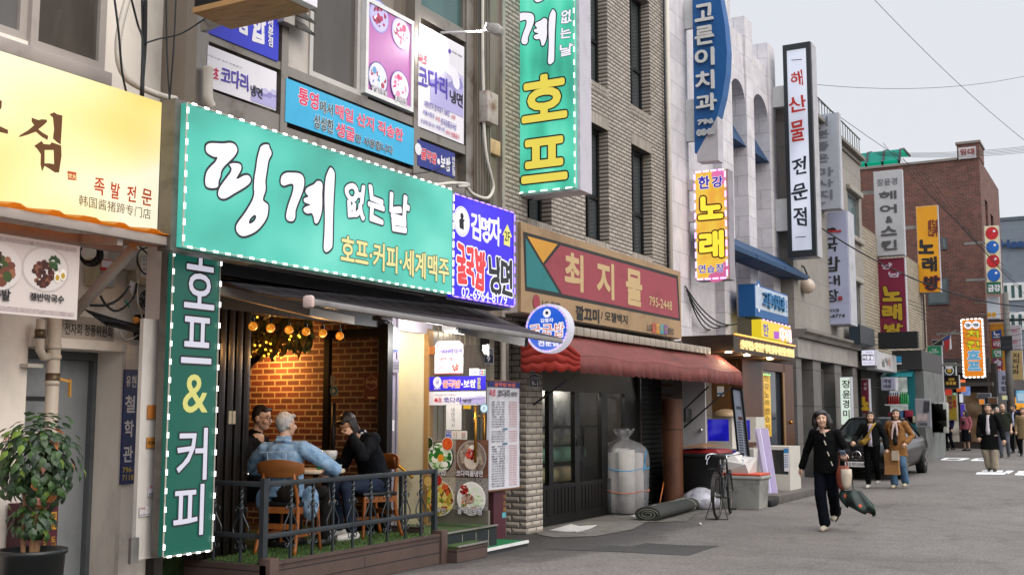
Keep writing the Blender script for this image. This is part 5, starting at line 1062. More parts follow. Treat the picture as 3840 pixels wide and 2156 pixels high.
def on_table(q, nm, label, cat, prof, m, lab2=None):
 d = ray(q); p = EY + d * ((-EY.y + q[3]) / d.y); o = thing(nm, label, cat, (p.x, p.y, TZ)); MB().lathe(prof, (p.x, p.y, TZ), 24).build('body', m, o, smooth=1); return o, p
o, p = on_table(('S', 1318, 950, 9.15), 'ice_bucket', 'small metal bucket lined with clear plastic on the round table', 'bucket', [(0, 0), (.05, 0), (.065, .12), (.075, .17), (.07, .17), (.05, .02), (0, .02)], m_chrome)
MB().lathe([(.068, .1), (.08, .15), (.083, .182), (.078, .19), (.072, .17)], (p.x, p.y, TZ), 18).build('plastic_liner', mat('#b8b8b8', .25, 0, .3, 25.), o, smooth=1)
o, p = on_table(('S', 1195, 900, 9.12), 'drink_can', 'green drink can beside the metal bucket', 'can', [(0, 0), (.028, 0), (.033, .008), (.033, .11), (.027, .122), (0, .12)], mat('#1f8a5c', .25, .6, .1))
o, p = on_table(('S', 1425, 935, 9.3), 'small_bowl', 'small pale bowl near the right edge of the round table', 'bowl', [(0, .0), (.025, 0), (.055, .04), (.05, .04), (.022, .006), (0, .006)], mat('#d0c8b8', .4))
o, p = on_table(('S', 1300, 955, 9.02), 'side_dish', 'tiny white dish in front of the metal bucket', 'dish', [(0, 0), (.03, 0), (.04, .02), (.034, .02), (.0, .005)], m_white)
# --- notices on the door post, glass door and wall
def paper(label, px, m, c, axis='y', name='poster', cat='poster', t=.003):
 s = Sign(name, label, cat, axis, c, px); s.box('paper', m, y0=0, y1=t); return s
PX = -7.342
s = paper('narrow white vertical camera notice on the door post', [('f', 130, 178), ('f', 188, 180), ('f', 185, 535), ('f', 130, 530)], m_bwhite, PX, 'x', 'notice', 'notice')
for i, ch in enumerate('CCTV'): s.text(ch, ('f', 148, 228 + i * 38), ('f', 170, 200 + i * 38), mat('#a03048', .6), .01)
for i, ch in enumerate('녹화중'): s.text(ch, ('f', 144, 408 + i * 42), ('f', 172, 372 + i * 42), mat('#6a6a88', .6), .01)
s.flat('label_patch', [[('f', *p) for p in ((132, 492), (186, 494), (185, 532), (131, 530))]], mat('#3a4a78', .5))
s = paper('grey metal studio plate on the door post', [('f', 100, 630), ('f', 218, 634), ('f', 218, 828), ('f', 100, 825)], mat('#7d7a84', .4, .4, .1), PX + .03, 'x', 'plaque', 'sign', .02)
for i, w_ in enumerate(('IMPACT', 'MOVEMENT', 'STUDIO')): s.text(w_, ('f', 132, 695 + i * 38), ('f', 212, 680 + i * 38), mat('#2b2a30', .6), .02)
s = paper('small white sticker low on the door post', [('S', 2158, 335), ('S', 2182, 335), ('S', 2180, 478), ('S', 2156, 476)], m_bwhite, PX, 'x', 'sticker', 'sticker')
gp = GY - .006
s = paper('translucent beer poster on the glass partition behind the man on the phone', [('R', 1785, 898), ('R', 1980, 898), ('R', 1975, 1232), ('R', 1783, 1228)], mat('#5a2a1c', .5, 0, .15), 10.29); kc = mat('#b09060', .5, 0, .05); s.text('Kelly', ('R', 1818, 1025), ('R', 1950, 970), kc, .02, shear=.15)
hx_ = [(s.w * .5 + s.w * .42 * math.sin(k * 1.0472), s.h * .68 + s.h * .29 * math.cos(k * 1.0472)) for k in range(6)]; s.flat('emblem_ring', [hx_, [(s.w * .5 + (a - s.w * .5) * .93, s.h * .68 + (c_ - s.h * .68) * .93) for a, c_ in hx_]], kc, local=1); s.flat('label_patch', [[(s.w * .25, s.h * .05), (s.w * .75, s.h * .05), (s.w * .75, s.h * .12), (s.w * .25, s.h * .12)]], kc, local=1)
s = Sign('sticker', 'round teal and cream arrow sticker on the partition post', 'sticker', 'y', 10.28, [('R', 1333, 1050), ('R', 1440, 1050), ('R', 1440, 1172), ('R', 1333, 1172)]); s.disc((s.w / 2, s.h / 2), s.w / 2, pr('#7a9a94'), 'paper', local=1); s.disc((s.w / 2, s.h / 2), s.w * .4, pr('#2f5a5a'), 'paper', local=1); s.disc((s.w * .45, s.h / 2), s.w * .22, pr('#b0a890'), 'paper', local=1)
s = paper('narrow cream pull notice above the round arrow sticker', [('R', 1337, 908), ('R', 1390, 908), ('R', 1388, 1045), ('R', 1337, 1045)], pr('#8f8a7c'), 10.285, name='sticker', cat='sticker')
for i, ch in enumerate('당기세요'): s.text(ch, ('R', 1352, 942 + i * 33), ('R', 1376, 916 + i * 33), m_ink, 0)
s = Sign('poster', 'white poster with cut corners announcing cold noodles, top of the glass door', 'poster', 'y', gp, [('f', 725, 375), ('f', 1130, 375), ('f', 1130, 840), ('f', 722, 845)])
s.flat('paper', [[(.1 * s.w, s.h), (.86 * s.w, s.h), (s.w, .88 * s.h), (s.w, 0), (0, 0), (0, .86 * s.h)]], pr('#e6e2e8'), local=1, lay=.5)
mountains(s, s.w * .25, s.w * .98, s.h * .6, s.h * .92, 9); s.text('속초', ('f', 755, 465), ('f', 815, 415), kodari_red, .02, wob=.15); s.text('코다리', ('f', 762, 562), ('f', 982, 490), kodari_pur, .015, wob=.12); s.text('냉면', ('f', 1005, 550), ('f', 1115, 500), m_ink, .01, wob=.12); s.text('냉면 개시!', ('f', 795, 675), ('f', 1048, 595), mat('#b02848', .5), .012)
dish(s, ('f', 818, 750), .045, '#e0dce4', '#b8b8c8', ('#c83838', '#e06050', '#e8e0d8'), 14); blobs(s, s.uv(('f', 1025, 750)), .05, [pr('#c83848'), pr('#e07060'), pr('#b02838')], 34)
s.flat('border', [[('f', *p) for p in ((722, 835), (1130, 825), (1130, 838), (722, 847))]], mat('#c04050', .5))
s = paper('white card sticker with blue letters on the glass door', [('f', 1217, 765), ('f', 1355, 765), ('f', 1355, 865), ('f', 1217, 865)], m_bwhite, gp, name='sticker', cat='sticker'); s.text('VISA', ('f', 1255, 832), ('f', 1325, 800), mat('#2a70b8', .5), .02)
s = paper('white sticker with a red, blue and green card logo on the glass door', [('f', 1358, 780), ('f', 1447, 780), ('f', 1447, 865), ('f', 1358, 865)], m_bwhite, gp, name='sticker', cat='sticker')
for i, h in enumerate(('#2a6ab0', '#b83040', '#3a9a48')): s.flat('logo', [[('f', *p) for p in ((1362 + i * 28, 790), (1385 + i * 28, 790), (1385 + i * 28, 858), (1362 + i * 28, 858))]], mat(h, .5)); s.text('JCB'[i], ('f', 1366 + i * 28, 838), ('f', 1381 + i * 28, 810), m_bwhite, .02)
s = paper('blue sticker strip with orange and white restaurant lettering across the glass door', [('f', 640, 880), ('f', 1452, 876), ('f', 1450, 1075), ('f', 640, 1075)], mat('#3328c8', .35, 0, .04), gp)
c = s.uv(('f', 762, 962)); s.disc(c, .058, m_bwhite, rz=.064, local=1); s.text('굴', ('f', 738, 990), ('f', 786, 925), kodari_pur, .01, wob=.1); s.text('김명자', ('f', 715, 1062), ('f', 806, 1035), m_bwhite, .03, wob=.1)
s.text('굴국밥', ('f', 840, 1042), ('f', 1090, 930), mat('#d8603a', .5), .02, m_bwhite, .04, wob=.14); s.text('·', ('f', 1110, 1000), ('f', 1128, 982), m_bwhite, .04); s.text('보쌈', ('f', 1145, 1035), ('f', 1310, 925), m_bwhite, .03, wob=.14)
for i, ch in enumerate('전문점'): s.text(ch, ('f', 1336, 948 + i * 54), ('f', 1380, 898 + i * 54), mat('#d8cc50', .5), .015)
s = paper('white sticker strip with a purple landscape below the blue strip', [('f', 638, 1095), ('f', 1450, 1090), ('f', 1450, 1287), ('f', 638, 1287)], m_bwhite, gp); mountains(s, s.w * .55, s.w * .99, s.h * .2, s.h * .8, 5)
s.text('자랑스런 우리 전통음식', ('f', 720, 1155), ('f', 1035, 1128), mat('#8a8890', .6), .01); s.text('속초', ('f', 718, 1255), ('f', 828, 1180), kodari_red, .02, wob=.14); s.text('코다리', ('f', 855, 1250), ('f', 1100, 1175), kodari_pur, .015, wob=.12); s.text('냉면', ('f', 1130, 1250), ('f', 1245, 1200), m_ink, .015, wob=.12)
s = paper('handwritten white paper sheet taped to the glass door', [('F', 320, 530), ('F', 403, 530), ('F', 403, 665), ('F', 320, 662)], pr('#dcdad8'), gp)
for i, ch in enumerate('냉면개시'): s.text(ch, ('F', 348, 565 + i * 28), ('F', 366, 543 + i * 28), mat('#6a6a70', .6), .0, wob=.12)
s = paper('opening hours sticker with a blue corner on the glass door', [('F', 317, 668), ('F', 433, 668), ('F', 433, 713), ('F', 317, 713)], pr('#d6d2c8'), gp, name='sticker', cat='sticker')
s.flat('label_patch', [[('F', *p) for p in ((320, 670), (349, 670), (349, 710), (320, 710))]], mat('#2a48a8', .5)); s.text('영업', ('F', 323, 688), ('F', 346, 674), m_bwhite, .015); s.text('시간', ('F', 323, 707), ('F', 346, 693), m_bwhite, .015)
for i in range(3): s.text('시  분', ('F', 356, 684 + i * 11), ('F', 428, 676 + i * 11), mat(('#b04040', '#a05050', '#606878')[i], .6), .01)
s = paper('small yellow sticker beside the door handle', [('F', 413, 530), ('F', 455, 532), ('F', 452, 550), ('F', 413, 550)], mat('#c8a020', .5), gp, name='sticker', cat='sticker')
s = Sign('sticker', 'round pale blue pull sticker near the door edge', 'sticker', 'y', gp - .002, [('f', 1372, 1275), ('f', 1485, 1275), ('f', 1485, 1392), ('f', 1372, 1392)]); s.disc((s.w / 2, s.h / 2), s.w / 2, pr('#6aa8c8'), 'paper', local=1); s.disc((s.w / 2, s.h / 2), s.w * .4, pr('#cfe0ea'), 'paper', local=1); s.flat('arrow', [[(.3 * s.w, .3 * s.h), (.45 * s.w, .3 * s.h), (.62 * s.w, .5 * s.h), (.55 * s.w, .72 * s.h), (.4 * s.w, .72 * s.h), (.48 * s.w, .52 * s.h)]], pr('#6aa8c8'), local=1)
s = paper('large food photo sheet of four dishes on the lower half of the glass door', [('F', 205, 715), ('F', 548, 715), ('F', 548, 1125), ('F', 205, 1115)], pr('#6a5a4e'), gp)
W2, H2 = s.w / 2, s.h / 2
for i, (x, z, h) in enumerate(((0, H2, '#8f8478'), (W2, H2, '#6e4a3c'), (0, 0, '#a8a090'), (W2, 0, '#8f8c88'))): s.flat('photo', [[(x + .003, z + .003), (x + W2 - .003, z + .003), (x + W2 - .003, z + H2 - .003), (x + .003, z + H2 - .003)]], mat(h, .4, 0, .55, 45.), local=1)
dish(s, (W2 * .5, H2 * 1.52), W2 * .43, '#d8dccc', '#1c1c1e', ('#e4e8dc', '#3f8a3c', '#c8d8b8', '#2c6a30', '#f0f0e8', '#7aa860'), 130, fr=.86, local=1); s.disc((W2 * .52, H2 * 1.5), W2 * .1, pr('#e09028'), 'food_print', local=1)
dish(s, (W2 * .12, H2 * 1.9), W2 * .16, '#20301c', '#e0e0dc', ('#3a6a2c', '#24441c'), 14, local=1); dish(s, (W2 * .74, H2 * 1.88), W2 * .18, '#c85020', '#e0e0dc', ('#e06028', '#c84418', '#e88040'), 16, local=1)
dish(s, (W2 * 1.5, H2 * 1.52), W2 * .46, '#7a6a60', '#9c9890', ('#8a7a70', '#a89888', '#6a5850', '#97887c'), 110, local=1); s.disc((W2 * 1.5, H2 * 1.44), W2 * .22, pr('#d0c4b8'), 'food_print', local=1); s.disc((W2 * 1.52, H2 * 1.76), W2 * .1, pr('#e8e4dc'), 'food_print', local=1); blobs(s, (W2 * 1.48, H2 * 1.62), W2 * .16, [pr('#a02028'), pr('#c03030'), pr('#701418'), pr('#d05040')], 50)
dish(s, (W2 * .5, H2 * .42), W2 * .47, '#b0a050', '#dcd8cc', ('#a89838', '#c8b048', '#b04028', '#6a8a30', '#c85830', '#d8c870', '#7a3a20', '#e0d890'), 220, fr=.9, local=1); dish(s, (W2 * .15, H2 * .86), W2 * .15, '#c8a860', '#7a5a30', ('#c8b080',), 6, local=1); dish(s, (W2 * .45, H2 * .9), W2 * .16, '#b02820', '#e0dcd4', ('#c83028', '#a02018'), 12, local=1)
dish(s, (W2 * 1.52, H2 * .45), W2 * .44, '#e4e4e0', '#f0f0ec', ('#e8ecdc', '#d8e4d0', '#c0a8a0'), 14, local=1); blobs(s, (W2 * 1.3, H2 * .68), W2 * .14, [pr('#a01c20'), pr('#c83030'), pr('#6a1012')], 50); blobs(s, (W2 * 1.45, H2 * .45), W2 * .15, [pr('#8a5a48'), pr('#b89888'), pr('#6a4030'), pr('#d0b8ac')], 60); blobs(s, (W2 * 1.75, H2 * .42), W2 * .16, [pr('#dce8cc'), pr('#e8f0e0'), pr('#b8d0a0')], 50); blobs(s, (W2 * 1.3, H2 * .3), W2 * .1, [pr('#d86828'), pr('#3f8a3c')], 34)
for tx, a_, c_ in (('국밥', (270, 905), (330, 880)), ('코다리물냉면', (385, 910), (528, 882)), ('파전', (275, 1105), (328, 1082)), ('굴·돼지보쌈', (393, 1112), (525, 1082))): s.text(tx, ('F', *a_), ('F', *c_), m_bwhite, .02, m_ink, .04)
def plate(label, px, c, num, nm='house_number_plate'):
 s = Sign(nm, label, 'plate', 'x', c, px)
 for h, e, l_ in ((m_bwhite, 0, .5), (mat('#1c2438', .4), .006, 1.2)): s.flat('panel', [[(e, e), (s.w - e, e), (s.w - e, s.h * .86 - e), (s.w / 2, s.h - e * 1.5), (e, s.h * .86 - e)]], h, local=1, lay=l_)
 s.text(num, (s.w * .3 if len(num) < 2 else s.w * .2, s.h * .12), (s.w * .62 if len(num) < 2 else s.w * .8, s.h * .45), m_bwhite, .015, loc=1, lay=2); s.text('한강대로62길', (s.w * .12, s.h * .66), (s.w * .88, s.h * .78), m_bwhite, .01, loc=1, lay=2); s.flat('rule', [[(.006, s.h * .56), (s.w - .006, s.h * .56), (s.w - .006, s.h * .58), (.006, s.h * .58)]], m_bwhite, local=1, lay=2); return s
plate('navy house number plate 9 on the steel wall', [('f', 1425, 460), ('f', 1560, 460), ('f', 1560, 702), ('f', 1428, 690)], -7.40, '9')
plate('dark house number plate 9-1 on the brick pilaster', [('H', 165, 1250), ('H', 240, 1255), ('H', 238, 1358), ('H', 165, 1350)], -7.19, '9-1')
s = Sign('menu_banner', 'tall white menu scroll with a blue heading and rows of red prices', 'banner', 'x', -7.08, [('F', 537, 405), ('F', 715, 400), ('F', 722, 975), ('F', 550, 992)])
b = MB(); n = 12
for i in range(n):
 z0, z1 = s.h * i / n, s.h * (i + 1) / n; w0 = .018 * math.sin(i * .8); w1 = .018 * math.sin((i + 1) * .8); b.quad((0, .006 + abs(w0) * .3, z0), (s.w, .006 + abs(w0) * .3, z0), (s.w, .006 + abs(w1) * .3, z1), (0, .006 + abs(w1) * .3, z1))
b.build('cloth', mat('#c4c4cc', .6, 0, .08, 3.), s.o, world=0, fix=0).modifiers.new('t', 'SOLIDIFY').thickness = .004
MB().tube([(-.03, .012, s.h), (s.w + .03, .012, s.h)], .014, 10).tube([(-.02, .012, 0), (s.w + .08, .012, 0)], .014, 10).build('rod', mat('#6a4a38', .5), s.o, world=0)
s.flat('heading', [[(0, s.h * .945), (s.w, s.h * .945), (s.w, s.h * .997), (0, s.h * .997)]], mat('#2a3068', .5, 0, .1), local=1); s.text('굴국밥·보쌈', (s.w * .2, s.h * .953), (s.w * .85, s.h * .988), mat('#d06a40', .5), .03, loc=1)
s.text('속초', (s.w * .06, s.h * .86), (s.w * .24, s.h * .925), kodari_red, .02, wob=.12, loc=1); s.text('코다리', (s.w * .3, s.h * .855), (s.w * .66, s.h * .925), m_ink, .02, wob=.12, loc=1); s.text('냉면', (s.w * .7, s.h * .865), (s.w * .9, s.h * .905), m_ink, .02, wob=.12, loc=1)
rows = [('굴 국 밥', '9,000'), ('굴 떡 국', '8,000'), ('매생이국', '8,000'), ('황태국밥', '8,000'), ('황태국', '8,000'), ('순두부', '9,000'), ('육 닭', '9,000'), ('낙지비빔밥', '9,000'), ('꼬막비빔밥', '9,000'), ('제육덮밥', '9,000'), ('수제돈까스', '10,000'), None, ('코다리물냉면', '10,000'), ('코다리회냉면', '10,000'), ('열무물냉면', '9,000'), ('열무비빔냉면', '9,000'), ('왕만두', '6,000'), None, ('굴 파전', '20,000'), ('굴 전', '20,000'), ('육전', '20,000'), ('낙지파전', '20,000'), ('홍어무침', '22,000'), ('굴회', '22,000'), ('생굴', '22,000'), ('꼬막무침', '22,000'), ('낙지볶음', '25,000'), ('김치찜', '45,000'), ('낙지보쌈', '50,000'), ('돼지보쌈', '43,000'), ('닭도리탕', '47,000'), ('굴돼지보쌈', '47,000'), ('꼬막돼지보쌈', '47,000'), ('홍어삼합', '47,000'), ('모듬쌈', '43,000')]
pri = mat('#b04a44', .6, 0, .02)
for i, r_ in enumerate(rows):
 z = s.h * (.80 - i * .0226)
 if not r_: s.flat('badge', [[(s.w * .46, z), (s.w * .6, z), (s.w * .6, z + .02), (s.w * .46, z + .02)]], mat('#3a6a8a', .5), local=1, lay=2); continue
 s.text(r_[0], (s.w * .12, z), (s.w * .52, z + s.h * .014), m_ink, .012, loc=1, lay=2); s.text(r_[1], (s.w * .66, z), (s.w * .9, z + s.h * .013), pri, .01, loc=1, lay=2)
s = Sign('pipe_cover', 'maroon gas pipe cover with yellow letters under the menu scroll', 'pipe cover', 'x', -7.12, [('F', 604, 560), ('F', 645, 560), ('F', 640, 1228), ('F', 600, 1228)])
MB().box(-.12, s.w, 0, .16, -.04, s.h).build('cover', mat('#47202a', .5, 0, .15), s.o, world=0)
for i, ch in enumerate('도시가스관'): s.text(ch, ('F', 626, 985 + i * 34 - 20), ('F', 640, 962 + i * 34 - 20), yg, .01)
s.flat('label_patch', [[('F', *p) for p in ((620, 1108), (642, 1106), (640, 1134), (620, 1136))]], pr('#5a9aa8'))
pipe('drain_pipe', 'white plastic drain pipe on the steel wall left of the brick pilaster', [(-7.38, gy(('F', 627, 200), -7.38), 4.2), (-7.38, gy(('F', 627, 200), -7.38), 0)], .045, m_pipe, sm=0)
pipe('drain_pipe', 'thinner white pipe beside the white drain pipe', [(-7.38, gy(('F', 648, 100), -7.38), 3.6), (-7.38, gy(('F', 648, 100), -7.38), 2.0)], .03, m_pipe, sm=0)
b = MB(); p0 = Vector((-7.3, 12.3, 2.62)); tag(MB().box(-7.4, -6.75, 12.55, 12.6, 2.62, 2.66).box(-7.4, -7.35, 12.5, 12.65, 2.4, 2.75).build('wall_bracket', m_black), 'black steel bracket on the wall behind the awning end', 'bracket')
el = thing('entrance_lamp', 'bright white lamp over the restaurant entrance behind the awning', 'lamp', (-7.2, 11.75, 2.6)); MB().box(-7.35, -7.15, 11.5, 12.0, 2.6, 2.66).build('housing', m_white, el); MB().box(-7.33, -7.17, 11.52, 11.98, 2.585, 2.599).build('diffuser', lit('#fffaf2', 8., name='lamp_glow'), el)
for o_, loc, e_, cl in ((el, (-6.9, 10.62, 2.4), 40, (1, .96, .92)),):
 q_ = bpy.data.lights.new('lamp_light', 'POINT'); q_.energy = e_; q_.color = cl; q_.shadow_soft_size = .1; lo = bpy.data.objects.new('lamp_light', q_); COL.objects.link(lo); lo.parent = o_; lo.location = Vector(loc) - o_.location
sl_ = thing('stair_lamp', 'ceiling lamp inside the yellow stairway', 'lamp', (-8.2, 10.9, 2.68)); MB().lathe([(0, 0), (.12, 0), (.14, .04), (0, .04)], (-8.2, 10.9, 2.66), 20).build('diffuser', lit('#fff0c8', 5., name='lamp_glow_warm'), sl_)
q_ = bpy.data.lights.new('lamp_light', 'POINT'); q_.energy = 38; q_.color = (1, .9, .6); q_.shadow_soft_size = .1; lo = bpy.data.objects.new('lamp_light', q_); COL.objects.link(lo); lo.parent = sl_; lo.location = (0, 0, -.12)
# --- brick building: shop sign, awning, goods
s = Sign('shop_sign', 'faded board sign with a pink field, teal and orange triangles and cream letters', 'sign', 'x', -6.9, [('H', 95, 170), ('H', 1245, 505), ('H', 1275, 995), ('H', 110, 820)])
m_board = mat('#94795a', .6, 0, .2, 1.5); s.box('panel', m_board, y0=0, y1=.05); s.box('box', mat('#b5aaa6', .5, .2, .2), -.0, s.w, -.01, s.h + .01, .051, .35)
blk, pk, tl, og = mat('#22211f', .6, 0, .05), mat('#8a3a44', .6, 0, .12, 2.), mat('#1f6c6e', .6, 0, .1, 2.), mat('#c08a30', .6, 0, .1, 2.)
hp = lambda L: [('H', *p) for p in L]
s.flat('frame', [hp(((118, 228), (1238, 548), (1255, 875), (132, 655)))], blk); s.flat('panel_color', [hp(((388, 328), (1226, 568), (1243, 855), (402, 680), (275, 468)))], pk); s.flat('panel_color', [hp(((136, 275), (378, 672), (144, 627)))], tl); s.flat('panel_color', [hp(((148, 262), (366, 320), (262, 455)))], og)
m_lt = mat('#b59a70', .6, 0, .06)
for ch, a, c in (('최', (422, 632), (548, 412)), ('지', (655, 690), (770, 475)), ('물', (865, 742), (972, 530))): s.text(ch, ('H', *a), ('H', *c), m_lt, .035)
s.text('795-2448', ('H', 1028, 760), ('H', 1192, 735), m_lt, .015); s.text('깔끄미', ('H', 500, 860), ('H', 665, 795), m_ink, .04); s.text('/ 모젤벽지', ('H', 680, 865), ('H', 870, 835), m_ink, .015)
s.disc(('H', 212, 738), .1, mat('#8c3440', .6)); s.text('LG 화학', ('H', 255, 765), ('H', 385, 745), mat('#4a4440', .6), .02); s.text('LG', ('H', 1015, 942), ('H', 1043, 905), mat('#4a4440', .6), .015)
for i, h in enumerate(('#b04a34', '#c88a3a', '#3a8a90', '#6a4a80')):
 x = 1048 + i * 28; s.flat('color_tile', [hp(((x, 890 + i * 4), (x + 26, 894 + i * 4), (x + 26, 962 + i * 4), (x, 956 + i * 4)))], mat(h, .6)); s.text('인테리어'[i], ('H', x + 4, 945 + i * 4), ('H', x + 22, 905 + i * 4), m_board, .015)
s.text('클럽', ('H', 1162, 968), ('H', 1200, 928), mat('#4a4440', .6), .02)
a = thing('awning', 'long red canvas awning with a scalloped valance over the closed shop', 'awning', (-6.6, 16.4, 2.3)); t = NT('red_canvas')
f_ = t.noise(t.co((1, .25, 1)), 5, 5, .7); t.l(t.ramp(f_, [(.3, lin('#4c201c')), (.5, lin('#642a25')), (.75, lin('#73362f'))]), t.b.inputs['Base Color']); t.b.inputs['Roughness'].default_value = .75; t.bump(t.noise(t.co((3, 1.2, 3)), 3, 4, .6), .3, .025); m_redc = t.m
m_redb = mat('#9a2c22', .6, 0, .12, 4., .4, 6)
b = MB(); ya, yb, N = 13.02, 19.75, 110
prof = [(-7.2, 2.72), (-6.85, 2.68), (-6.62, 2.66), (-6.22, 2.34)]
for i in range(N):
 y0, y1 = ya + (yb - ya) * i / N, ya + (yb - ya) * (i + 1) / N; sg = lambda y, k: .005 * math.sin(y * 3.1 + k) * k
 for k in range(3): b.quad((prof[k][0], y0, prof[k][1] + sg(y0, k)), (prof[k][0], y1, prof[k][1] + sg(y1, k)), (prof[k + 1][0], y1, prof[k + 1][1] + sg(y1, k + 1)), (prof[k + 1][0], y0, prof[k + 1][1] + sg(y0, k + 1)))
cv = b.build('canvas', m_redc, a, fix=0); cv.modifiers.new('t', 'SOLIDIFY').thickness = .006
b = MB(); N = 220
for i in range(N):
 y0, y1 = ya + (yb - ya) * i / N, ya + (yb - ya) * (i + 1) / N; zb = lambda y: 2.135 - .025 * abs(math.sin(y * 14)); xo = lambda y: -6.205 + .014 * math.sin(y * 9) + .01 * math.sin(y * 23)
 zt_ = lambda y: 2.34 + .015 * math.sin(y * 3.1 + 3); b.quad((-6.22, y0, zt_(y0)), (-6.22, y1, zt_(y1)), (xo(y1), y1, zb(y1)), (xo(y0), y0, zb(y0)))
b.build('valance', m_redc, a, fix=0, smooth=1).modifiers.new('t', 'SOLIDIFY').thickness = .005
b = MB(); N = 60
for i in range(N):
 u0, u1 = i / N, (i + 1) / N; X = lambda u: -7.08 + (.87) * u; zt_ = lambda u: 2.5 + .05 * u + (.12 * math.sin(u * 2.4) if u < .6 else .12 * math.sin(1.44) * (1 - u) / .4 * 1) - (max(0, u - .55) * .42); zb = lambda u: 2.17 - .035 * abs(math.sin(u * 16)); yo = lambda u, t_: 13.02 - .014 * math.sin(u * 13) * t_
 for k in range(4):
  q = lambda u, t_: (X(u), yo(u, t_), zt_(u) + (zb(u) - zt_(u)) * t_); b.quad(q(u0, k / 4), q(u1, k / 4), q(u1, (k + 1) / 4), q(u0, (k + 1) / 4))
b.build('side_flap', m_redb, a, fix=0, smooth=1).modifiers.new('t', 'SOLIDIFY').thickness = .005
for q0, q1, x0, x1 in ((('I', 178, 235), ('I', 490, 5), -7.25, -6.35), (('v', 0, 400), ('v', 240, 175), -7.2, -6.3), (('v', 5, 560), ('v', 445, 180), -7.2, -6.25)): MB().tube([ax_(q0, x0), ax_(q1, x1)], .014, 8).build('strut', m_dkmetal, a, smooth=1)
for i, (y, z) in enumerate(((1.0, .55), (.75, .33))): pass
rolls = ((.42, .11, '#9a9070'), (.68, .12, '#a59a78'), (.98, .12, '#6f9a84'), (1.22, .1, '#8f8c78'))
for i, (z, r_, h) in enumerate(rolls):
 o = thing('fabric_roll', ('lowest cream roll', 'second cream roll from below', 'pale green roll', 'topmost greyish roll')[i] + ' on the rack inside the shop window', 'roll', (-7.9, 15., z), group='rolls inside the shop window'); MB().tube([(-7.85, 14.1, z), (-7.85, 16.4 - .3 * (i % 2), z)], r_, 18).build('roll', mat(h, .6, 0, .15, 5.), o, smooth=1)
b = MB(); b.bar((-7.7, 14.1, 1.4), (-7.7, 17.0, 1.4), .04).bar((-7.7, 16.2, .1), (-7.7, 16.2, 1.4), .05).bar((-7.7, 14.15, .1), (-7.7, 14.15, 1.4), .05); tag(b.build('roll_rack', m_dkmetal), 'dark metal rack holding the rolls in the shop window', 'rack')
m_plas = mat('#a8a8a4', .18, 0, .35, 5., .8, 9, spec=.8)
tag(MB().loft([[Vector((-8.2 + r_ * .5 * math.cos(k * .524), 15.6 + r_ * math.sin(k * .524), z)) for k in range(12)] for z, r_ in ((1.2, .9), (1.5, 1.05), (1.8, 1.0), (2.1, .7))]).build('plastic_sheet', m_plas, smooth=1), 'heap of clear plastic wrapped stock behind the shop window', 'wrapped stock')
sl2 = bpy.data.lights.new('shop_light', 'POINT'); sl2.energy = 130; sl2.color = (1, .95, .85); sl2.shadow_soft_size = .2; slo = thing('shop_fill', 'added fill light panel under the ceiling of the closed shop', 'lamp', (-8.0, 15.2, 2.6)); MB().box(-8.3, -7.7, 15.1, 15.3, 2.6, 2.65).build('diffuser', lit('#f0e8d8', 1.5, name='fill_panel'), slo); lo = bpy.data.objects.new('shop_light', sl2); COL.objects.link(lo); lo.parent = slo; lo.location = (0.2, 0, -.15)  # added fill light and glowing panel to brighten the goods behind the shop window
bp = G(('I', 935, 1010)); bp = Vector((bp.x - .22, bp.y, 0)); bg_ = thing('plastic_bag', 'tall knotted clear plastic bag full of white rolls tied with blue string', 'bag', bp); b = MB(); rg = []; rnd = random.Random(4); ph = [rnd.uniform(0, 6.28) for _ in range(6)]
for z, r_ in ((0, .3), (.05, .36), (.3, .4), (.6, .40), (.8, .40), (.95, .39), (1.06, .35), (1.13, .26), (1.18, .12), (1.21, .06), (1.25, .09), (1.3, .14), (1.34, .16)):
 rg.append([bp + Vector(((r_ + .02 * math.sin(5 * t_ + ph[0] + z * 3) + .012 * math.sin(11 * t_ + ph[1] - z * 7)) * math.cos(t_), (r_ * 1.05 + .02 * math.sin(4 * t_ + ph[2] + z * 4)) * math.sin(t_), z + (.03 * math.sin(6 * t_) if z > 1.28 else 0))) for t_ in [2 * math.pi * k / 40 for k in range(40)]])
b.loft(rg); t = NT('clear_plastic_film'); t.b.inputs['Base Color'].default_value = (.42, .42, .44, 1); t.b.inputs['Roughness'].default_value = .14; t.b.inputs['Alpha'].default_value = .33; t.bump(t.noise(t.co((3, 3, 1)), 6, 5, .6), .9, .03); m_film = t.m
b.build('film', m_film, bg_, smooth=1, fix=True)
for i, (dx, dy, h, hh) in enumerate(((-.15, -.12, '#b4afab', .98), (.12, -.16, '#bab5b0', 1.03), (.15, .13, '#aca7a3', .97), (-.12, .16, '#b4b0ae', 1.04), (.0, .0, '#7f7870', .95))): MB().tube([bp + Vector((dx, dy, .03)), bp + Vector((dx, dy, hh))], .13, 18).build('paper_roll', mat(h, .7, 0, .1, 4.), bg_, smooth=1)
for z, h in ((.72, '#2a86b8'), (.37, '#b0603a')): MB().tube([bp + Vector((.405 * math.cos(k * .3), .425 * math.sin(k * .3), z + .02 * math.sin(k))) for k in range(22)], .008, 6).build('string', mat(h, .6), bg_, smooth=1)
MB().tube(smoothpts([bp + Vector((.4, -.1, .82)), bp + Vector((.43, -.12, .95)), bp + Vector((.42, -.05, 1.02))], 4), .01, 6).tube(smoothpts([bp + Vector((.4, -.1, .82)), bp + Vector((.43, -.16, .76)), bp + Vector((.42, -.2, .7))], 4), .01, 6).build('string_tail', mat('#2a86b8', .6), bg_, smooth=1)
p = G(('I', 1200, 880)); r0 = .17; yp = gy(('I', 1190, 500), -7.05)
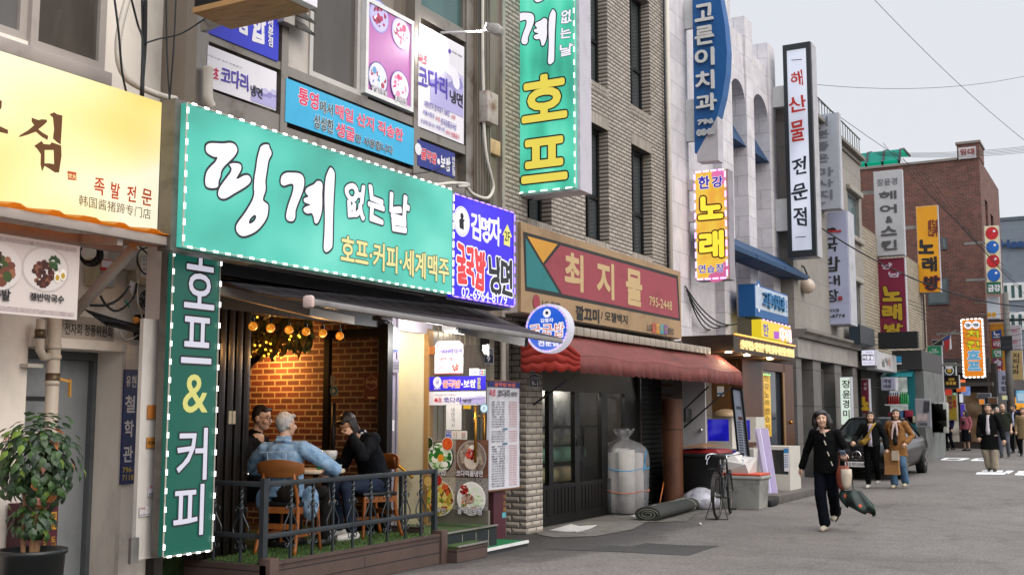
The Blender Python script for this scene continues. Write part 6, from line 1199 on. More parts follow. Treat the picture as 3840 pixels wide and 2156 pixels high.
wp = thing('wrapped_roll', 'tall brown vinyl floor roll standing at the shop corner', 'roll', (-7.05, yp, 0)); MB().tube([(-7.05, yp, 0), (-7.05, yp, 1.86)], .175, 24).build('roll', mat('#55321f', .55, 0, .35, 3., stretch=(1, 1, .6)), wp); MB().tube([(-7.05, yp, 1.33), (-7.05, yp, 1.345)], .178, 24).build('tape', m_black, wp, smooth=1)
c0, c1 = G(('I', 1010, 1010), .1), G(('I', 1330, 930), .1); cr = thing('carpet_roll', 'flattened dark grey carpet roll lying on the pavement', 'roll', (c0.x, c0.y, 0)); d = (c1 - c0).normalized(); n_ = d.cross(Vector((0, 0, 1))); b = MB()
def sq(c, s_): return [c + n_ * (.2 * s_ * math.cos(t_)) + Vector((0, 0, .105 * s_ * math.sin(t_) * (1.1 if math.sin(t_) > 0 else .95))) for t_ in [2 * math.pi * k / 24 for k in range(24)]]
b.loft([sq(c0, 1), sq(c0.lerp(c1, .3), 1.04), sq(c0.lerp(c1, .7), .98), sq(c1, .95)]); b.build('carpet', mat('#31332f', .85, 0, .25, 5., .5, 40), cr, smooth=False, bevel=0)
b = MB(); sp_ = [c0 - d * .006 + n_ * (.17 * (1 - k / 40) * math.cos(k * .5)) + Vector((0, 0, .085 * (1 - k / 40) * math.sin(k * .5))) for k in range(32)]; b.tube(sp_, .006, 5); b.build('rolled_edge', mat('#77776c', .8), cr, smooth=1)
b = MB(); b.tube([c0.lerp(c1, .1) + Vector((.0, 0, .112)), c0.lerp(c1, .9) + Vector((.02, 0, .108))], .008, 5).tube(sq(c0.lerp(c1, .8), 1.02) , .006, 5); b.build('cord', mat('#a8a49a', .7), cr, smooth=1)
tag(MB().tube([ax_(('I', 1098, 925), -7.1), ax_(('I', 1135, 735), -7.2)], .012, 8).build('broom_stick', mat('#b0602a', .5), smooth=1), 'thin orange stick leaning beside the plastic bag', 'stick')
def flat_paper(label, pts, zoom='I', m=None, dz=.012):
 P = [G((zoom, *q)) for q in pts]; v = [(q.x, q.y, gz(q.y) + dz + .012 * (i % 2)) for i, q in enumerate(P)]; n = len(v)
 me = MB().add(v + [(x, y, z - .01) for x, y, z in v], [tuple(range(n)), tuple(range(2 * n - 1, n - 1, -1))] + [(i, (i + 1) % n, (i + 1) % n + n, i + n) for i in range(n)]); return tag(me.build('newspaper', m or mat('#b4b2b0', .8, 0, .25, 30.)), label, 'paper')
flat_paper('stack of flattened white paper on the concrete by the shop door', [(308, 1128), (460, 1090), (520, 1098), (645, 1095), (600, 1115), (500, 1145), (420, 1138)])
flat_paper('scrap of white paper in front of the plastic bag', [(885, 1025), (945, 1015), (950, 1028), (905, 1034)])
flat_paper('flat grey cardboard piece left of the bin', [(1375, 1082), (1390, 1078), (1400, 1084), (1385, 1088)])
p = ax_(('I', 1280, 300), -7.15); gm = thing('gas_meter', 'dark gas meter on the wall pipes beside the white door', 'meter', p); MB().box(p.x - .1, p.x + .08, p.y - .16, p.y + .16, p.z - .12, p.z + .12).build('case', mat('#3c3c3c', .4, .3, .2), gm, bevel=.02); b = MB()
b.tube(smoothpts([p + Vector((-.05, -.1, 0)), p + Vector((-.05, -.1, .3)), p + Vector((-.05, -.22, .34)), p + Vector((-.05, -.22, .9))], 4), .03, 8).tube([p + Vector((-.05, -.3, -1.3)), p + Vector((-.05, -.3, 1.0))], .035, 8); b.build('pipe', mat('#4a4a4a', .4, .4), gm, smooth=1)
# --- restaurant beyond: white door, tanks, canopy
x0, x1 = at(('v', 5, 400), 'y', 19.6).x, at(('v', 212, 400), 'y', 19.6).x; wd = thing('white_door', 'plain white metal door with a round knob behind the awning end', 'door', (x1 - .2, 19.6, 0)); MB().box(x0 - .15, x1, 19.6, 19.65, .02, 2.3).build('leaf', mat('#b9b8bc', .45, 0, .08, 2.), wd); k = at(('v', 182, 578), 'y', 19.6); MB().ball(k + Vector((0, -.06, 0)), .035).tube([k, k + Vector((0, -.05, 0))], .018, 8).build('knob', m_chrome, wd, smooth=1)
m_rest = mat('#4a2a16', .4, 0, .3, 3., stretch=(1, 1, .2)); rs = thing('restaurant_front', 'brown wooden seafood restaurant front with a lit lettered canopy', 'shopfront', (-6.6, 22., 0))
CX = -6.3; q0, q1 = ax_(('K', 362, 365), CX), ax_(('K', 688, 430), CX); y0, y1, z0, z1 = q0.y, q1.y, 2.74, 3.03
MB().box(-7.3, CX, y0, y1, z0, z1).build('canopy', mat('#2c2018', .45, .1, .2), rs); MB().box(-7.29, CX - .01, y0 + .02, y1 - .02, z0 - .02, z0 - .001).build('canopy_soffit', mat('#5a3a20', .5), rs)
s = Sign('lit_sign', 'warm glowing white letters on the brown restaurant canopy', 'sign', 'x', CX + .004, dims=(y0 + .35, y1 - .1, 2.76, 3.0)); s.text('산지직송 자연산 막회·물회·해산물 전문점', (0, .03), (s.w, s.h - .04), lit('#ffd890', 1.15), .03, loc=1, extr=.03)
MB().box(CX + .003, CX + .05, y0 + .02, y1, z1 + .0, z1 + .02).build('light_strip', lit('#ffb050', 2.), s.o)
for i, q in enumerate((('K', 335, 460), ('K', 435, 478), ('K', 560, 497))): p = at(q, 'z', z0 - .022); o = thing('downlight', ('leftmost', 'middle', 'rightmost')[i] + ' round warm downlight under the brown restaurant canopy', 'lamp', p, group='canopy downlights'); MB().lathe([(0, 0), (.06, 0), (.06, .02), (0, .02)], p - Vector((0, 0, .02)), 14).build('lens', lit('#fff0d0', 8., name='downlight'), o); li = bpy.data.lights.new('downlight', 'POINT'); li.energy = 8; li.color = (1, .75, .45); li.shadow_soft_size = .04; lo = bpy.data.objects.new('downlight', li); COL.objects.link(lo); lo.parent = o; lo.location = (0, 0, -.08)
WXr = -6.97; ry = lambda x: gy(('v', x, 300), WXr)
MB().box(-7.5, WXr - .1, 22.2, ry(565) + .1, .12, 2.74).box(-7.5, WXr, ry(565), ry(745), .12, 2.74).box(-7.5, WXr, ry(960), ry(1040), .12, 2.74).box(-7.5, WXr, ry(745), ry(960), .12, .9).box(-7.4, WXr - .01, ry(745), ry(960), 2.55, 2.74).build('timber_front', m_rest, rs)
gl = MB().box(WXr - .1, WXr - .09, ry(745), ry(960), .9, 2.55).build('pane', glass('#2a3038', .05), rs); MB().box(-7.4, WXr - .2, ry(745), ry(960), .9, 2.55).build('backing', m_int, rs)
MB().box(WXr - .02, WXr, ry(745), ry(760), .9, 2.55).box(WXr - .02, WXr, ry(945), ry(960), .9, 2.55).build('frame', mat('#8a6a40', .4, .3), gl); MB().ball((WXr + .03, ry(995), 1.42), .04).build('door_knob', mat('#b07a2a', .25, .8), rs, smooth=1)
p0, p1 = at(('v', 212, 470), 'y', 22.19), at(('v', 400, 160), 'y', 22.19); MB().box(p0.x, p1.x + .1, 22.17, 22.19, p0.z, 2.5).build('side_window', glass('#6a4a28', .1), rs)
s = Sign('notice_sheet', 'white and blue notice stuck inside the amber restaurant window', 'notice', 'y', 22.16, [('v', 322, 170), ('v', 386, 170), ('v', 386, 262), ('v', 322, 262)]); s.box('paper', m_bwhite, y1=.004); s.flat('stripe', [[(0, .03), (s.w, .03), (s.w, .07), (0, .07)]], mat('#3a80b0', .5), local=1)
s = Sign('led_strip_sign', 'tall yellow singing room sign glowing behind the restaurant glass', 'sign', 'x', WXr - .085, [('v', 748, 50), ('v', 826, 50), ('v', 826, 720), ('v', 742, 560)]); s.box('panel', lit('#d8a818', .9, .6, (1, 3, 3)), y1=.01)
for i, ch in enumerate('한강노래연습장'): s.text(ch, (s.w * .25, s.h * (.88 - i * .13)), (s.w * .8, s.h * (.97 - i * .13)), mat('#6a4a10', .5), .02, loc=1)
s.leds(lit('#50ff90', 4.), 4, 't', .02, .04, off=-.03)
pt = thing('stone_platform', 'low stone platform with a chamfered corner under the restaurant front', 'platform', (-6.2, 21.5, 0)); P = [G(('v', 665, 1265)), G(('v', 905, 1272)), G(('v', 1245, 1185))]; b = MB(); pl_ = [(-7.4, 19.9), (P[0].x, P[0].y), (P[1].x, P[1].y), (P[2].x, P[2].y), (-6.0, 26.3), (-7.4, 26.3)]; b.prism(pl_, lambda x, y: Vector((x, y, .15)), lambda x, y: Vector((x, y, -.05))); b.build('slab', mat('#4f4a46', .6, 0, .25, 3.), pt, bevel=.01)
m_tank = mat('#b8b4ac', .45, 0, .08); m_water = lit('#1a18c8', .55, .8, (2, 2, 2), name='tank_water')
def tank(label, q, yy, dep, win=(.07, .1, .93, .9), wat=None):
 s = Sign('fish_tank', label, 'fish tank', 'y', yy, q, group='fish tanks outside the restaurant'); w_ = win; a, c, d, e = w_[0] * s.w, w_[2] * s.w, w_[1] * s.h, w_[3] * s.h
 b = MB(); b.box(0, a, 0, dep, 0, s.h).box(c, s.w, 0, dep, 0, s.h).box(a, c, 0, dep, 0, d).box(a, c, 0, dep, e, s.h).box(a, c, .1, dep, d, e); b.build('cabinet', m_tank, s.o, world=0)
 MB().box(a, c, .012, .1, d, e).build('water_window', wat or m_water, s.o, world=0); return s
tank('upper fish tank with a rounded blue glowing window, behind the bicycle', [('v', 218, 458), ('v', 462, 458), ('v', 462, 752), ('v', 218, 752)], 20.75, .7, (.06, .24, .88, .93))
tank('upper fish tank with white trim partly hidden by the menu stand', [('v', 464, 458), ('v', 688, 455), ('v', 685, 690), ('v', 464, 690)], 21.5, .6, (.05, .08, .75, .88))
tank('lower fish tank glowing blue behind the bin and bicycle', [('v', 300, 752), ('v', 668, 752), ('v', 668, 1200), ('v', 300, 1200)], 20.7, .8, (.03, .3, .9, .96))
tank('low white fish tank with a dark window and a blue price sticker', [('v', 665, 735), ('v', 998, 728), ('v', 1005, 1150), ('v', 672, 1205)], 21.6, .8, (.05, .42, .96, .93), glass('#2c2e2a', .08))
s = Sign('sticker', 'blue and white price sheet on the low white fish tank', 'sticker', 'y', 21.59, [('v', 948, 752), ('v', 992, 750), ('v', 992, 962), ('v', 948, 965)]); s.box('paper', m_bwhite, y1=.005); s.flat('heading', [[(0, s.h * .8), (s.w, s.h * .8), (s.w, s.h), (0, s.h)]], mat('#2a78b0', .5), local=1)
for i in range(6): s.text('■■ ■', (s.w * .15, s.h * (.68 - i * .1)), (s.w * .85, s.h * (.73 - i * .1)), mat('#4a7aa0', .6), 0, loc=1)
p = at(('v', 405, 455), 'y', 20.9); o = thing('dome_lid', 'tan dome lid on top of the upper fish tank', 'lid', p); MB().lathe([(.26, 0), (.25, .03), (.2, .1), (.1, .14), (0, .15)], p, 24).build('dome', mat('#8f7a60', .4, 0, .1), o, smooth=1)
s = Sign('foam_panel', 'pair of pale lilac boards leaning on the white fish tank', 'panel', 'y', 21.0, [('v', 672, 565), ('v', 800, 560), ('v', 890, 1190), ('v', 760, 1200)]); o = s.o
P = [at(q, 'y', 21.2 if i < 2 else 20.75) for i, q in enumerate((('v', 668, 566), ('v', 795, 560), ('v', 890, 1190), ('v', 765, 1200)))]
def slab(P, th): n_ = (P[1] - P[0]).cross(P[2] - P[1]).normalized() * th; return MB().add(list(P) + [p_ + n_ for p_ in P], [(0, 1, 2, 3), (7, 6, 5, 4), (0, 4, 5, 1), (1, 5, 6, 2), (2, 6, 7, 3), (3, 7, 4, 0)])
m_lil = mat('#b4a8c8', .5, 0, .05); slab(P, .03).build('back_board', m_lil, o); Q = [at(q, 'y', 21.1 if i < 2 else 20.65) for i, q in enumerate((('v', 690, 566), ('v', 722, 563), ('v', 830, 1195), ('v', 790, 1200)))]; slab(Q, .05).build('front_board', mat('#c4bcd8', .5, 0, .05), o)
P = [at(q, 'y', 20.1 if i < 2 else 19.5) for i, q in enumerate((('v', 460, 185), ('v', 552, 200), ('v', 660, 1200), ('v', 560, 1190)))]
ms = thing('menu_stand', 'tall leaning black framed menu board beside the bicycle', 'menu board', (P[3].x, P[3].y, 0)); slab(P, .03).build('board', mat('#8e96a4', .45, 0, .06), ms)
b = MB()
for i in range(4): b.bar(P[i], P[(i + 1) % 4], .035, .045, (0, 1, 0))
b.build('frame', m_black, ms); ux, uz = (P[1] - P[0]), (P[3] - P[0]); nn = ux.cross(uz).normalized(); nn = nn if nn.y < 0 else -nn
def on(u, v_): return P[0].lerp(P[1], u).lerp(P[3].lerp(P[2], u), v_) + nn * .006
b = MB(); b2 = MB()
for v_ in (.27, .68, .85): b2.quad(on(.35, v_), on(.75, v_), on(.75, v_ + .03), on(.35, v_ + .03))
for i in range(22):
 v_ = .32 + i * .024
 if .66 < v_ < .72 or .83 < v_ < .9: continue
 b.quad(on(.2, v_), on(.6, v_), on(.6, v_ + .008), on(.2, v_ + .008)); b.quad(on(.72, v_), on(.9, v_), on(.9, v_ + .008), on(.72, v_ + .008))
for k in range(3): b.quad(on(.3 + k * .16, .17), on(.4 + k * .16, .17), on(.4 + k * .16, .2), on(.3 + k * .16, .2))
b.build('lettering', m_ink, ms, fix=0); b2.build('badge', mat('#5a3228', .5), ms, fix=0)
c = G(('v', 700, 1290)); o = thing('stand_base', 'black rubber weight at the foot of the menu board', 'base', c); MB().box(c.x - .25, c.x + .28, c.y - .1, c.y + .35, 0, .13).build('block', m_rubber, o, bevel=.04)
c = G(('v', 250, 1190)); c = Vector((-6.62, 18.95, 0)); o = thing('wheelie_bin', 'black rubbish bin with a red lid in front of the white door', 'bin', c); M_ = Matrix.Translation(c)
MB(M=M_).loft([[(-.27, -.3, 0), (.27, -.3, 0), (.27, .3, 0), (-.27, .3, 0)], [(-.36, -.38, .86), (.36, -.38, .86), (.36, .38, .86), (-.36, .38, .86)], [(-.41, -.42, .87), (.41, -.42, .87), (.41, .42, .87), (-.41, .42, .87)], [(-.41, -.42, .93), (.41, -.42, .93), (.41, .42, .93), (-.41, .42, .93)]]).build('body', mat('#151617', .5, 0, .2), o, bevel=.02); MB(M=M_).loft([[(-.38, -.4, .931), (.38, -.4, .931), (.38, .4, .931), (-.38, .4, .931)], [(-.3, -.34, 1.0), (.3, -.34, 1.0), (.3, .34, 1.0), (-.3, .34, 1.0)]]).build('lid', mat('#7a1c1e', .45, 0, .1), o, bevel=.02)
tag(MB(M=M_).add([(-.42, -.4, 1.01), (.1, -.45, 1.03), (.3, .1, 1.05), (-.3, .3, 1.01), (-.42, -.4, 1.02), (.1, -.45, 1.04), (.3, .1, 1.06), (-.3, .3, 1.02), (0, -.1, 1.1)], [(0, 3, 2, 1), (0, 1, 5, 4), (1, 2, 6, 5), (2, 3, 7, 6), (3, 0, 4, 7), (4, 5, 8), (5, 6, 8), (6, 7, 8), (7, 4, 8)]).build('cardboard', mat('#7a5a42', .8, 0, .15)), 'folded brown cardboard lying on the red bin lid', 'cardboard')
c = G(('v', 520, 1322)) + Vector((0, .35, 0)); o = thing('storage_tub', 'grubby white plastic tub with an orange rim behind the bicycle', 'tub', c); M_ = Matrix.Translation((c.x, c.y, 0))
MB(M=M_).loft([[(-.33, -.25, 0), (.33, -.25, 0), (.33, .25, 0), (-.33, .25, 0)], [(-.36, -.28, .5), (.36, -.28, .5), (.36, .28, .5), (-.36, .28, .5)], [(-.4, -.31, .51), (.4, -.31, .51), (.4, .31, .51), (-.4, .31, .51)], [(-.4, -.31, .56), (.4, -.31, .56), (.4, .31, .56), (-.4, .31, .56)]]).build('tub', mat('#8f8f8a', .5, 0, .3, 4.), o, bevel=.02); MB(M=M_).box(-.38, .38, -.3, .3, .561, .6).build('lid', mat('#b5442a', .5, 0, .1), o, bevel=.015)
M2 = M_ @ Matrix.Translation((-.05, .0, .6))
tag(MB(M=M2).loft([[(-.25, -.2, 0), (.2, -.2, 0), (.2, .2, 0), (-.25, .2, 0)], [(-.28, -.15, .2), (.15, -.22, .15), (.22, .2, .25), (-.2, .2, .3)], [(-.12, -.05, .32), (.0, -.1, .2), (.1, .1, .2), (-.08, .1, .36)]]).build('crumpled_bag', mat('#b4b0ac', .6, 0, .1, 6.)), 'crumpled pale packaging heaped on the orange tub lid', 'packaging')
c = G(('I', 1395, 970)); o = thing('rubbish_bag', 'see-through rubbish bag slumped behind the carpet roll', 'bag', c); b = MB(); rg = []; rnd = random.Random(9)
for i in range(9): z = .36 * i / 8; r_ = .34 * math.sin(math.pi * (.22 + .76 * i / 8)) ** .7; rg.append([c + Vector(((r_ + .03 * math.sin(5 * t_ + i)) * math.cos(t_), (r_ * 1.1 + .03 * math.sin(7 * t_ + i * 2)) * math.sin(t_), z)) for t_ in [6.283 * k / 24 for k in range(24)]])
b.loft(rg).build('bag', mat('#a6a5ae', .3, 0, .4, 9., .8, 14, spec=.6), o, smooth=1)
c = G(('v', 60, 1180)); o = thing('grey_board', 'grey board leaning against the white door beside the bin', 'board', c); slab([at(('v', 0, 955), 'y', 19.3), at(('v', 62, 955), 'y', 19.3), at(('v', 105, 1110), 'y', 19.0), at(('v', 30, 1120), 'y', 19.0)], .02).build('board', mat('#4c4a4c', .6), o)
bk = thing('bicycle', 'old black bicycle with a rear rack parked on its stand, seen from behind', 'bicycle', (-5.72, 17.1, 0)); rw, fw_ = Vector((-5.69, 16.75, .36)), Vector((-5.83, 17.80, .36)); dirv = (fw_ - rw).normalized(); sd = dirv.cross(Vector((0, 0, 1)))
def wheel(c, d, nm):
 f = lambda r_, n: [c + d * (r_ * math.cos(6.283 * k / n)) + Vector((0, 0, r_ * math.sin(6.283 * k / n))) for k in range(n + 1)]
 w = MB().tube(f(.335, 40), .019, 8, False).build(nm, m_rubber, bk, smooth=1); MB().tube(f(.312, 40), .012, 6, False).build('rim', mat('#5a554e', .35, .7, .3, 9.), w, smooth=1); b = MB()
 for k in range(18): a = 6.283 * k / 18; b.tube([c + sd * (.02 if k % 2 else -.02), c + d * (.305 * math.cos(a)) + Vector((0, 0, .305 * math.sin(a)))], .0018, 4)
 b.tube([c - sd * .05, c + sd * .05], .02, 8); b.build('spokes', m_steel, w)
wheel(rw, dirv, 'wheel'); d2 = (dirv - sd * .1).normalized(); wheel(fw_, d2, 'wheel'); b = MB(); bbk = rw.lerp(fw_, .42) + Vector((0, 0, -.06)); seat = rw.lerp(fw_, .28) + Vector((0, 0, .46)); head = rw.lerp(fw_, .78) + Vector((0, 0, .48)); hl = rw.lerp(fw_, .82) + Vector((0, 0, .3))
b.tube([bbk, seat], .016, 8).tube([seat - Vector((0, 0, .06)), head], .015, 8).tube([bbk, hl], .017, 8).tube([hl, head], .018, 8)
for sg in (-1, 1): b.tube([bbk, rw + sd * .05 * sg], .009, 6).tube([seat - Vector((0, 0, .08)), rw + sd * .05 * sg], .008, 6).tube([hl, hl + sd * .05 * sg, fw_ + sd * .05 * sg], .011, 6)
b.build('frame', mat('#26282c', .4, .4, .3, 9.), bk, smooth=1); b = MB()
hb_ = head + Vector((0, 0, .1)); b.tube([head, hb_], .014, 8).tube(smoothpts([hb_ + sd * .29 - dirv * .22 - Vector((0, 0, .06)), hb_ + sd * .3 - dirv * .1, hb_ + sd * .22 + dirv * .02 + Vector((0, 0, .02)), hb_, hb_ - sd * .22 + dirv * .02 + Vector((0, 0, .02)), hb_ - sd * .3 - dirv * .1, hb_ - sd * .29 - dirv * .22 - Vector((0, 0, .06))], 5), .011, 8)
for sg in (-1, 1): b.tube(smoothpts([hb_ + sd * .26 * sg, hb_ + sd * .29 * sg - dirv * .12 - Vector((0, 0, .08)), hb_ + sd * .28 * sg - dirv * .2 - Vector((0, 0, .14))], 4), .006, 6)
b.build('handlebar', m_chrome, bk, smooth=1); st_ = seat + Vector((0, 0, .1)); MB().tube([seat, st_], .013, 8).build('seat_post', m_chrome, bk); MB(M=Matrix.Translation(st_) @ Matrix.Rotation(math.atan2(-dirv.x, dirv.y), 4, 'Z')).loft([[(-.1, -.13, -.02), (.1, -.13, -.02), (.09, -.13, .04), (-.09, -.13, .04)], [(-.11, -.05, -.02), (.11, -.05, -.02), (.1, -.05, .05), (-.1, -.05, .05)], [(-.04, .08, -.01), (.04, .08, -.01), (.035, .08, .035), (-.035, .08, .035)], [(-.02, .15, 0), (.02, .15, 0), (.02, .15, .025), (-.02, .15, .025)]]).build('saddle', m_rubber, bk, bevel=.015)
b = MB(); rk = rw + Vector((0, 0, .4)); b.bar(rk - sd * .09 - dirv * .2, rk - sd * .09 + dirv * .2, .014).bar(rk + sd * .09 - dirv * .2, rk + sd * .09 + dirv * .2, .014)
for k in range(4): q_ = rk + dirv * (-.2 + .13 * k); b.bar(q_ - sd * .1, q_ + sd * .1, .012)
for sg in (-1, 1): b.tube([rk + sd * .09 * sg - dirv * .1, rw + sd * .06 * sg], .006, 5).tube([rw + sd * .06 * sg, rw + sd * .17 * sg - dirv * .08 - Vector((0, 0, .35))], .007, 5)
b.tube([rw + sd * .17 - dirv * .08 - Vector((0, 0, .35)), rw - sd * .17 - dirv * .08 - Vector((0, 0, .35))], .007, 5); b.build('rear_rack', m_black, bk)
b = MB(); b.tube([bbk - sd * .1, bbk + sd * .1], .012, 6).bar(bbk + sd * .1, bbk + sd * .1 + Vector((0, 0, -.16)), .015).bar(bbk - sd * .1, bbk - sd * .1 + Vector((0, 0, .16)), .015).bar(bbk + sd * .1 + Vector((0, 0, -.17)), bbk + sd * .21 + Vector((0, 0, -.17)), .05, .025); b.build('pedals', m_black, bk)
fnd = lambda r_, a0, a1: [rw + dirv * (r_ * math.cos(R(a0 + (a1 - a0) * k / 14))) + Vector((0, 0, r_ * math.sin(R(a0 + (a1 - a0) * k / 14)))) for k in range(15)]
MB().loft([[p_ - sd * .03, p_ + sd * .03] for p_ in fnd(.365, 20, 190)], cap=False, closed=False).build('mudguard', mat('#3a3633', .35, .6, .3), bk, fix=0)
# --- dental + karaoke + seafood signs
s = Sign('blade_sign', 'blue curved dental blade sign with raised white letters and phone number', 'sign', 'y', 20., [('J', 126, 0), ('J', 250, 0), ('J', 255, 790), ('J', 148, 795)]); m_dblue = mat('#12518c', .45, 0, .1, 2.)
b = MB(); P = [s.uv(('J', *p)) for p in ((126, -20), (262, -20), (285, 110), (297, 250), (292, 360), (275, 470), (250, 570), (148, 755), (138, 755))]; b.prism(P, lambda x, z: Vector((x, 0, z)), lambda x, z: Vector((x, .3, z))); b.build('blade', m_dblue, s.o, world=0)
b = MB(); P = [s.uv(('J', *p)) for p in ((148, 757), (250, 573), (255, 790), (150, 797))]; b.prism(P, lambda x, z: Vector((x, .0, z)), lambda x, z: Vector((x, .3, z))); b.build('lower_box', mat('#b0adb2', .45, .1, .12), s.o, world=0)
for ch, a, c in (('고', (147, 112), (230, 20)), ('른', (147, 228), (233, 128)), ('이', (147, 335), (235, 238)), ('치', (150, 450), (235, 350)), ('과', (152, 555), (248, 462))): s.text(ch, ('J', *a), ('J', *c), mat('#c4c4c2', .5, 0, .1), .03, extr=.06)
for tx, a, c in (('796', (160, 618), (232, 588)), ('0843', (155, 672), (240, 636))): s.text(tx, ('J', *a), ('J', *c), mat('#9aa0a4', .5), .01, mat('#b8b8b8', .5, 0, .05), .09, extr=.05)
b = MB(); b.box(-.35, 0, .1, .2, s.h * .14, s.h * .4).box(-.35, 0, .1, .2, s.h * .85, s.h * 1.05); b.build('bracket', m_white, s.o, world=0)
s = Sign('lit_sign', 'yellow and orange backlit singing room sign edged in violet LEDs', 'sign', 'y', 20.05, [('J', 137, 845), ('J', 289, 842), ('J', 298, 1372), ('J', 148, 1375)]); t = NT('karaoke_panel'); f_ = t.noise(t.co((1.2, 1, 1)), 1.6, 3, .6); t.l(t.ramp(f_, [(.3, lin('#f2a020')), (.5, lin('#f8d040')), (.62, lin('#f4b030')), (.75, lin('#f08040'))]), t.b.inputs['Emission Color']); t.b.inputs['Emission Strength'].default_value = .62; t.b.inputs['Base Color'].default_value = (.2, .12, .03, 1)
s.box('panel', t.m, y1=.05); s.box('box', mat('#8f8a90', .5, .2), -.02, s.w + .04, -.02, s.h + .02, .051, .35); vl = lit('#3a2ac8', .5)
s.flat('swirl_print', [[('J', *p) for p in ((225, 850), (285, 848), (285, 900), (262, 915), (235, 895))]], lit('#e878b0', .8), bez=True); s.flat('swirl_print', [[('J', *p) for p in ((205, 1372), (292, 1368), (290, 1290), (262, 1325))]], lit('#e070a0', .7), bez=True)
for ch, a, c in (('한', (158, 932), (210, 868)), ('강', (225, 925), (275, 868))): s.text(ch, ('J', *a), ('J', *c), vl, .03, lt_white, .03)
for ch, a, c in (('노', (162, 1078), (270, 968)), ('래', (168, 1268), (275, 1140))): s.text(ch, ('J', *a), ('J', *c), lit('#fce040', 1.), .05, lit('#6a2a08', .3), .05)
for ch, a, c in (('연', (158, 1345), (192, 1305)), ('습', (202, 1345), (236, 1308)), ('장', (245, 1342), (282, 1300))): s.text(ch, ('J', *a), ('J', *c), vl, .02, lt_white, .03)
for sd_, n in (('l', 11), ('r', 11), ('b', 4), ('t', 4)): s.leds(led_p, n, sd_, .03, .12)
MB().box(-.3, 0, .1, .2, s.h * .55, s.h * .65).box(-.3, 0, .1, .2, s.h * .85, s.h * .95).build('bracket', m_white, s.o, world=0)
s = Sign('lit_sign', 'tall white backlit seafood sign in a black frame sticking out past the tiled building', 'sign', 'y', 26., [('J', 573, 222), ('J', 708, 207), ('J', 735, 1262), ('J', 597, 1262)]); s.box('panel', lit('#d9def0', .78, .45, (1, 1, .5)), .05, s.w - .07, .1, s.h - .1, .04, .06); b = MB(); b.box(0, .09, 0, .1, 0, s.h).box(s.w - .1, s.w - .0, 0, .1, 0, s.h).box(.09, s.w - .1, 0, .1, 0, .14).box(.09, s.w - .1, 0, .1, s.h - .14, s.h); b.build('frame', mat('#1f2428', .5), s.o, world=0); s.box('box', mat('#a8a6aa', .4, .2), -.01, s.w + .01, -.01, s.h + .01, .101, .55)
s.lay = -14; rd, dk_ = mat('#b02a20', .5, 0, .02), mat('#1e2430', .5, 0, .02)
for ch, a, c, m in (('해', (612, 425), (668, 345), rd), ('산', (605, 555), (682, 468), rd), ('물', (612, 697), (675, 597), rd), ('전', (620, 865), (685, 778), dk_), ('문', (622, 990), (686, 902), dk_), ('점', (628, 1112), (688, 1020), dk_)): s.text(ch, ('J', *a), ('J', *c), m, .02, wob=.15)
for y in (293, 1165): s.flat('dash', [[('J', 614 + (y > 400) * 20, y + 3), ('J', 666 + (y > 400) * 20, y - 1), ('J', 666 + (y > 400) * 20, y + 3), ('J', 614 + (y > 400) * 20, y + 7)]], dk_)
MB().box(-.45, 0, .2, .35, s.h * .72, s.h * .82).box(-.45, 0, .2, .35, s.h * .13, s.h * .28).build('bracket', m_white, s.o, world=0)
s = Sign('dental_sign', 'small blue and white dental clinic box sign above the restaurant canopy', 'sign', 'x', -6.75, [('K', 478, 85), ('K', 655, 160), ('K', 658, 308), ('K', 478, 272)]); s.box('box', m_dblue, y1=.35); s.box('panel', mat('#a8b4c4', .4), .04, s.w, s.h * .25, s.h * .95, -.004, -.001); s.disc((.28, s.h * .6), .22, m_dblue, local=1, rz=.38); s.disc((.28, s.h * .6), .13, m_bwhite, local=1, rz=.3); s.text('고른이치과', (.5, s.h * .36), (s.w * .84, s.h * .84), mat('#2a6a9a', .5), .03, loc=1, extr=.05); s.text('의원', (s.w * .86, s.h * .4), (s.w * .98, s.h * .8), mat('#2a6a9a', .5), .02, loc=1)
s = Sign('lit_sign', 'short yellow sign with a violet letter on top of the restaurant canopy', 'sign', 'x', -6.6, [('K', 512, 280), ('K', 672, 330), ('K', 672, 412), ('K', 514, 378)]); s.box('panel', lit('#e8cc20', .8), y1=.2); s.text('한', ('K', 524, 372), ('K', 552, 315), vl, .02); s.flat('patch', [[('K', *p) for p in ((580, 350), (610, 352), (608, 392), (582, 390))]], lit('#b040d0', .7)); s.text('대가정', ('K', 614, 395), ('K', 674, 345), lit('#fff0c0', 1.6), .05, lit('#f070d0', .8), .06, wob=.12); s.leds(led_p, 8, 't', .02, .1)
gl_ = at(('K', 762, 105), 'y', 27.3); o = thing('globe_lamp', 'white globe street lamp on a curved wall arm', 'lamp', gl_); MB().ball(gl_, .19, 12).build('globe', mat('#b8a898', .3, 0, .08), o, smooth=1); w0 = at(('K', 610, 40), 'y', 27.3); MB().tube(smoothpts([w0, w0.lerp(gl_, .5) + Vector((.05, 0, .28)), gl_ + Vector((-.1, 0, .5)), gl_ + Vector((0, 0, .3)), gl_ + Vector((0, 0, .18))], 5), .022, 8).build('arm', m_dkmetal, o, smooth=1); MB().lathe([(.09, .16), (.06, .25), (.03, .28)], gl_, 14).build('cap', m_dkmetal, o)
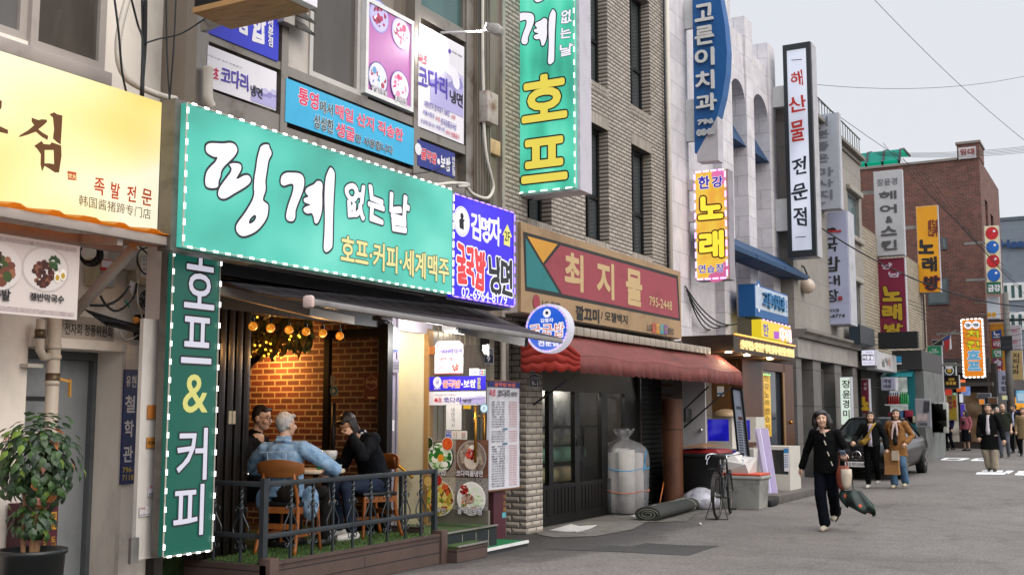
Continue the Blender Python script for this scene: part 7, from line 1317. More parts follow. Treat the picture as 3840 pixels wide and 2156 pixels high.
c = G(('v', 1085, 935)); o = thing('drop_box', 'blue collection box on the pavement past the restaurant', 'box', c); MB().box(c.x - .2, c.x + .16, c.y, c.y + .3, gz(c.y), 1.05).build('body', mat('#1f2a80', .45, 0, .12), o, bevel=.02); M_ = Matrix.Translation((c.x - .02, c.y + .05, 1.05)) @ Matrix.Rotation(R(25), 4, 'Y'); MB(M=M_).box(-.2, .22, -.06, .28, 0, .05).build('lid', mat('#b4a8bc', .5), o, bevel=.02); MB().box(c.x - .08, c.x + .12, c.y - .008, c.y, .55, .78).build('label', mat('#b08aa0', .5), o)
LY[0] = .0022
# --- signs and shops farther down the street
def far(label, z, q, y, col, rows=(), ink='#26262a', bold=.02, dep=.3, name='blade_sign', lamp=0, side='#a8a8ae', axis='y', arm=.5, wob=0., group=None):
 s = Sign(name, label, 'sign', axis, y, [(z, *p) if len(p) == 2 else p for p in q], group=group)
 s.box('panel', lit(col, lamp, .25) if lamp else mat(col, .5, 0, .08, 2.), y1=.04); s.box('box', mat(side, .5, .1, .15), -.02, s.w + .02, -.02, s.h + .02, .041, dep)
 if arm: [MB().box(-arm, 0, .1, .18, s.h * f, s.h * f + s.h * .04).build('bracket', m_steel, s.o, world=0) for f in (.2, .75)]
 s.lay = 3
 for r_ in rows:
  tx, x0, x1, y1, y0 = r_[:5]; m = mat(r_[5] if len(r_) > 5 else ink, .5, 0, .03)
  s.text(tx, (z, x0, y0), (z, x1, y1), m, r_[6] if len(r_) > 6 else bold, mat(r_[7], .5) if len(r_) > 7 else None, .04, wob=wob)
 return s
far('grey blade sign with outlined massage letters behind the tall seafood sign', 'L', [(250, 210), (390, 203), (400, 775), (265, 780)], 29.5, '#a3a8b2', [(c, a, b_, t_, u, '#6c7078', .03) for c, a, b_, t_, u in (('기', 252, 325, 222, 285), ('분', 255, 332, 300, 355), ('좋', 255, 332, 372, 430), ('은', 260, 332, 445, 500), ('마', 260, 362, 525, 585), ('사', 260, 362, 597, 650), ('지', 260, 355, 662, 725))] + [('3F', 288, 315, 735, 752, '#55585e', .01)])
s = far('pale lavender blade sign of the soup restaurant with a bowl logo', 'L', [(265, 800), (440, 795), ('M', 400, 330), ('M', 20, 342)], 30.1, '#a6aac4', [('국', 300, 385, 950, 1040), ('밥', 305, 400, 1062, 1158), ('대', 310, 400, 1175, 1240), ('장', 315, 392, 1260, 1340), ('삼각지점', 315, 395, 1378, 1400), ('794-4774', 282, 430, 1408, 1435)], wob=.12, dep=.8)
s.flat('logo', [[('L', *p) for p in ((318, 905), (340, 895), (372, 893), (376, 905), (355, 918), (335, 918))]], m_ink, bez=True)
for i in range(4): s.disc(('L', 342 + i * 20, 912), .045, m_red, n=5)
s.flat('stamp', [[('L', *p) for p in ((390, 1304), (416, 1302), (418, 1328), (392, 1330))]], mat('#8a3038', .6))
far('grey hair salon blade sign with dark letters, in front of the red brick wall', 'L', [(605, 555), (770, 540), (785, 1055), (620, 1055)], 37, '#a9a9ac', [('장윤경', 625, 745, 588, 640, '#6a6a6c'), ('헤', 640, 738, 668, 722, '#4a4a4c', .05), ('어', 645, 740, 750, 805, '#4a4a4c', .05), ('&', 680, 715, 822, 860, '#4a4a4c', .04), ('스', 652, 740, 880, 938, '#4a4a4c', .05), ('킨', 655, 742, 965, 1025, '#4a4a4c', .05)])
s = far('maroon singing room blade sign with mustard letters below the grey salon sign', 'L', [(628, 1075), (785, 1075), ('M', 1015, 420), ('M', 720, 420)], 37.1, '#6e1634', [('냥', 655, 712, 1100, 1140, '#b8a8b8', .03), ('냥', 695, 765, 1150, 1190, '#b8a8b8', .03), ('노', 662, 765, 1245, 1330, '#a88a20', .06, '#2a0a14'), ('래', 665, 768, 1352, 1440, '#a88a20', .06, '#2a0a14')], wob=.1)
s.text('방', ('M', 775, 425), ('M', 965, 330), mat('#a88a20', .5, 0, .03), .06, mat('#2a0a14', .5), .04, wob=.1)
far('yellow singing room blade sign with bold black brush letters', 'L', [(860, 765), (990, 755), (1000, 1275), (880, 1280)], 45, '#cf9012', [('민들레', 935, 985, 840, 945, '#6a2a1a'), ('노', 880, 962, 965, 1045, '#1e1a1a', .05), ('래', 900, 980, 1070, 1150, '#1e1a1a', .05), ('방', 915, 995, 1180, 1262, '#1e1a1a', .05, '#b03a20')], wob=.12)
s = far('cream sign with two red and two blue balls over a green name plate', 'L', [(1275, 880), (1355, 880), (1370, 1285), (1285, 1285)], 48.6, '#cfc49e', (), arm=.8)
for i, h in enumerate(('#b82028', '#1d5aa8', '#b82028', '#1d5aa8')): c = s.uv(('L', 1316 + i * 4, 923 + i * 84)); s.disc(c, .24, mat(h, .3), 'ball_print', rz=.26, local=1); s.disc((c[0] + .09, c[1] + .08), .05, m_bwhite, 'ball_print', local=1)
s.flat('patch', [[('L', *p) for p in ((1284, 1218), (1369, 1216), (1370, 1283), (1286, 1284))]], mat('#1d5a44', .5)); s.text('금강', ('L', 1295, 1275), ('L', 1365, 1232), m_bwhite, .03)
far('blank white sign with a small yellow label under the ball sign', 'M', [(1885, 45), (2005, 40), (2020, 268), (1890, 275)], 49.0, '#b4bac4', [('■■', 1890, 1978, 205, 258, '#c89020', .0)])
s = far('orange chicken hof blade sign outlined in white lamps', 'M', [(1605, 278), (1835, 280), (1855, 908), (1630, 908)], 44.2, '#f08a18', [('치', 1670, 1790, 398, 480, '#e8e020', .05, '#4a4010'), ('킨', 1675, 1795, 515, 600, '#e8e020', .05, '#4a4010'), ('호', 1680, 1800, 620, 712, '#70b8e0', .06, '#e8f0f4'), ('프', 1685, 1805, 745, 830, '#70b8e0', .06, '#e8f0f4')], lamp=.75, wob=.1, arm=.9)
s.disc(('M', 1680, 345), .14, lt_white); s.disc(('M', 1765, 342), .14, lt_white); s.text('술', ('M', 1655, 365), ('M', 1705, 325), m_ink, .02); s.text('빵', ('M', 1738, 365), ('M', 1792, 322), m_ink, .02)
for sd_, n in (('l', 17), ('r', 17), ('b', 5), ('t', 5)): s.leds(led_w, n, sd_, .045, .1, cluster=1)
s = far('mustard sign with colour squares spelling a singing room', 'M', [(1905, 325), (2065, 318), (2090, 835), (1945, 838)], 50.6, '#c08220', (), arm=0)
for i, (ch, h) in enumerate(zip('노래연습장', ('#28488c', '#96284a', '#28886a', '#7a3a6a', '#a02a30'))):
 y_ = 445 + i * 102; x_ = 1988 + i * 4; s.flat('tile', [[('M', x_ + a_, y_ + b_) for a_, b_ in ((-58, -42 - 6 * (i % 2 * 2 - 1)), (50, -50 + 6 * (i % 2 * 2 - 1)), (58, 44), (-50, 50))]], mat(h, .5)); s.text(ch, ('M', x_ - 35, y_ + 32), ('M', x_ + 38, y_ - 34), m_bwhite, .03)
far('lilac sign with faint pink marks near the right edge', 'M', [(2105, 350), (2240, 345), (2258, 590), (2140, 612)], 58, '#a8a4ac', [('■', 2150, 2210, 385, 420, '#a87a88', 0), ('■', 2150, 2210, 500, 545, '#a87a88', 0)], arm=0)
far('beige vertical sign with brown letters right of the concrete pole', 'M', [(2140, 615), (2265, 625), (2272, 935), (2150, 938)], 57.9, '#b09a6a', [(c, 2165, 2230, 650 + i * 58, 700 + i * 58) for i, c in enumerate('지피나라')], arm=0)
far('white barley rice sign with three dark letters', 'M', [(2003, 842), (2135, 838), (2140, 1082), (2005, 1082)], 50.5, '#b2b4cc', [('보', 2045, 2085, 890, 935), ('리', 2045, 2085, 950, 990), ('밥', 2045, 2090, 1005, 1055)], arm=0)
far('faded pale sign behind the white barley rice sign', 'M', [(1900, 860), (1985, 880), (1990, 1080), (1910, 1070)], 51.5, '#a0a6b0', (), arm=0)
s = far('green pub and restaurant blade sign with tall white letters', 'M', [(1240, 575), (1385, 572), (1400, 1050), (1255, 1055)], 45.4, '#137a54', [('THE', 1285, 1335, 600, 622, '#c4dcd0', .03), ('BOHEMIA', 1258, 1362, 625, 645, '#c4dcd0', .03)], lamp=.5, arm=.3)
for tx, x0, x1, t_, u in (('CZECH PUB &', 1318, 1362, 680, 970), ('RESTAURANT', 1268, 1312, 685, 968)): s.text(tx, ('M', x0, u), ('M', x1, t_), lit('#d8ece4', .8), .03, rot90=True)
s.flat('patch', [[('M', *p) for p in ((1258, 985), (1397, 985), (1399, 1035), (1262, 1040))]], m_bwhite)
s = far('small dark green square sign with a beer glass in a ring', 'M', [(1412, 758), (1540, 758), (1535, 885), (1415, 880)], 46, '#173a24', (), arm=.3); s.disc(('M', 1475, 838), .17, m_bwhite); s.disc(('M', 1475, 838), .13, mat('#173a24', .5)); s.disc(('M', 1475, 838), .08, mat('#c89a30', .5)); s.flat('bone_print', [[('M', *p) for p in ((1435, 785), (1508, 782), (1510, 808), (1437, 808))]], m_bwhite, bez=True)
s = far('round dark brown sign with yellow markings under the green square sign', 'M', [(1420, 890), (1575, 890), (1575, 1025), (1420, 1025)], 46.2, '#1f1813', [('■', 1465, 1530, 915, 945, '#c8a040', 0), ('■■■', 1440, 1545, 955, 990, '#c8a040', 0)], arm=0)
s = far('small dark blue trade sign with a white ring emblem', 'M', [(1130, 842), (1240, 838), (1245, 1000), (1135, 1000)], 43, '#a0b0c4', [('EXTRA', 1142, 1235, 938, 960, '#2a3a6a')]); s.disc(('M', 1185, 885), .2, mat('#2a3a6a', .5)); s.disc(('M', 1185, 885), .16, m_bwhite)
s = far('violet glowing box sign beside the orange chicken sign', 'M', [(1745, 880), (1905, 820), (1910, 1080), (1745, 1050)], 52, '#5a18e0', (), lamp=1., arm=0); s.text('점', ('M', 1775, 1000), ('M', 1815, 945), lit('#b0a0f0', .9), .03)
far('yellow and red vertical banner behind the woman in the purple jacket', 'h', [(235, 8), (385, 10), (400, 420), (245, 420)], 46.5, '#9a8220', [('만', 258, 318, 30, 85, '#7a2a5a', .04), ('복', 258, 318, 110, 165, '#7a2a5a', .04), ('래', 258, 318, 185, 240, '#7a2a5a', .04), ('호', 340, 385, 90, 200, '#a02a20', .04)], arm=0, dep=.1)
far('white column sign with green edges under the green pub sign', 'M', [(1362, 1065), (1405, 1065), (1425, 1446), (1375, 1446)], 45.3, '#b8c4bc', [('▪' * 1, 1385, 1400, 1120 + i * 55, 1150 + i * 55, ('#b04040', '#3a7a50', '#c08030')[i % 3]) for i in range(6)], arm=0)
far('red lettered to-let board on the brick tower', 'L', [(1115, 408), (1217, 405), (1218, 470), (1117, 474)], 49.7, '#b9b2b4', [('임', 1128, 1158, 415, 452, '#8a3a3a', .04), ('대', 1172, 1208, 412, 450, '#8a3a3a', .04), ('011-709-5398', 1125, 1210, 457, 468, '#5a6a8a', .01)], dep=.06, arm=0, name='to_let_board')
s = Sign('wall_lettering', 'big dark blue letters on the grey office wall at the right edge', 'lettering', 'y', 71.95, [('L', 1368, 960), ('L', 1640, 960), ('L', 1640, 1020), ('L', 1368, 1020)]); s.text('Healing', (0, 0), (s.w, s.h), mat('#1f3f6e', .5), .05, loc=1, extr=.1)
far('blank black LED board facing the camera over the small shop', 'M', [(705, 425), (1125, 420), (1120, 585), (708, 592)], 35.6, '#141517', (), arm=.3, name='led_board', side='#1c1d1f')
far('blank black LED board turned along the street', 'M', [(508, 345), (665, 385), (665, 560), (510, 550)], -6.55, '#26292d', (), axis='x', arm=.0, name='led_board', side='#2c3844')
s = far('glowing white cube sign of the hair salon', 'M', [(525, 618), (660, 618), (660, 775), (528, 778)], 33, '#e2e0f2', [('장윤경', 570, 640, 628, 648, '#6a6a90', .01), ('Hair Salon', 545, 650, 742, 758, '#8080a0', .01)], lamp=.95, dep=.6); s.flat('patch', [[('M', *p) for p in ((535, 662), (655, 662), (655, 722), (536, 724))]], mat('#1c1c40', .5)); s.text('미용실', ('M', 545, 718), ('M', 650, 670), lt_white, .04)
far('pale shop fascia sign with thin dark brush letters', 'M', [(690, 632), (900, 678), (906, 855), (692, 820)], -6.45, '#a9a8a8', [('고', 742, 768, 720, 745), ('집', 742, 768, 750, 790), ('도', 775, 798, 705, 740), ('가', 790, 800, 740, 790), ('네', 805, 828, 700, 790, '#a0604a')], axis='x', name='fascia_sign', arm=0)
far('white glowing box sign with four black letters at the granite building', 'M', [(292, 912), (392, 912), (398, 1420), (300, 1420)], 30, '#dcebdc', [('장', 315, 398, 940, 1025), ('윤', 320, 400, 1050, 1135), ('경', 325, 388, 1155, 1240), ('미', 328, 392, 1265, 1345)], lamp=.85, dep=.35, name='standing_sign', arm=0)
far('maroon and gold standing sign column beside the granite building', 'M', [(525, 932), (595, 932), (598, 1300), (530, 1300)], 33.5, '#64162e', [('상', 548, 580, 968, 998, '#c8b0b8', .03), ('상', 548, 580, 1012, 1045, '#c8b0b8', .03), ('노', 540, 590, 1130, 1255, '#b89420', .08)], dep=.3, name='standing_sign', arm=0)
far('small lavender soup restaurant sign over the shop door', 'M', [(735, 915), (880, 915), (885, 1045), (740, 1045)], 34.4, '#9a9ab0', [('국밥', 765, 848, 930, 972), ('대장', 765, 848, 985, 1028)], dep=.4, wob=.1)
cs = thing('convenience_store', 'teal fronted convenience store with a dark fascia and bright shelves', 'shop', (-6.4, 36.6, 0)); CY = 36.6; cx = lambda x: at(('M', x, 900), 'y', CY).x; cz = lambda y: at(('M', 900, y), 'y', CY).z
MB().box(cx(870), cx(1190), CY - .12, CY + 4, cz(832), cz(622)).build('fascia', mat('#2b2b2d', .5, 0, .05), cs); MB().box(cx(903), cx(970), CY - .14, CY - .121, cz(745), cz(685)).build('logo_panel', mat('#2a9ac8', .4), cs); MB().box(cx(903), cx(970), CY - .14, CY - .121, cz(772), cz(752)).build('logo_bar', m_bwhite, cs)
m_teal = mat('#126a70', .5, 0, .1); MB().box(cx(1018), cx(1100), CY - .04, CY + 4, 0.1, cz(838)).box(cx(770), cx(890), CY - .03, CY + .1, cz(960), cz(915)).build('door_frame', m_teal, cs)
MB().add([(cx(775), CY - .02, cz(850)), (cx(1085), CY - .02, cz(850)), (cx(1110), CY - .7, cz(910)), (cx(770), CY - .7, cz(910)), (cx(1110), CY - .68, cz(918)), (cx(770), CY - .68, cz(918))], [(0, 1, 2, 3), (3, 2, 4, 5)]).build('awning', m_teal, cs, fix=0)
MB().box(cx(770), cx(1016), CY + .8, CY + .9, .1, cz(840)).build('lit_interior', lit('#cfd6d0', .5, .5, (4, 1, 4)), cs); MB().box(cx(770), cx(1016), CY - .1, CY + .3, cz(1215), cz(1200)).box(cx(770), cx(1016), CY - .1, CY + .3, .1, cz(1400)).build('shelf', m_bwhite, cs)
for i in range(5): x = cx(812 + i * 24); o = thing('sauce_bottle', 'one of the red bottles in a row on the store shelf', 'bottle', (x, CY - .05, cz(1200)), group='red bottles on the store shelf'); MB().lathe([(0, 0), (.045, 0), (.05, .02), (.05, .2), (.02, .27), (.02, .32), (0, .32)], (x, CY - .02, cz(1200)), 12).build('bottle', mat('#8a1a1c', .3), o, smooth=1); MB().lathe([(.022, .3), (.022, .36), (0, .36)], (x, CY - .02, cz(1200)), 10).build('cap', mat('#2a4a8a', .4), o)
for i in range(4): x = cx(945 + i * 22); o = thing('soda_bottle', 'one of the green bottles in a row on the store shelf', 'bottle', (x, CY - .05, cz(1200)), group='green bottles on the store shelf'); MB().lathe([(0, 0), (.05, 0), (.052, .02), (.05, .24), (.02, .34), (.02, .38), (0, .38)], (x, CY - .02, cz(1200)), 12).build('bottle', mat('#2a8a4a', .2), o, smooth=1)
for i, (x, y_, h) in enumerate(((800, 1290, '#7a2030'), (880, 1270, '#3a6a9a'), (960, 1265, '#8a2038'), (1000, 1330, '#b0a890'))): x0 = cx(x); tag(MB().box(x0, x0 + .3, CY - .1, CY + .2, cz(1400), cz(y_)).build('carton', mat(h, .5, 0, .3, 20.), bevel=.01), ('dark red carton at the left of the store shelf', 'blue carton on the low store shelf', 'patterned red carton under the green bottles', 'cream carton at the right of the low store shelf')[i], 'carton')
s = far('grey coffee poster stand leaning outside the store', 'M', [(1110, 1142), (1285, 1150), (1250, 1446), (1110, 1446)], 36.0, '#8b888e', [('CAFE25', 1135, 1235, 1405, 1430, '#3a3a40', .04)], dep=.05, name='poster_stand', arm=0); s.flat('photo', [[('M', *p) for p in ((1200, 1165), (1265, 1170), (1255, 1290), (1190, 1290))]], mat('#3a3a40', .5, 0, .4, 9.)); s.flat('photo', [[('M', *p) for p in ((1120, 1300), (1240, 1310), (1235, 1385), (1118, 1385))]], mat('#a89a98', .5, 0, .4, 9.))
rnd = random.Random(6)
for i in range(12): x, y_ = 1285 + (i % 4) * 36, 1330 + (i // 4) * 62; p = at(('M', x, y_ + 60), 'y', 38); o = tag(MB().box(p.x - .22, p.x + .2, 37.9, 38.2, p.z, p.z + .6).build('bottle_pack', mat(('#5a6a68', '#8a9490', '#47534f', '#9a9a94')[i % 4], .3, 0, .5, 14.), bevel=.03), f'shrink wrapped bottle pack stacked outside the store, {("top", "middle", "bottom")[i // 4]} row, {("first", "second", "third", "last")[i % 4]} from the left', 'bottle pack', 'bottle packs outside the store')
MB().box(cx(1101), cx(1195), CY, CY + 4, 0.1, cz(838)).build('side_wall', mat('#5d605e', .7, 0, .3, 2.), cs)
rc_ = thing('roof_canopy', 'teal translucent canopy on curved ribs on the red brick roof', 'canopy', (-8.6, 51, 12.3)); q0, q1 = at(('L', 500, 505), 'y', 50.2), at(('L', 750, 375), 'y', 50.2); b = MB(); xa, xb = q0.x - .3, q1.x; sec = [(50.2, q0.z), (50.35, q1.z - .9), (50.8, q1.z - .2), (51.6, q1.z), (53.2, q1.z)]
for (a_, c_), (d_, e_) in zip(sec, sec[1:]): b.quad((xa, a_, c_), (xb, a_, c_), (xb, d_, e_), (xa, d_, e_))
t = NT('teal_sheet'); t.b.inputs['Base Color'].default_value = (.02, .42, .36, 1); translucent(t.m, .7, '#38c8b0')
b.build('sheet', t.m, rc_, fix=0).modifiers.new('t', 'SOLIDIFY').thickness = .02; b = MB()
for k in range(4): x = xa + (xb - xa) * k / 3; b.tube([(x, a_ - .03, c_) for a_, c_ in sec], .05, 6)
b.build('rib', m_dkmetal, rc_); f0, f1 = at(('M', 1270, 572), 'y', 45.2), at(('M', 1545, 400), 'y', 45.2); fg = thing('flag', 'blue, white and red flag on a slanted pole over the green pub sign', 'flag', f0); MB().tube([f0, f1], .03, 6).build('pole', m_steel, fg); fq = lambda x, y_: at(('M', x, y_), 'y', 45.2)
MB().quad(fq(1390, 492), fq(1486, 440), fq(1480, 490), fq(1410, 520)).build('blue_field', mat('#2a3a7a', .7), fg, fix=0); MB().quad(fq(1410, 520), fq(1480, 490), fq(1478, 560), fq(1440, 650)).build('red_field', mat('#9a2a2c', .7), fg, fix=0); MB().quad(fq(1480, 490), fq(1490, 440), fq(1502, 600), fq(1478, 612)).build('white_field', m_bwhite, fg, fix=0)
for m_ in fg.children:
 if m_.name.split('.')[0].endswith('field'): m_.modifiers.new('t', 'SOLIDIFY').thickness = .01
def pole(label, q, y, top): p = at(q, 'y', y); o = thing('utility_pole', label, 'pole', (p.x, y, gz(y))); MB().tube([(p.x, y, gz(y)), (p.x, y, top)], [.16, .12], 12).build('shaft', mat('#5c5a56', .8, 0, .2), o, smooth=1); MB().box(p.x - .7, p.x + .7, y - .06, y + .06, top - 1.2, top - 1.1).box(p.x - .25, p.x + .2, y - .3, y - .14, top - 2.4, top - 1.8).build('crossarm', m_dkmetal, o); return o
pole('grey concrete utility pole at the far right of the street', ('c', 1162, 900), 50, 6.6); pole('thin dark utility pole behind the orange chicken sign', ('c', 655, 1100), 51, 5.2)
def wire(label, q0, y0, q1, y1, sag, r=.012, group='overhead wires across the street'):
 a_, c_ = at(q0, 'y', y0), at(q1, 'y', y1); P = [a_.lerp(c_, k / 16) - Vector((0, 0, sag * 4 * (k / 16) * (1 - k / 16))) for k in range(17)]; tag(MB().tube(P, r, 5).build('overhead_wire', m_wire, smooth=1), label, 'wire', group)
wire('thick black cable dropping from behind the seafood sign to the right edge', ('W', 2045, 560), 27, ('W', 2610, 772), 34, .5, .018)
wire('long thin wire running down the sky to the right edge', ('W', 2180, -20), 30, ('W', 2600, 372), 40, .2, .008)
wire('faint wire crossing high above the seafood sign', ('W', 2040, 212), 28, ('W', 2620, 182), 40, .3, .007)
wire('faint diagonal wire from the seafood sign to the brick tower', ('W', 2045, 245), 28, ('W', 2480, 520), 46, .2, .008)
for i in range(5): wire('one of the bundled black cables in front of the red brick building', ('L', 600 + i * 10, 436 + i * 5), 44, ('L', 1530, 400 + i * 9), 44, .12, .007)
for i in range(7): wire('one of the low wires strung across the far signs', ('M', 1000 + i * 40, 60 + i * 52), 42, ('M', 2320, 180 + i * 62), 44, .35, .009)
for i in range(6): wire('one of the thin wires slanting down before the red brick wall', ('L', 660 + i * 60, 380 + i * 45), 43, ('L', 1300 + i * 45, 1000 + i * 60), 47, .3, .009)
for i in range(4): wire('one of the dark cables looping over the white tiled wall', ('K', 100 + i * 8, 105 + i * 22), 19.8, ('K', 380 - i * 40, 310 + i * 6), 22.4, .25, .014, 'cables on the white tiled wall')
wire('thin pale wire from the corner conduit to the sign row', ('G', 120, 1228), 9.5, ('G', 785, 1025), 12.6, .15, .006)
for i, (x, y_, h) in enumerate(((1600, 1000, '#d86830'), (1650, 1040, '#7088c0'), (1665, 1150, '#f0a830'), (1800, 1010, '#7060d0'), (2250, 1120, '#60a0c0'), (2240, 1190, '#f0a030'), (1565, 1150, '#e0e0f0'), (1625, 1180, '#c0a0e0'))):
 p = at(('M', x, y_), 'y', 49.2 + i * .05); s = Sign('shop_light', ('small orange lit panel', 'small blue lit panel', 'round-cornered amber lamp', 'violet lit panel', 'pale blue round sign', 'amber neon strip', 'white light bar', 'lilac light bar')[i] + ' among the dim shops at the far end', 'lamp', 'y', p.y, dims=(p.x - .18 * (.4 if i > 5 else 1), p.x + .18 * (.4 if i > 5 else 1), p.z - .25, p.z + .25)); s.box('panel', lit(h, .9, .5, (3, 3, 3)), y1=.08, bevel=.03)
FS = (('small lit red panel under the round brown sign', 1430, 1040, 1500, 1100, '#c04030', 1, ''), ('white lit menu board by the dim bar door', 1585, 1090, 1620, 1180, '#d8dce8', 1, ''), ('green lit strip beside the dim bar door', 1525, 1080, 1545, 1260, '#70c890', 1, ''), ('grey awning box left of the concrete pole', 1780, 1085, 1920, 1130, '#4a4c52', 0, ''), ('orange lit window sign under the grey awning box', 1800, 1150, 1850, 1200, '#e08830', 1, ''), ('tall purple glowing door panel behind the pink sweater woman', 1600, 1200, 1640, 1330, '#4a38a0', 1, ''), ('dark shop board above the green pub sign', 1290, 505, 1400, 560, '#22201f', 0, ''), ('brown timber board beneath the mustard sign', 1900, 1130, 1990, 1190, '#5a3a24', 0, ''), ('pale yellow lit board by the right hand pedestrians', 2050, 1110, 2095, 1150, '#c8c890', 1, ''), ('white round sign with a blue centre at the right edge', 2215, 1085, 2285, 1165, '#a8c4d8', 1, ''))
for i, (lab, x0, y0, x1, y1, h, e_, tx) in enumerate(FS):
 s = far(lab, 'M', [(x0, y0), (x1, y0), (x1, y1), (x0, y1)], 49.0 - .07 * i, h, (), lamp=.8 * e_, arm=0, dep=.15, name='shop_sign')
 if tx: s.text(tx, ('M', x0 + 12, y1 - 10), ('M', x1 - 12, y0 + 12), m_bwhite, .02)
cr = thing('parked_car', 'black sedan parked facing the camera behind the two walking women', 'car', (-5.82, 29.7, gz(29.7)), R(0)); m_car = mat('#050506', .16, 0, .05, 2., spec=.28); M_ = None; b = MB(); rg = []
for y, w, z0, zb, zt_ in ((-2.46, .68, .3, .55, .6), (-2.40, .80, .24, .66, .74), (-2.2, .88, .2, .74, .84), (-1.9, .91, .2, .8, .9), (-1.15, .925, .2, .9, 1.0), (0, .93, .2, .94, .98), (1.4, .925, .2, .95, 1.0), (2.05, .9, .22, .95, 1.03), (2.4, .84, .3, .86, .95), (2.46, .76, .36, .6, .7)):
 h = [(.0, z0), (.7 * w, z0), (.96 * w, z0 + .1), (w, zb * .68), (.985 * w, zb * .86), (.93 * w, zb), (.72 * w, zt_), (.35 * w, zt_ + .02)]; rg.append([Vector((x, y, z)) for x, z in h] + [Vector((0, y, zt_ + .025))] + [Vector((-x, y, z)) for x, z in h[:0:-1]])
b.loft(rg).build('body', m_car, cr, world=0, smooth=1)
lo_ = [(-.8, -1.2), (.8, -1.2), (.84, 0), (.82, 1.3), (.7, 1.9), (-.7, 1.9), (-.82, 1.3), (-.84, 0)]; hi = [(-.56, -.42), (.56, -.42), (.6, .1), (.59, .7), (.5, 1.05), (-.5, 1.05), (-.59, .7), (-.6, .1)]
MB().loft([[Vector((x, y, .95)) for x, y in lo_], [Vector((x, y, 1.40)) for x, y in hi]]).build('windows', glass('#1c2224', .03), cr, world=0); MB().loft([[Vector((x * 1.02, y * 1.02, 1.385)) for x, y in hi], [Vector((x * .97, y * .97, 1.435)) for x, y in hi], [Vector((x * .7, y * .8, 1.465)) for x, y in hi]]).build('roof', m_car, cr, world=0, smooth=1)
for i in (0, 1, 3, 4, 5, 6, 2, 7): MB().bar(Vector((*lo_[i], .95)), Vector((*hi[i], 1.405)), .055, .05).build('pillar', m_car, cr, world=0)
MB().box(-.5, .5, -2.475, -2.40, .42, .68).build('grille', m_black, cr, world=0)
for z in (.47, .53, .63): MB().box(-.48, .48, -2.485, -2.474, z, z + .014).build('grille_bar', m_chrome, cr, world=0)
MB().tube([Vector((.1 * math.cos(k * .3142), -2.49, .56 + .1 * math.sin(k * .3142))) for k in range(21)], .009, 6).bar((0, -2.49, .56), (0, -2.49, .65), .016).bar((0, -2.49, .56), (.08, -2.49, .515), .016).bar((0, -2.49, .56), (-.08, -2.49, .515), .016).build('emblem', m_chrome, cr, world=0)
for sx in (-1, 1):
 MB().loft([[(sx * .52, -2.43, .56), (sx * .82, -2.3, .6), (sx * .84, -2.28, .74), (sx * .55, -2.4, .72)], [(sx * .52, -2.3, .56), (sx * .80, -2.1, .6), (sx * .8, -2.1, .74), (sx * .55, -2.3, .72)]]).build('headlight', mat('#a8b0b8', .1, .3), cr, world=0, bevel=.02); MB().ball((sx * 1.0, -.85, 1.0), (.1, .06, .07), 8).build('mirror', m_car, cr, world=0, smooth=1)
 MB().box(sx * .58 - .16, sx * .58 + .16, -2.47, -2.35, .26, .4).build('air_intake', m_black, cr, world=0)
 for y in (-1.52, 1.38):
  w = MB().tube([(sx * .94, y, .33), (sx * .72, y, .33)], .33, 28).build('tyre', m_rubber, cr, world=0, bevel=.03); b = MB(); b.tube([(sx * .945, y, .33), (sx * .93, y, .33)], .235, 24)
  b.build('rim', mat('#1c1d1f', .3, .6), w, world=0); b = MB()
  for k in range(5): a = k * 1.2566; b.bar((sx * .952, y, .33), (sx * .952, y + .22 * math.cos(a), .33 + .22 * math.sin(a)), .05, .012, (1, 0, 0))
  b.build('spoke', m_steel, w, world=0)
pn = MB().box(-.27, .27, -2.5, -2.476, .3, .42).build('number_plate', m_white, cr, world=0); v, f = glyph('35부0987'); u1 = max(q.x for q in v); w1 = max(q.y for q in v); me = bpy.data.meshes.new('plate_lettering'); me.from_pydata([(-.25 + .5 * q.x / u1, -2.504, .32 + .08 * q.y / w1) for q in v], [], f); link_mesh('plate_lettering', me, [m_ink], pn)
# --- people
tx_ = bpy.data.textures.new('cloth_folds', 'CLOUDS'); tx_.noise_scale = .09; tx_.noise_depth = 2
m_skin = NT('skin'); m_skin.b.inputs['Base Color'].default_value = (.48, .29, .2, 1); m_skin.b.inputs['Roughness'].default_value = .5; m_skin.b.inputs['Subsurface Weight'].default_value = .12; m_skin.b.inputs['Subsurface Radius'].default_value = (.02, .008, .004); m_skin = m_skin.m
m_hair = mat('#14110f', .4, 0, .3, 60., .5, 120, stretch=(1, 1, .25)); m_grey = mat('#a8a6a4', .5, 0, .3, 60., .5, 120, stretch=(1, 1, .2)); m_lip = mat('#8f4c42', .5, 0, .02)
def organic(name, parts, m, par, vox, folds=0., it=4):
 """union of rounded segments fused into one continuous skin"""
 b = MB()
 for p in parts:
  if p[0] == 's':
   P = [Vector(q) for q in p[1]]; r = p[2] if isinstance(p[2], (list, tuple)) else [p[2]] * len(P); b.tube(P, list(r), 12)
   for q, r_ in zip(P, r): b.ball(q, r_ * .999, 7)
  elif p[0] == 'b': b.ball(p[1], p[2], 9, p[3] if len(p) > 3 else None)
  else: b.loft(p[1])
 o = b.build(name, m, par, world=0)
 r_ = o.modifiers.new('fuse', 'REMESH'); r_.mode = 'VOXEL'; r_.voxel_size = vox; r_.use_smooth_shade = True
 if it: sm = o.modifiers.new('soften', 'SMOOTH'); sm.iterations = it; sm.factor = .5
 if folds: d = o.modifiers.new('folds', 'DISPLACE'); d.texture = tx_; d.strength = folds; d.mid_level = .5; d.texture_coords = 'LOCAL'
 return o
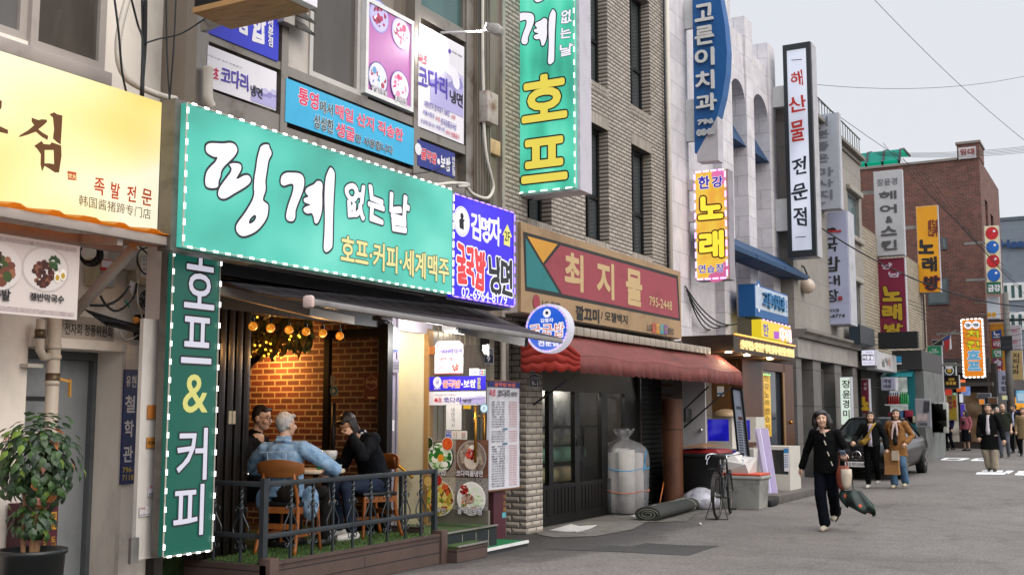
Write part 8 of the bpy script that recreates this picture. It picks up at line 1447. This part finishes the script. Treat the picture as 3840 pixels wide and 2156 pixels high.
DEF = dict(pelvis=(0, 0, .95), chest=(0, .0, 1.24), neck=(0, -.01, 1.43), head=(0, .03, 1.585), shL=(-.175, -.01, 1.375), elL=(-.235, -.03, 1.11), wrL=(-.23, .08, .88), shR=(.175, -.01, 1.375), elR=(.235, -.03, 1.11), wrR=(.23, .08, .88),
           hipL=(-.085, 0, .9), knL=(-.1, .03, .5), anL=(-.1, -.02, .09), hipR=(.085, 0, .9), knR=(.1, .03, .5), anR=(.1, -.02, .09))
def person(label, loc, rz, h=1.7, J=None, top='#222222', legs='#1a1a1a', shoes='#222222', hair='short', hm=None, hem=.86, fat=1., leg=(.088, .068, .06), arm=(.062, .05, .045), face=(0, 0, 0), vox=.009, skirt=None, shirt=None, collar=None, sw=1., curl=(.5, .5), cuff=1, group=None, detail=True, topname='jacket', bare=False):
 k = h / 1.7; j = dict(DEF); j.update(J or {}); j = {a: Vector(v) * (k if a not in (J or {}) else 1) for a, v in j.items()}
 o = thing('person', label, 'person', loc, R(rz), group); RX_ = Euler((R(face[0]), R(face[1]), R(face[2]))).to_matrix(); hc = j['head']; H = lambda x, y, z: hc + RX_ @ Vector((x, y, z)) * k
 rt_ = (j['shR'] - j['shL']).normalized()
 P = [('b', H(0, -.008, .025), (.076 * k, .092 * k, .092 * k), RX_), ('b', H(0, .018, -.035), (.063 * k, .072 * k, .085 * k), RX_), ('b', H(0, .04, -.085), (.036 * k, .04 * k, .03 * k), RX_), ('s', [H(0, .086, .012), H(0, .102, -.028)], [.008 * k, .014 * k]), ('b', H(.077, -.008, -.012), (.01 * k, .022 * k, .032 * k), RX_), ('b', H(-.077, -.008, -.012), (.01 * k, .022 * k, .032 * k), RX_), ('b', H(.035, .062, -.03), .03 * k), ('b', H(-.035, .062, -.03), .03 * k), ('s', [H(0, -.02, -.07), j['neck'] - Vector((0, 0, .03))], [.05 * k, .06 * k]), ('s', [j['neck'] - Vector((0, 0, .05)), j['chest'], j['pelvis']], [.09, .1, .1])]
 for s_ in 'LR':
  P += [('s', [j['neck'] - Vector((0, 0, .06)), j['sh' + s_], j['el' + s_], j['wr' + s_]], [.05, .045, .036, .027]), ('s', [j['pelvis'], j['hip' + s_], j['kn' + s_], j['an' + s_]], [.09, .07, .05, .035])]
  w, e = j['wr' + s_], j['el' + s_]; d = (w - e).normalized(); sd_ = d.cross(Vector((0, 0, 1))); sd_ = sd_.normalized() if sd_.length > .2 else Vector((0, 1, 0)); nn = sd_.cross(d).normalized(); c = curl['LR'.index(s_)]
  kn_ = w + d * .085 * k; P.append(('s', [w, w + d * .05 * k, kn_], [.026 * k, .03 * k, .026 * k])); P.append(('s', [kn_ - sd_ * .03 * k - d * .01, kn_ + sd_ * .03 * k - d * .01], .014 * k))
  for f in range(4):
   b0 = kn_ + sd_ * (-.033 + .022 * f) * k; L_ = (.036, .044, .041, .032)[f] * k; a = c * 1.2; d1 = d * math.cos(a) - nn * math.sin(a); d2 = d * math.cos(2.1 * a) - nn * math.sin(2.1 * a); P.append(('s', [b0, b0 + d1 * L_, b0 + d1 * L_ + d2 * L_ * .85], [.0095 * k, .009 * k, .0075 * k]))
  t0 = w + d * .03 * k - sd_ * .028 * k; P.append(('s', [t0, t0 + (d * .6 - sd_ * .6 - nn * .35) * .04 * k, t0 + (d * .95 - sd_ * .6 - nn * .6) * .062 * k], [.012 * k, .0105 * k, .008 * k]))
 organic('body', P, m_skin, o, vox * .72, 0, 2)
 pv, ch, nk = j['pelvis'], j['chest'], j['neck']; sp_ = (nk - pv); hd_ = pv + sp_.normalized() * (hem * k - pv.z) if abs(sp_.normalized().z) > .8 else pv
 fw_ = rt_.cross(Vector((0, 0, 1))) * -1; rg = []
 for c_, a, b_ in ((hd_, .185 * fat * (1.08 if hem < .8 else 1), .135 * fat), (pv.lerp(ch, .1) if hem < .85 else hd_.lerp(ch, .3), .178 * fat, .13 * fat), (ch - (ch - pv) * .25, .172 * fat, .122 * fat), (ch + (nk - ch) * .25, .178 * sw, .118), (ch.lerp(nk, .68), .165 * sw, .095), (nk - Vector((0, 0, .015)), .075, .07), (nk + (nk - ch).normalized() * .03, .062, .062)):
  ax2 = (nk - ch).normalized().cross(rt_).normalized() * -1 if True else fw_; rg.append([c_ + rt_ * a * k * math.cos(t_) + rt_.cross((nk - ch).normalized()) * b_ * k * math.sin(t_) for t_ in [6.2832 * q / 20 for q in range(20)]])
 T = [('l', rg)]
 for s_ in 'LR':
  sh, el, wr = j['sh' + s_], j['el' + s_], j['wr' + s_]; T.append(('s', [sh.lerp(nk, .45) - Vector((0, 0, .03)), sh, sh.lerp(el, .5), el] + ([] if bare else [el.lerp(wr, .5), wr.lerp(el, .06)]), [arm[0] * k, arm[0] * 1.08 * k, arm[0] * k, arm[1] * k] + ([] if bare else [arm[1] * .97 * k, arm[2] * k])))
 T.append(('s', [nk + rt_ * .055 * k * math.cos(a_) + rt_.cross((nk - ch).normalized()) * -.055 * k * math.sin(a_) + (nk - ch).normalized() * .018 for a_ in (-.6, .3, 1.2, 1.95, 2.85, 3.7)], .022 * k))
 tm = top if not isinstance(top, str) else mat(top, .85, 0, .15, 6., .25, 140, spec=.12); organic(topname, T, tm, o, vox, .02 if detail else .012)
 if shirt:
  n = (nk - ch).normalized(); f_ = n.cross(rt_) * 1; f_ = f_ if f_.dot(Vector((0, 1, 0))) > 0 else -f_; b_ = MB(); rr = [[c_ + rt_ * (w_ * x_) + f_ * (y_ * k - .045 * x_ * x_ * k) for x_ in (-1, -.5, 0, .5, 1)] for c_, w_, y_ in ((nk + n * .02, .045 * k, .058), (ch.lerp(nk, .7), .05 * k, .112), (ch + n * .02, .062 * k, .136), (pv.lerp(ch, .3), .066 * k, .15 * fat), (pv - n * .03, .062 * k, .15 * fat))]; b_.loft(rr, cap=False, closed=False).build('shirt', mat(shirt, .8, 0, .08), o, world=0, smooth=1, fix=0).modifiers.new('t', 'SOLIDIFY').thickness = .02
 lm_ = legs if not isinstance(legs, str) else mat(legs, .9, 0, .15, 5., .25, 140, spec=.1)
 if skirt: organic('skirt', [('l', [[c_ + Vector((a * math.cos(t_), a * .8 * math.sin(t_), 0)) for t_ in [6.2832 * q / 18 for q in range(18)]] for c_, a in ((Vector((0, 0, skirt)), .2), (pv.lerp(Vector((0, 0, skirt)), .5), .19), (pv + Vector((0, 0, .05)), .15))])], lm_, o, vox, .012)
 else: organic('trousers', [('s', [pv + Vector((0, 0, .06)), pv], [.125 * k * fat, .13 * k * fat])] + [('s', [pv.lerp(j['hip' + s_], .6), j['hip' + s_], j['hip' + s_].lerp(j['kn' + s_], .5), j['kn' + s_], j['kn' + s_].lerp(j['an' + s_], .5), j['an' + s_] + (j['kn' + s_] - j['an' + s_]).normalized() * .03], [.1 * k * fat, leg[0] * 1.1 * k * fat, leg[0] * k, leg[1] * 1.05 * k, leg[1] * .95 * k, leg[2] * k]) for s_ in 'LR'], lm_, o, vox, .016 if detail else .01)
 for s_ in 'LR':
  a = j['an' + s_]; d = Vector((a.x * .3, 1, 0)).normalized(); fl = a.z - .09 * k; z_ = fl + .035; organic('shoe', [('s', [a - d * .05 + Vector((0, 0, z_ - a.z + .01)), a + d * .06 + Vector((0, 0, z_ - a.z + .005)), a + d * .16 * k + Vector((0, 0, z_ - a.z - .005))], [.042, .04, .034]), ('s', [a, a + Vector((0, 0, -.03))], [.042, .042])], mat(shoes, .5, 0, .1), o, vox, 0, 2)
 if hair:
  hm = hm or m_hair; Q = [('b', H(0, -.022, .035), (.083 * k, .092 * k, .094 * k), RX_), ('s', [H(.064, -.025, .035), H(.066, -.04, -.01)], .017 * k), ('s', [H(-.064, -.025, .035), H(-.066, -.04, -.01)], .017 * k), ('b', H(0, -.05, -.015), (.06 * k, .045 * k, .05 * k), RX_), ('s', [H(-.045, .052, .082), H(.045, .052, .08)], .022 * k)]
  if hair == 'bob': Q += [('s', [H(x, -.035, .04), H(x * 1.15, -.03, -.05), H(x * 1.1, -.02, -.10)], [.045 * k, .052 * k, .035 * k]) for x in (-.085, .085)] + [('b', H(0, -.06, -.02), (.09 * k, .06 * k, .1 * k), RX_), ('b', H(.01, -.015, .07), (.105 * k, .09 * k, .075 * k), RX_)]
  if hair in ('long', 'pony'): Q += [('s', [H(x, -.02, .04), H(x * 1.08, -.01, -.04), H(x * 1.05, -.03, -.14), H(x * .8, -.07, -.24 if hair == 'long' else -.12)], [.03 * k, .028 * k, .03 * k, .02 * k]) for x in (-.07, .07)] + [('s', [H(0, -.08, .0), H(0, -.09, -.12), H(0, -.09, -.26)], [.06 * k, .06 * k, .03 * k])]
  if hair == 'bald': Q = Q[1:4]
  organic('hair', Q, hm, o, vox * .8, .014 if detail else .008, 2)
 for x in (-.033, .033): MB().ball(H(x, .074, .006), (.012 * k, .007 * k, .0045 * k), 6, RX_).build('eye', m_ink, o, world=0); MB().bar(H(x - .018, .081, .027), H(x + .018, .081, .029), .006, .005).build('eyebrow', hm if hm and hair != 'bald' else m_hair, o, world=0)
 MB().ball(H(0, .083, -.062), (.019 * k, .011 * k, .005 * k), 6, RX_).build('mouth', m_lip, o, world=0)
 o['_k'] = 1; del o['_k']; return o, H, j
t = NT('denim'); f_ = t.noise(t.co(), 9, 6, .7); f2_ = t.noise(t.co((1, 1, .4)), 300, 2, .6); t.l(t.mix(1., t.ramp(f_, [(.32, lin('#4f708f')), (.5, lin('#7593b0')), (.7, lin('#93abc2'))]), t.ramp(f2_, [(.3, (.8, .8, .8)), (.7, (1.1, 1.1, 1.1))]), 'MULTIPLY'), t.b.inputs['Base Color']); t.b.inputs['Roughness'].default_value = .85; m_denim = t.m
o, H, j = person('man with silver hair in a blue denim jacket, seated with his back to the street', (-7.11, 8.40, DZ), 12, 1.7, dict(pelvis=(0, .0, .54), chest=(0, -.07, .85), neck=(-.01, -.045, 1.045), head=(-.01, -.01, 1.19), shL=(-.205, -.05, .95), elL=(-.44, .06, .76), wrL=(-.3, .26, .72), shR=(.205, -.05, .965), elR=(.46, .1, .77), wrR=(.3, .28, .74), hipL=(-.1, .05, .54), knL=(-.17, .43, .53), anL=(-.12, .48, .09), hipR=(.1, .05, .54), knR=(.17, .43, .53), anR=(.16, .5, .09)), top=m_denim, legs='#1c1a1a', shoes='#1a1a1a', hm=m_grey, hem=.5, fat=1.08, sw=1.15, arm=(.075, .062, .05), face=(4, 0, -22), topname='denim_jacket')
seam = mat('#a9bccb', .8, 0, .05); MB().tube([(-.19, -.185, .93), (-.1, -.2, .935), (0, -.203, .94), (.1, -.2, .94), (.19, -.185, .935)], .004, 5).tube([(-.1, -.2, .93), (-.09, -.19, .75), (-.07, -.17, .62)], .003, 5).tube([(.1, -.2, .93), (.09, -.19, .75), (.07, -.17, .62)], .003, 5).build('seam', seam, o, world=0)
organic('collar', [('s', [(-.085, -.07, 1.02), (-.04, -.125, 1.045), (.04, -.125, 1.045), (.085, -.07, 1.02)], .022)], m_denim, o, .008)
for x, z0, z1, y in ((-.13, .36, .6, -.05), (.17, .3, .62, -.02)): organic('jacket_tail', [('b', (x * 1.55, y, (z0 + z1) / 2), (.09, .06, (z1 - z0) / 2))], m_denim, o, .009, .02)
sb_ = thing('shoulder_bag', 'dark leather bag resting on the chair seat behind the denim jacket man', 'bag', (-7.05, 8.32, DZ)); organic('bag', [('b', (0, 0, .58), (.16, .07, .13))], mat('#1d1712', .5, 0, .2), sb_, .01, .02); MB().tube(smoothpts([(.13, -.05, .55), (.19, -.04, .66), (.13, -.02, .72)], 4), .012, 6).build('strap', mat('#3a3020', .5), sb_, world=0, smooth=1)
o, H, j = person('man with round glasses and a black jacket, seated beside the folded doors and facing right', (-7.86, 8.66, DZ), -76, 1.76, dict(pelvis=(0, .0, .54), chest=(0, .05, .88), neck=(0, .1, 1.1), head=(0, .17, 1.255), shL=(-.19, .07, 1.01), elL=(-.24, .2, .75), wrL=(-.12, .42, .76), shR=(.19, .07, 1.01), elR=(.24, .16, .76), wrR=(.14, .4, .76), hipL=(-.1, .05, .54), knL=(-.15, .45, .53), anL=(-.14, .4, .09), hipR=(.1, .05, .54), knR=(.15, .45, .53), anR=(.14, .4, .09)), top='#0b0b0c', hm=mat('#241c17', .5, 0, .3, 60.), hem=.5, fat=1.1, sw=1.1, arm=(.072, .06, .048), face=(-6, 0, -6), collar=1)
b = MB()
for x in (-.034, .034): b.tube([H(x + .024 * math.cos(a * .5236), .098, .004 + .02 * math.sin(a * .5236)) for a in range(13)], .0028, 5)
b.tube([H(-.01, .1, .008), H(.01, .1, .008)], .002, 5)
for x in (-1, 1): b.tube([H(x * .058, .096, .01), H(x * .08, .0, .005)], .0022, 5)
b.build('glasses', mat('#3a2c1c', .3, .4), o, world=0)
o, H, j = person('man in a dark blazer and jeans, head bowed with a phone at his ear', (-7.2, 9.93, DZ), 158, 1.76, dict(pelvis=(0, -.04, .54), chest=(0, .07, .87), neck=(0, .2, 1.09), head=(0, .325, 1.185), shL=(-.185, .13, 1.02), elL=(-.27, .3, .86), wrL=(-.15, .37, 1.06), shR=(.185, .13, 1.02), elR=(.25, .22, .77), wrR=(.14, .42, .77), hipL=(-.1, .02, .54), knL=(-.15, .43, .53), anL=(-.2, .38, .09), hipR=(.1, .02, .54), knR=(.14, .42, .52), anR=(.16, .32, .09)), top='#101217', legs='#252d3e', shoes='#c4c2be', hem=.52, fat=1.1, sw=1.15, arm=(.076, .064, .05), face=(-48, 0, 0), curl=(.75, .5), topname='blazer')
organic('shirt_collar', [('s', [(-.06, .2, 1.08), (0, .13, 1.1), (.06, .2, 1.08)], .03)], mat('#9a9ca4', .7), o, .008); 
ph = thing('phone', 'dark mobile phone held to the ear of the man in the blazer', 'phone', o.matrix_basis @ H(-.098, .0, -.02)); M_ = Matrix.Translation(Vector()) @ Euler((0, 0, R(158))).to_matrix().to_4x4() @ RX_ if False else Euler((R(-30), R(8), R(158))).to_matrix().to_4x4(); MB(M=M_).box(-.006, .006, -.036, .036, -.075, .075).build('case', m_black, ph, world=0, bevel=.003)
def foot(q, h=0): p = G(q); return p
p = foot(('e', 385, 1375)); o, H, j = person('woman in black walking toward the camera with windblown hair and a two tone bag', (p.x, p.y, 0), 176, 1.64, dict(elR=(.29, -.06, 1.07), wrR=(.36, -.04, .85), elL=(-.3, -.0, 1.08), wrL=(-.33, .22, 1.05), knR=(.06, .1, .49), anR=(.0, .12, .09), hipR=(.08, 0, .87), knL=(-.08, -.02, .5), anL=(-.02, -.3, .2), head=(.03, .04, 1.52)), top='#050506', legs='#080b14', shoes='#a09888', hair='bob', hem=.8, leg=(.09, .08, .082), arm=(.062, .058, .055), face=(6, 4, 14), vox=.008, curl=(.9, .3))
m_tog = mat('#b8b0a0', .5)
for i, (x, z) in enumerate(((-.03, 1.32), (-.045, 1.2), (-.085, 1.05), (-.13, .92))): MB().bar((x - .012, .155 - .01 * (i == 0) * 3, z - .03), (x + .012, .155 - .01 * (i == 0) * 3, z + .03), .018, .01).build('toggle', m_tog, o, world=0)
MB().ball(H(-.082, .0, -.03), .014, 6).build('earbud', m_white, o, world=0)
wp_ = o.matrix_basis; hb2 = thing('handbag', 'brown and cream handbag hanging from the arm of the woman in black', 'bag', wp_ @ Vector((-.27, .1, .57)), R(176)); b = MB(); b.loft([[Vector((a * math.cos(t_), .07 * math.sin(t_), z)) for t_ in [6.283 * q / 16 for q in range(16)]] for z, a in ((0, .05), (.06, .095), (.2, .105), (.32, .07))]); b.build('pouch', mat('#7a3a28', .5, 0, .12), hb2, world=0, smooth=1); MB().loft([[Vector((-.045 + a * math.cos(t_), .03 + .06 * math.sin(t_), z)) for t_ in [6.283 * q / 16 for q in range(16)]] for z, a in ((.01, .03), (.07, .065), (.2, .08), (.28, .075))]).build('cream_panel', mat('#b8aa98', .6), hb2, world=0, smooth=1); MB().tube(smoothpts([(.06, 0, .3), (.045, .0, .45), (.0, .0, .52), (-.04, 0, .45), (-.06, 0, .28)], 4), .011, 6).build('strap', mat('#6a3224', .5), hb2, world=0, smooth=1)
ph = thing('phone', 'pale phone in the left hand of the woman in black', 'phone', wp_ @ Vector((-.345, .33, 1.06)), R(176)); MB(M=Euler((R(-50), 0, 0)).to_matrix().to_4x4()).box(-.036, .036, -.005, .005, -.07, .07).build('case', mat('#6a7c94', .3), ph, world=0, bevel=.003)
um = thing('folded_umbrella', 'loosely folded dark green umbrella with orange flowers dangling below the handbag', 'umbrella', wp_ @ Vector((-.40, .1, .33)), R(176)); rg = []
for z, a in ((.24, .02), (.22, .1), (.16, .17), (.06, .22), (.0, .21)): rg.append([Vector(((a * (1 + .16 * math.sin(7 * t_)) * math.cos(t_)) - (.24 - z) * .25, a * .55 * (1 + .2 * math.sin(5 * t_)) * math.sin(t_), z + .05 * math.sin(5 * t_ + 1) * (1 - z * 4) + .12 * math.cos(t_) * (z < .2) * .5)) for t_ in [6.283 * q / 40 for q in range(40)]])
t = NT('flower_canopy'); vo = t.n('ShaderNodeTexVoronoi'); vo.inputs['Scale'].default_value = 7; t.l(t.co(), vo.inputs['Vector']); t.l(t.ramp(vo.outputs['Distance'], [(.18, lin('#c04a28')), (.24, lin('#123028')), (.6, lin('#0c1c18'))]), t.b.inputs['Base Color']); t.b.inputs['Roughness'].default_value = .6
MB().loft(rg).build('canopy', t.m, um, world=0, smooth=1); MB().tube([(0, 0, .2), (.02, 0, .5)], .008, 6).build('shaft', m_black, um, world=0); MB().tube(smoothpts([(.18, 0, .0), (.2, 0, -.1), (.26, 0, -.2)], 4), .01, 6).build('strap', m_black, um, world=0)
p = foot(('g', 700, 1325)); o, H, j = person('woman in a black jacket with a mustard sling bag and white shoes', (p.x, p.y, p.z), 178, 1.62, dict(elR=(.32, .02, 1.06), wrR=(.32, .24, .98), elL=(-.28, -.05, 1.06), wrL=(-.31, .02, .84), anL=(-.06, -.22, .17), knL=(-.08, .0, .49)), top='#0b0c0d', legs='#070708', shoes='#b8b4ac', hair='long', hem=.93, fat=1.06, arm=(.075, .07, .055), shirt='#a89cae', face=(0, 0, 8), vox=.01, curl=(.9, .7))
wp_ = o.matrix_basis; sb_ = thing('sling_bag', 'mustard sling bag across the chest of the woman in the black jacket', 'bag', wp_ @ Vector((.08, .17, .95)), R(178)); organic('pouch', [('s', [(-.08, .0, .1), (.04, .02, .02), (.12, 0, .01)], [.035, .065, .04])], mat('#7d6018', .7, 0, .12), sb_, .01, .015); MB().tube(smoothpts([(.1, .0, .02), (-.05, .03, .16), (-.14, .02, .32), (-.19, -.08, .42)], 4), .022, 6).build('strap', mat('#8a6c1e', .7), sb_, world=0, smooth=1)
pb = thing('paper_bag', 'brown paper shopping bag carried between the two women', 'bag', wp_ @ Vector((-.42, .04, .3)), R(178)); MB().loft([[(-.15, -.07, 0), (.15, -.07, 0), (.15, .07, 0), (-.15, .07, 0)], [(-.14, -.055, .2), (.14, -.055, .2), (.14, .055, .2), (-.14, .055, .2)], [(-.15, -.07, .44), (.15, -.07, .44), (.15, .07, .44), (-.15, .07, .44)]]).build('bag', mat('#8a6238', .8, 0, .12, 6.), pb, world=0); MB().tube(smoothpts([(-.08, 0, .43), (.02, 0, .56), (.08, 0, .43)], 4), .005, 5).build('handle', mat('#6a4a2a', .8), pb, world=0); MB().box(-.16, -.02, .075, .11, .3, .5).build('red_wrapped_pack', mat('#a89a88', .6, 0, .2, 9.), pb, world=0)
m_camel = mat('#7d5428', .85, 0, .12, 5., .2, 120); p = foot(('g', 1090, 1325)); o, H, j = person('woman in a camel coat, scarf and blue jeans with her hands in her pockets', (p.x, p.y, p.z), 172, 1.67, dict(elR=(.29, -.08, 1.1), wrR=(.21, .1, .96), elL=(-.29, -.08, 1.1), wrL=(-.21, .1, .96), anL=(-.1, -.14, .12), knL=(-.1, .06, .5)), top=m_camel, legs='#4a6580', shoes='#b0a690', hair='long', hem=.68, fat=1.08, leg=(.095, .085, .085), arm=(.07, .066, .06), shirt='#141416', face=(2, 0, 16), vox=.01, topname='coat')
organic('scarf', [('s', [(-.07, .05, 1.4), (0, .1, 1.38), (.07, .05, 1.4)], .035), ('s', [(.02, .12, 1.36), (.04, .17, 1.2), (.05, .19, 1.04)], [.03, .024, .018]), ('s', [(-.03, .12, 1.35), (-.06, .17, 1.22), (-.06, .18, 1.12)], [.028, .024, .02])], mat('#b09a96', .8, 0, .25, 25.), o, .01, .01)
for x in (-1, 1): organic('lapel', [('s', [(x * .06, .11, 1.38), (x * .13, .13, 1.26), (x * .07, .17, 1.08)], [.022, .03, .015])], m_camel, o, .009)
p = foot(('h', 975, 1300)); o, H, j = person('man in a long open black coat, white top and beige trousers', (p.x, p.y, p.z), 176, 1.78, dict(anR=(.04, -.1, .11), elL=(-.3, -.04, 1.12), wrL=(-.36, .08, .86)), top='#070809', legs='#8d8272', shoes='#0f0f10', hair='short', hem=.55, fat=1.12, leg=(.1, .098, .1), arm=(.075, .07, .065), shirt='#b4b0b4', face=(4, 0, 2), vox=.011, topname='coat')
c = wp = None
FAR = [(('h', 270, 945), 'woman in a purple jacket with a ponytail, looking left', 150, 1.62, dict(top='#2a2444', legs='#10141a', hair='pony', shirt='#2a4a2a', face=(0, 0, -55), hem=.9, elL=1)), (('h', 570, 950), 'woman in a pink sweater with a dark star and a long black skirt', 150, 1.56, dict(top='#96545e', legs='#14161a', hair='long', skirt=.36, hem=.88, fat=1.15, face=(0, 0, -35), shoes='#15171a')), (('h', 1215, 1065), 'balding man in a dark olive vest and grey trousers', 176, 1.78, dict(top='#23261e', legs='#5a5c66', hair='bald', hem=.84, fat=1.2, face=(0, 0, 25), bare=True, shoes='#2a1c18')), (('h', 1400, 990), 'young man in a black suit and pale shirt, looking left', 160, 1.78, dict(top='#15161a', legs='#121318', shirt='#a4aac4', hair='short', hem=.84, face=(0, 0, -50))), (('h', 1040, 960), 'woman with black hair half hidden behind the black coat man', 178, 1.6, dict(top='#3a3634', legs='#222226', hair='long', face=(0, 0, -30))), (('h', 1110, 940), 'grey haired man mostly hidden behind the man in the olive vest', 178, 1.66, dict(top='#4a4440', legs='#222226', hair='short', hm=m_grey)), (('h', 1545, 1040), 'person in a beige trench coat cut off by the right edge', 178, 1.66, dict(top='#7d6a4c', legs='#141416', hair='long', hem=.6))]
for q, lab, rz, h_, kw in FAR:
 kw.pop('elL', 0); p = foot(q); a = dict(anL=(-.1, -.14, .12)) if 'skirt' not in kw else None
 o, H, j = person(lab, (p.x, p.y, p.z), rz, h_, a, vox=.016, detail=False, **kw)
 if 'star' in lab: MB().prism([(.09 * (1 if k % 2 == 0 else .42) * math.sin(k * .6283), 1.1 + .09 * (1 if k % 2 == 0 else .42) * math.cos(k * .6283)) for k in range(10)], lambda x, z: Vector((x, .17, z)), lambda x, z: Vector((x, .12, z))).build('star_patch', m_ink, o, world=0)
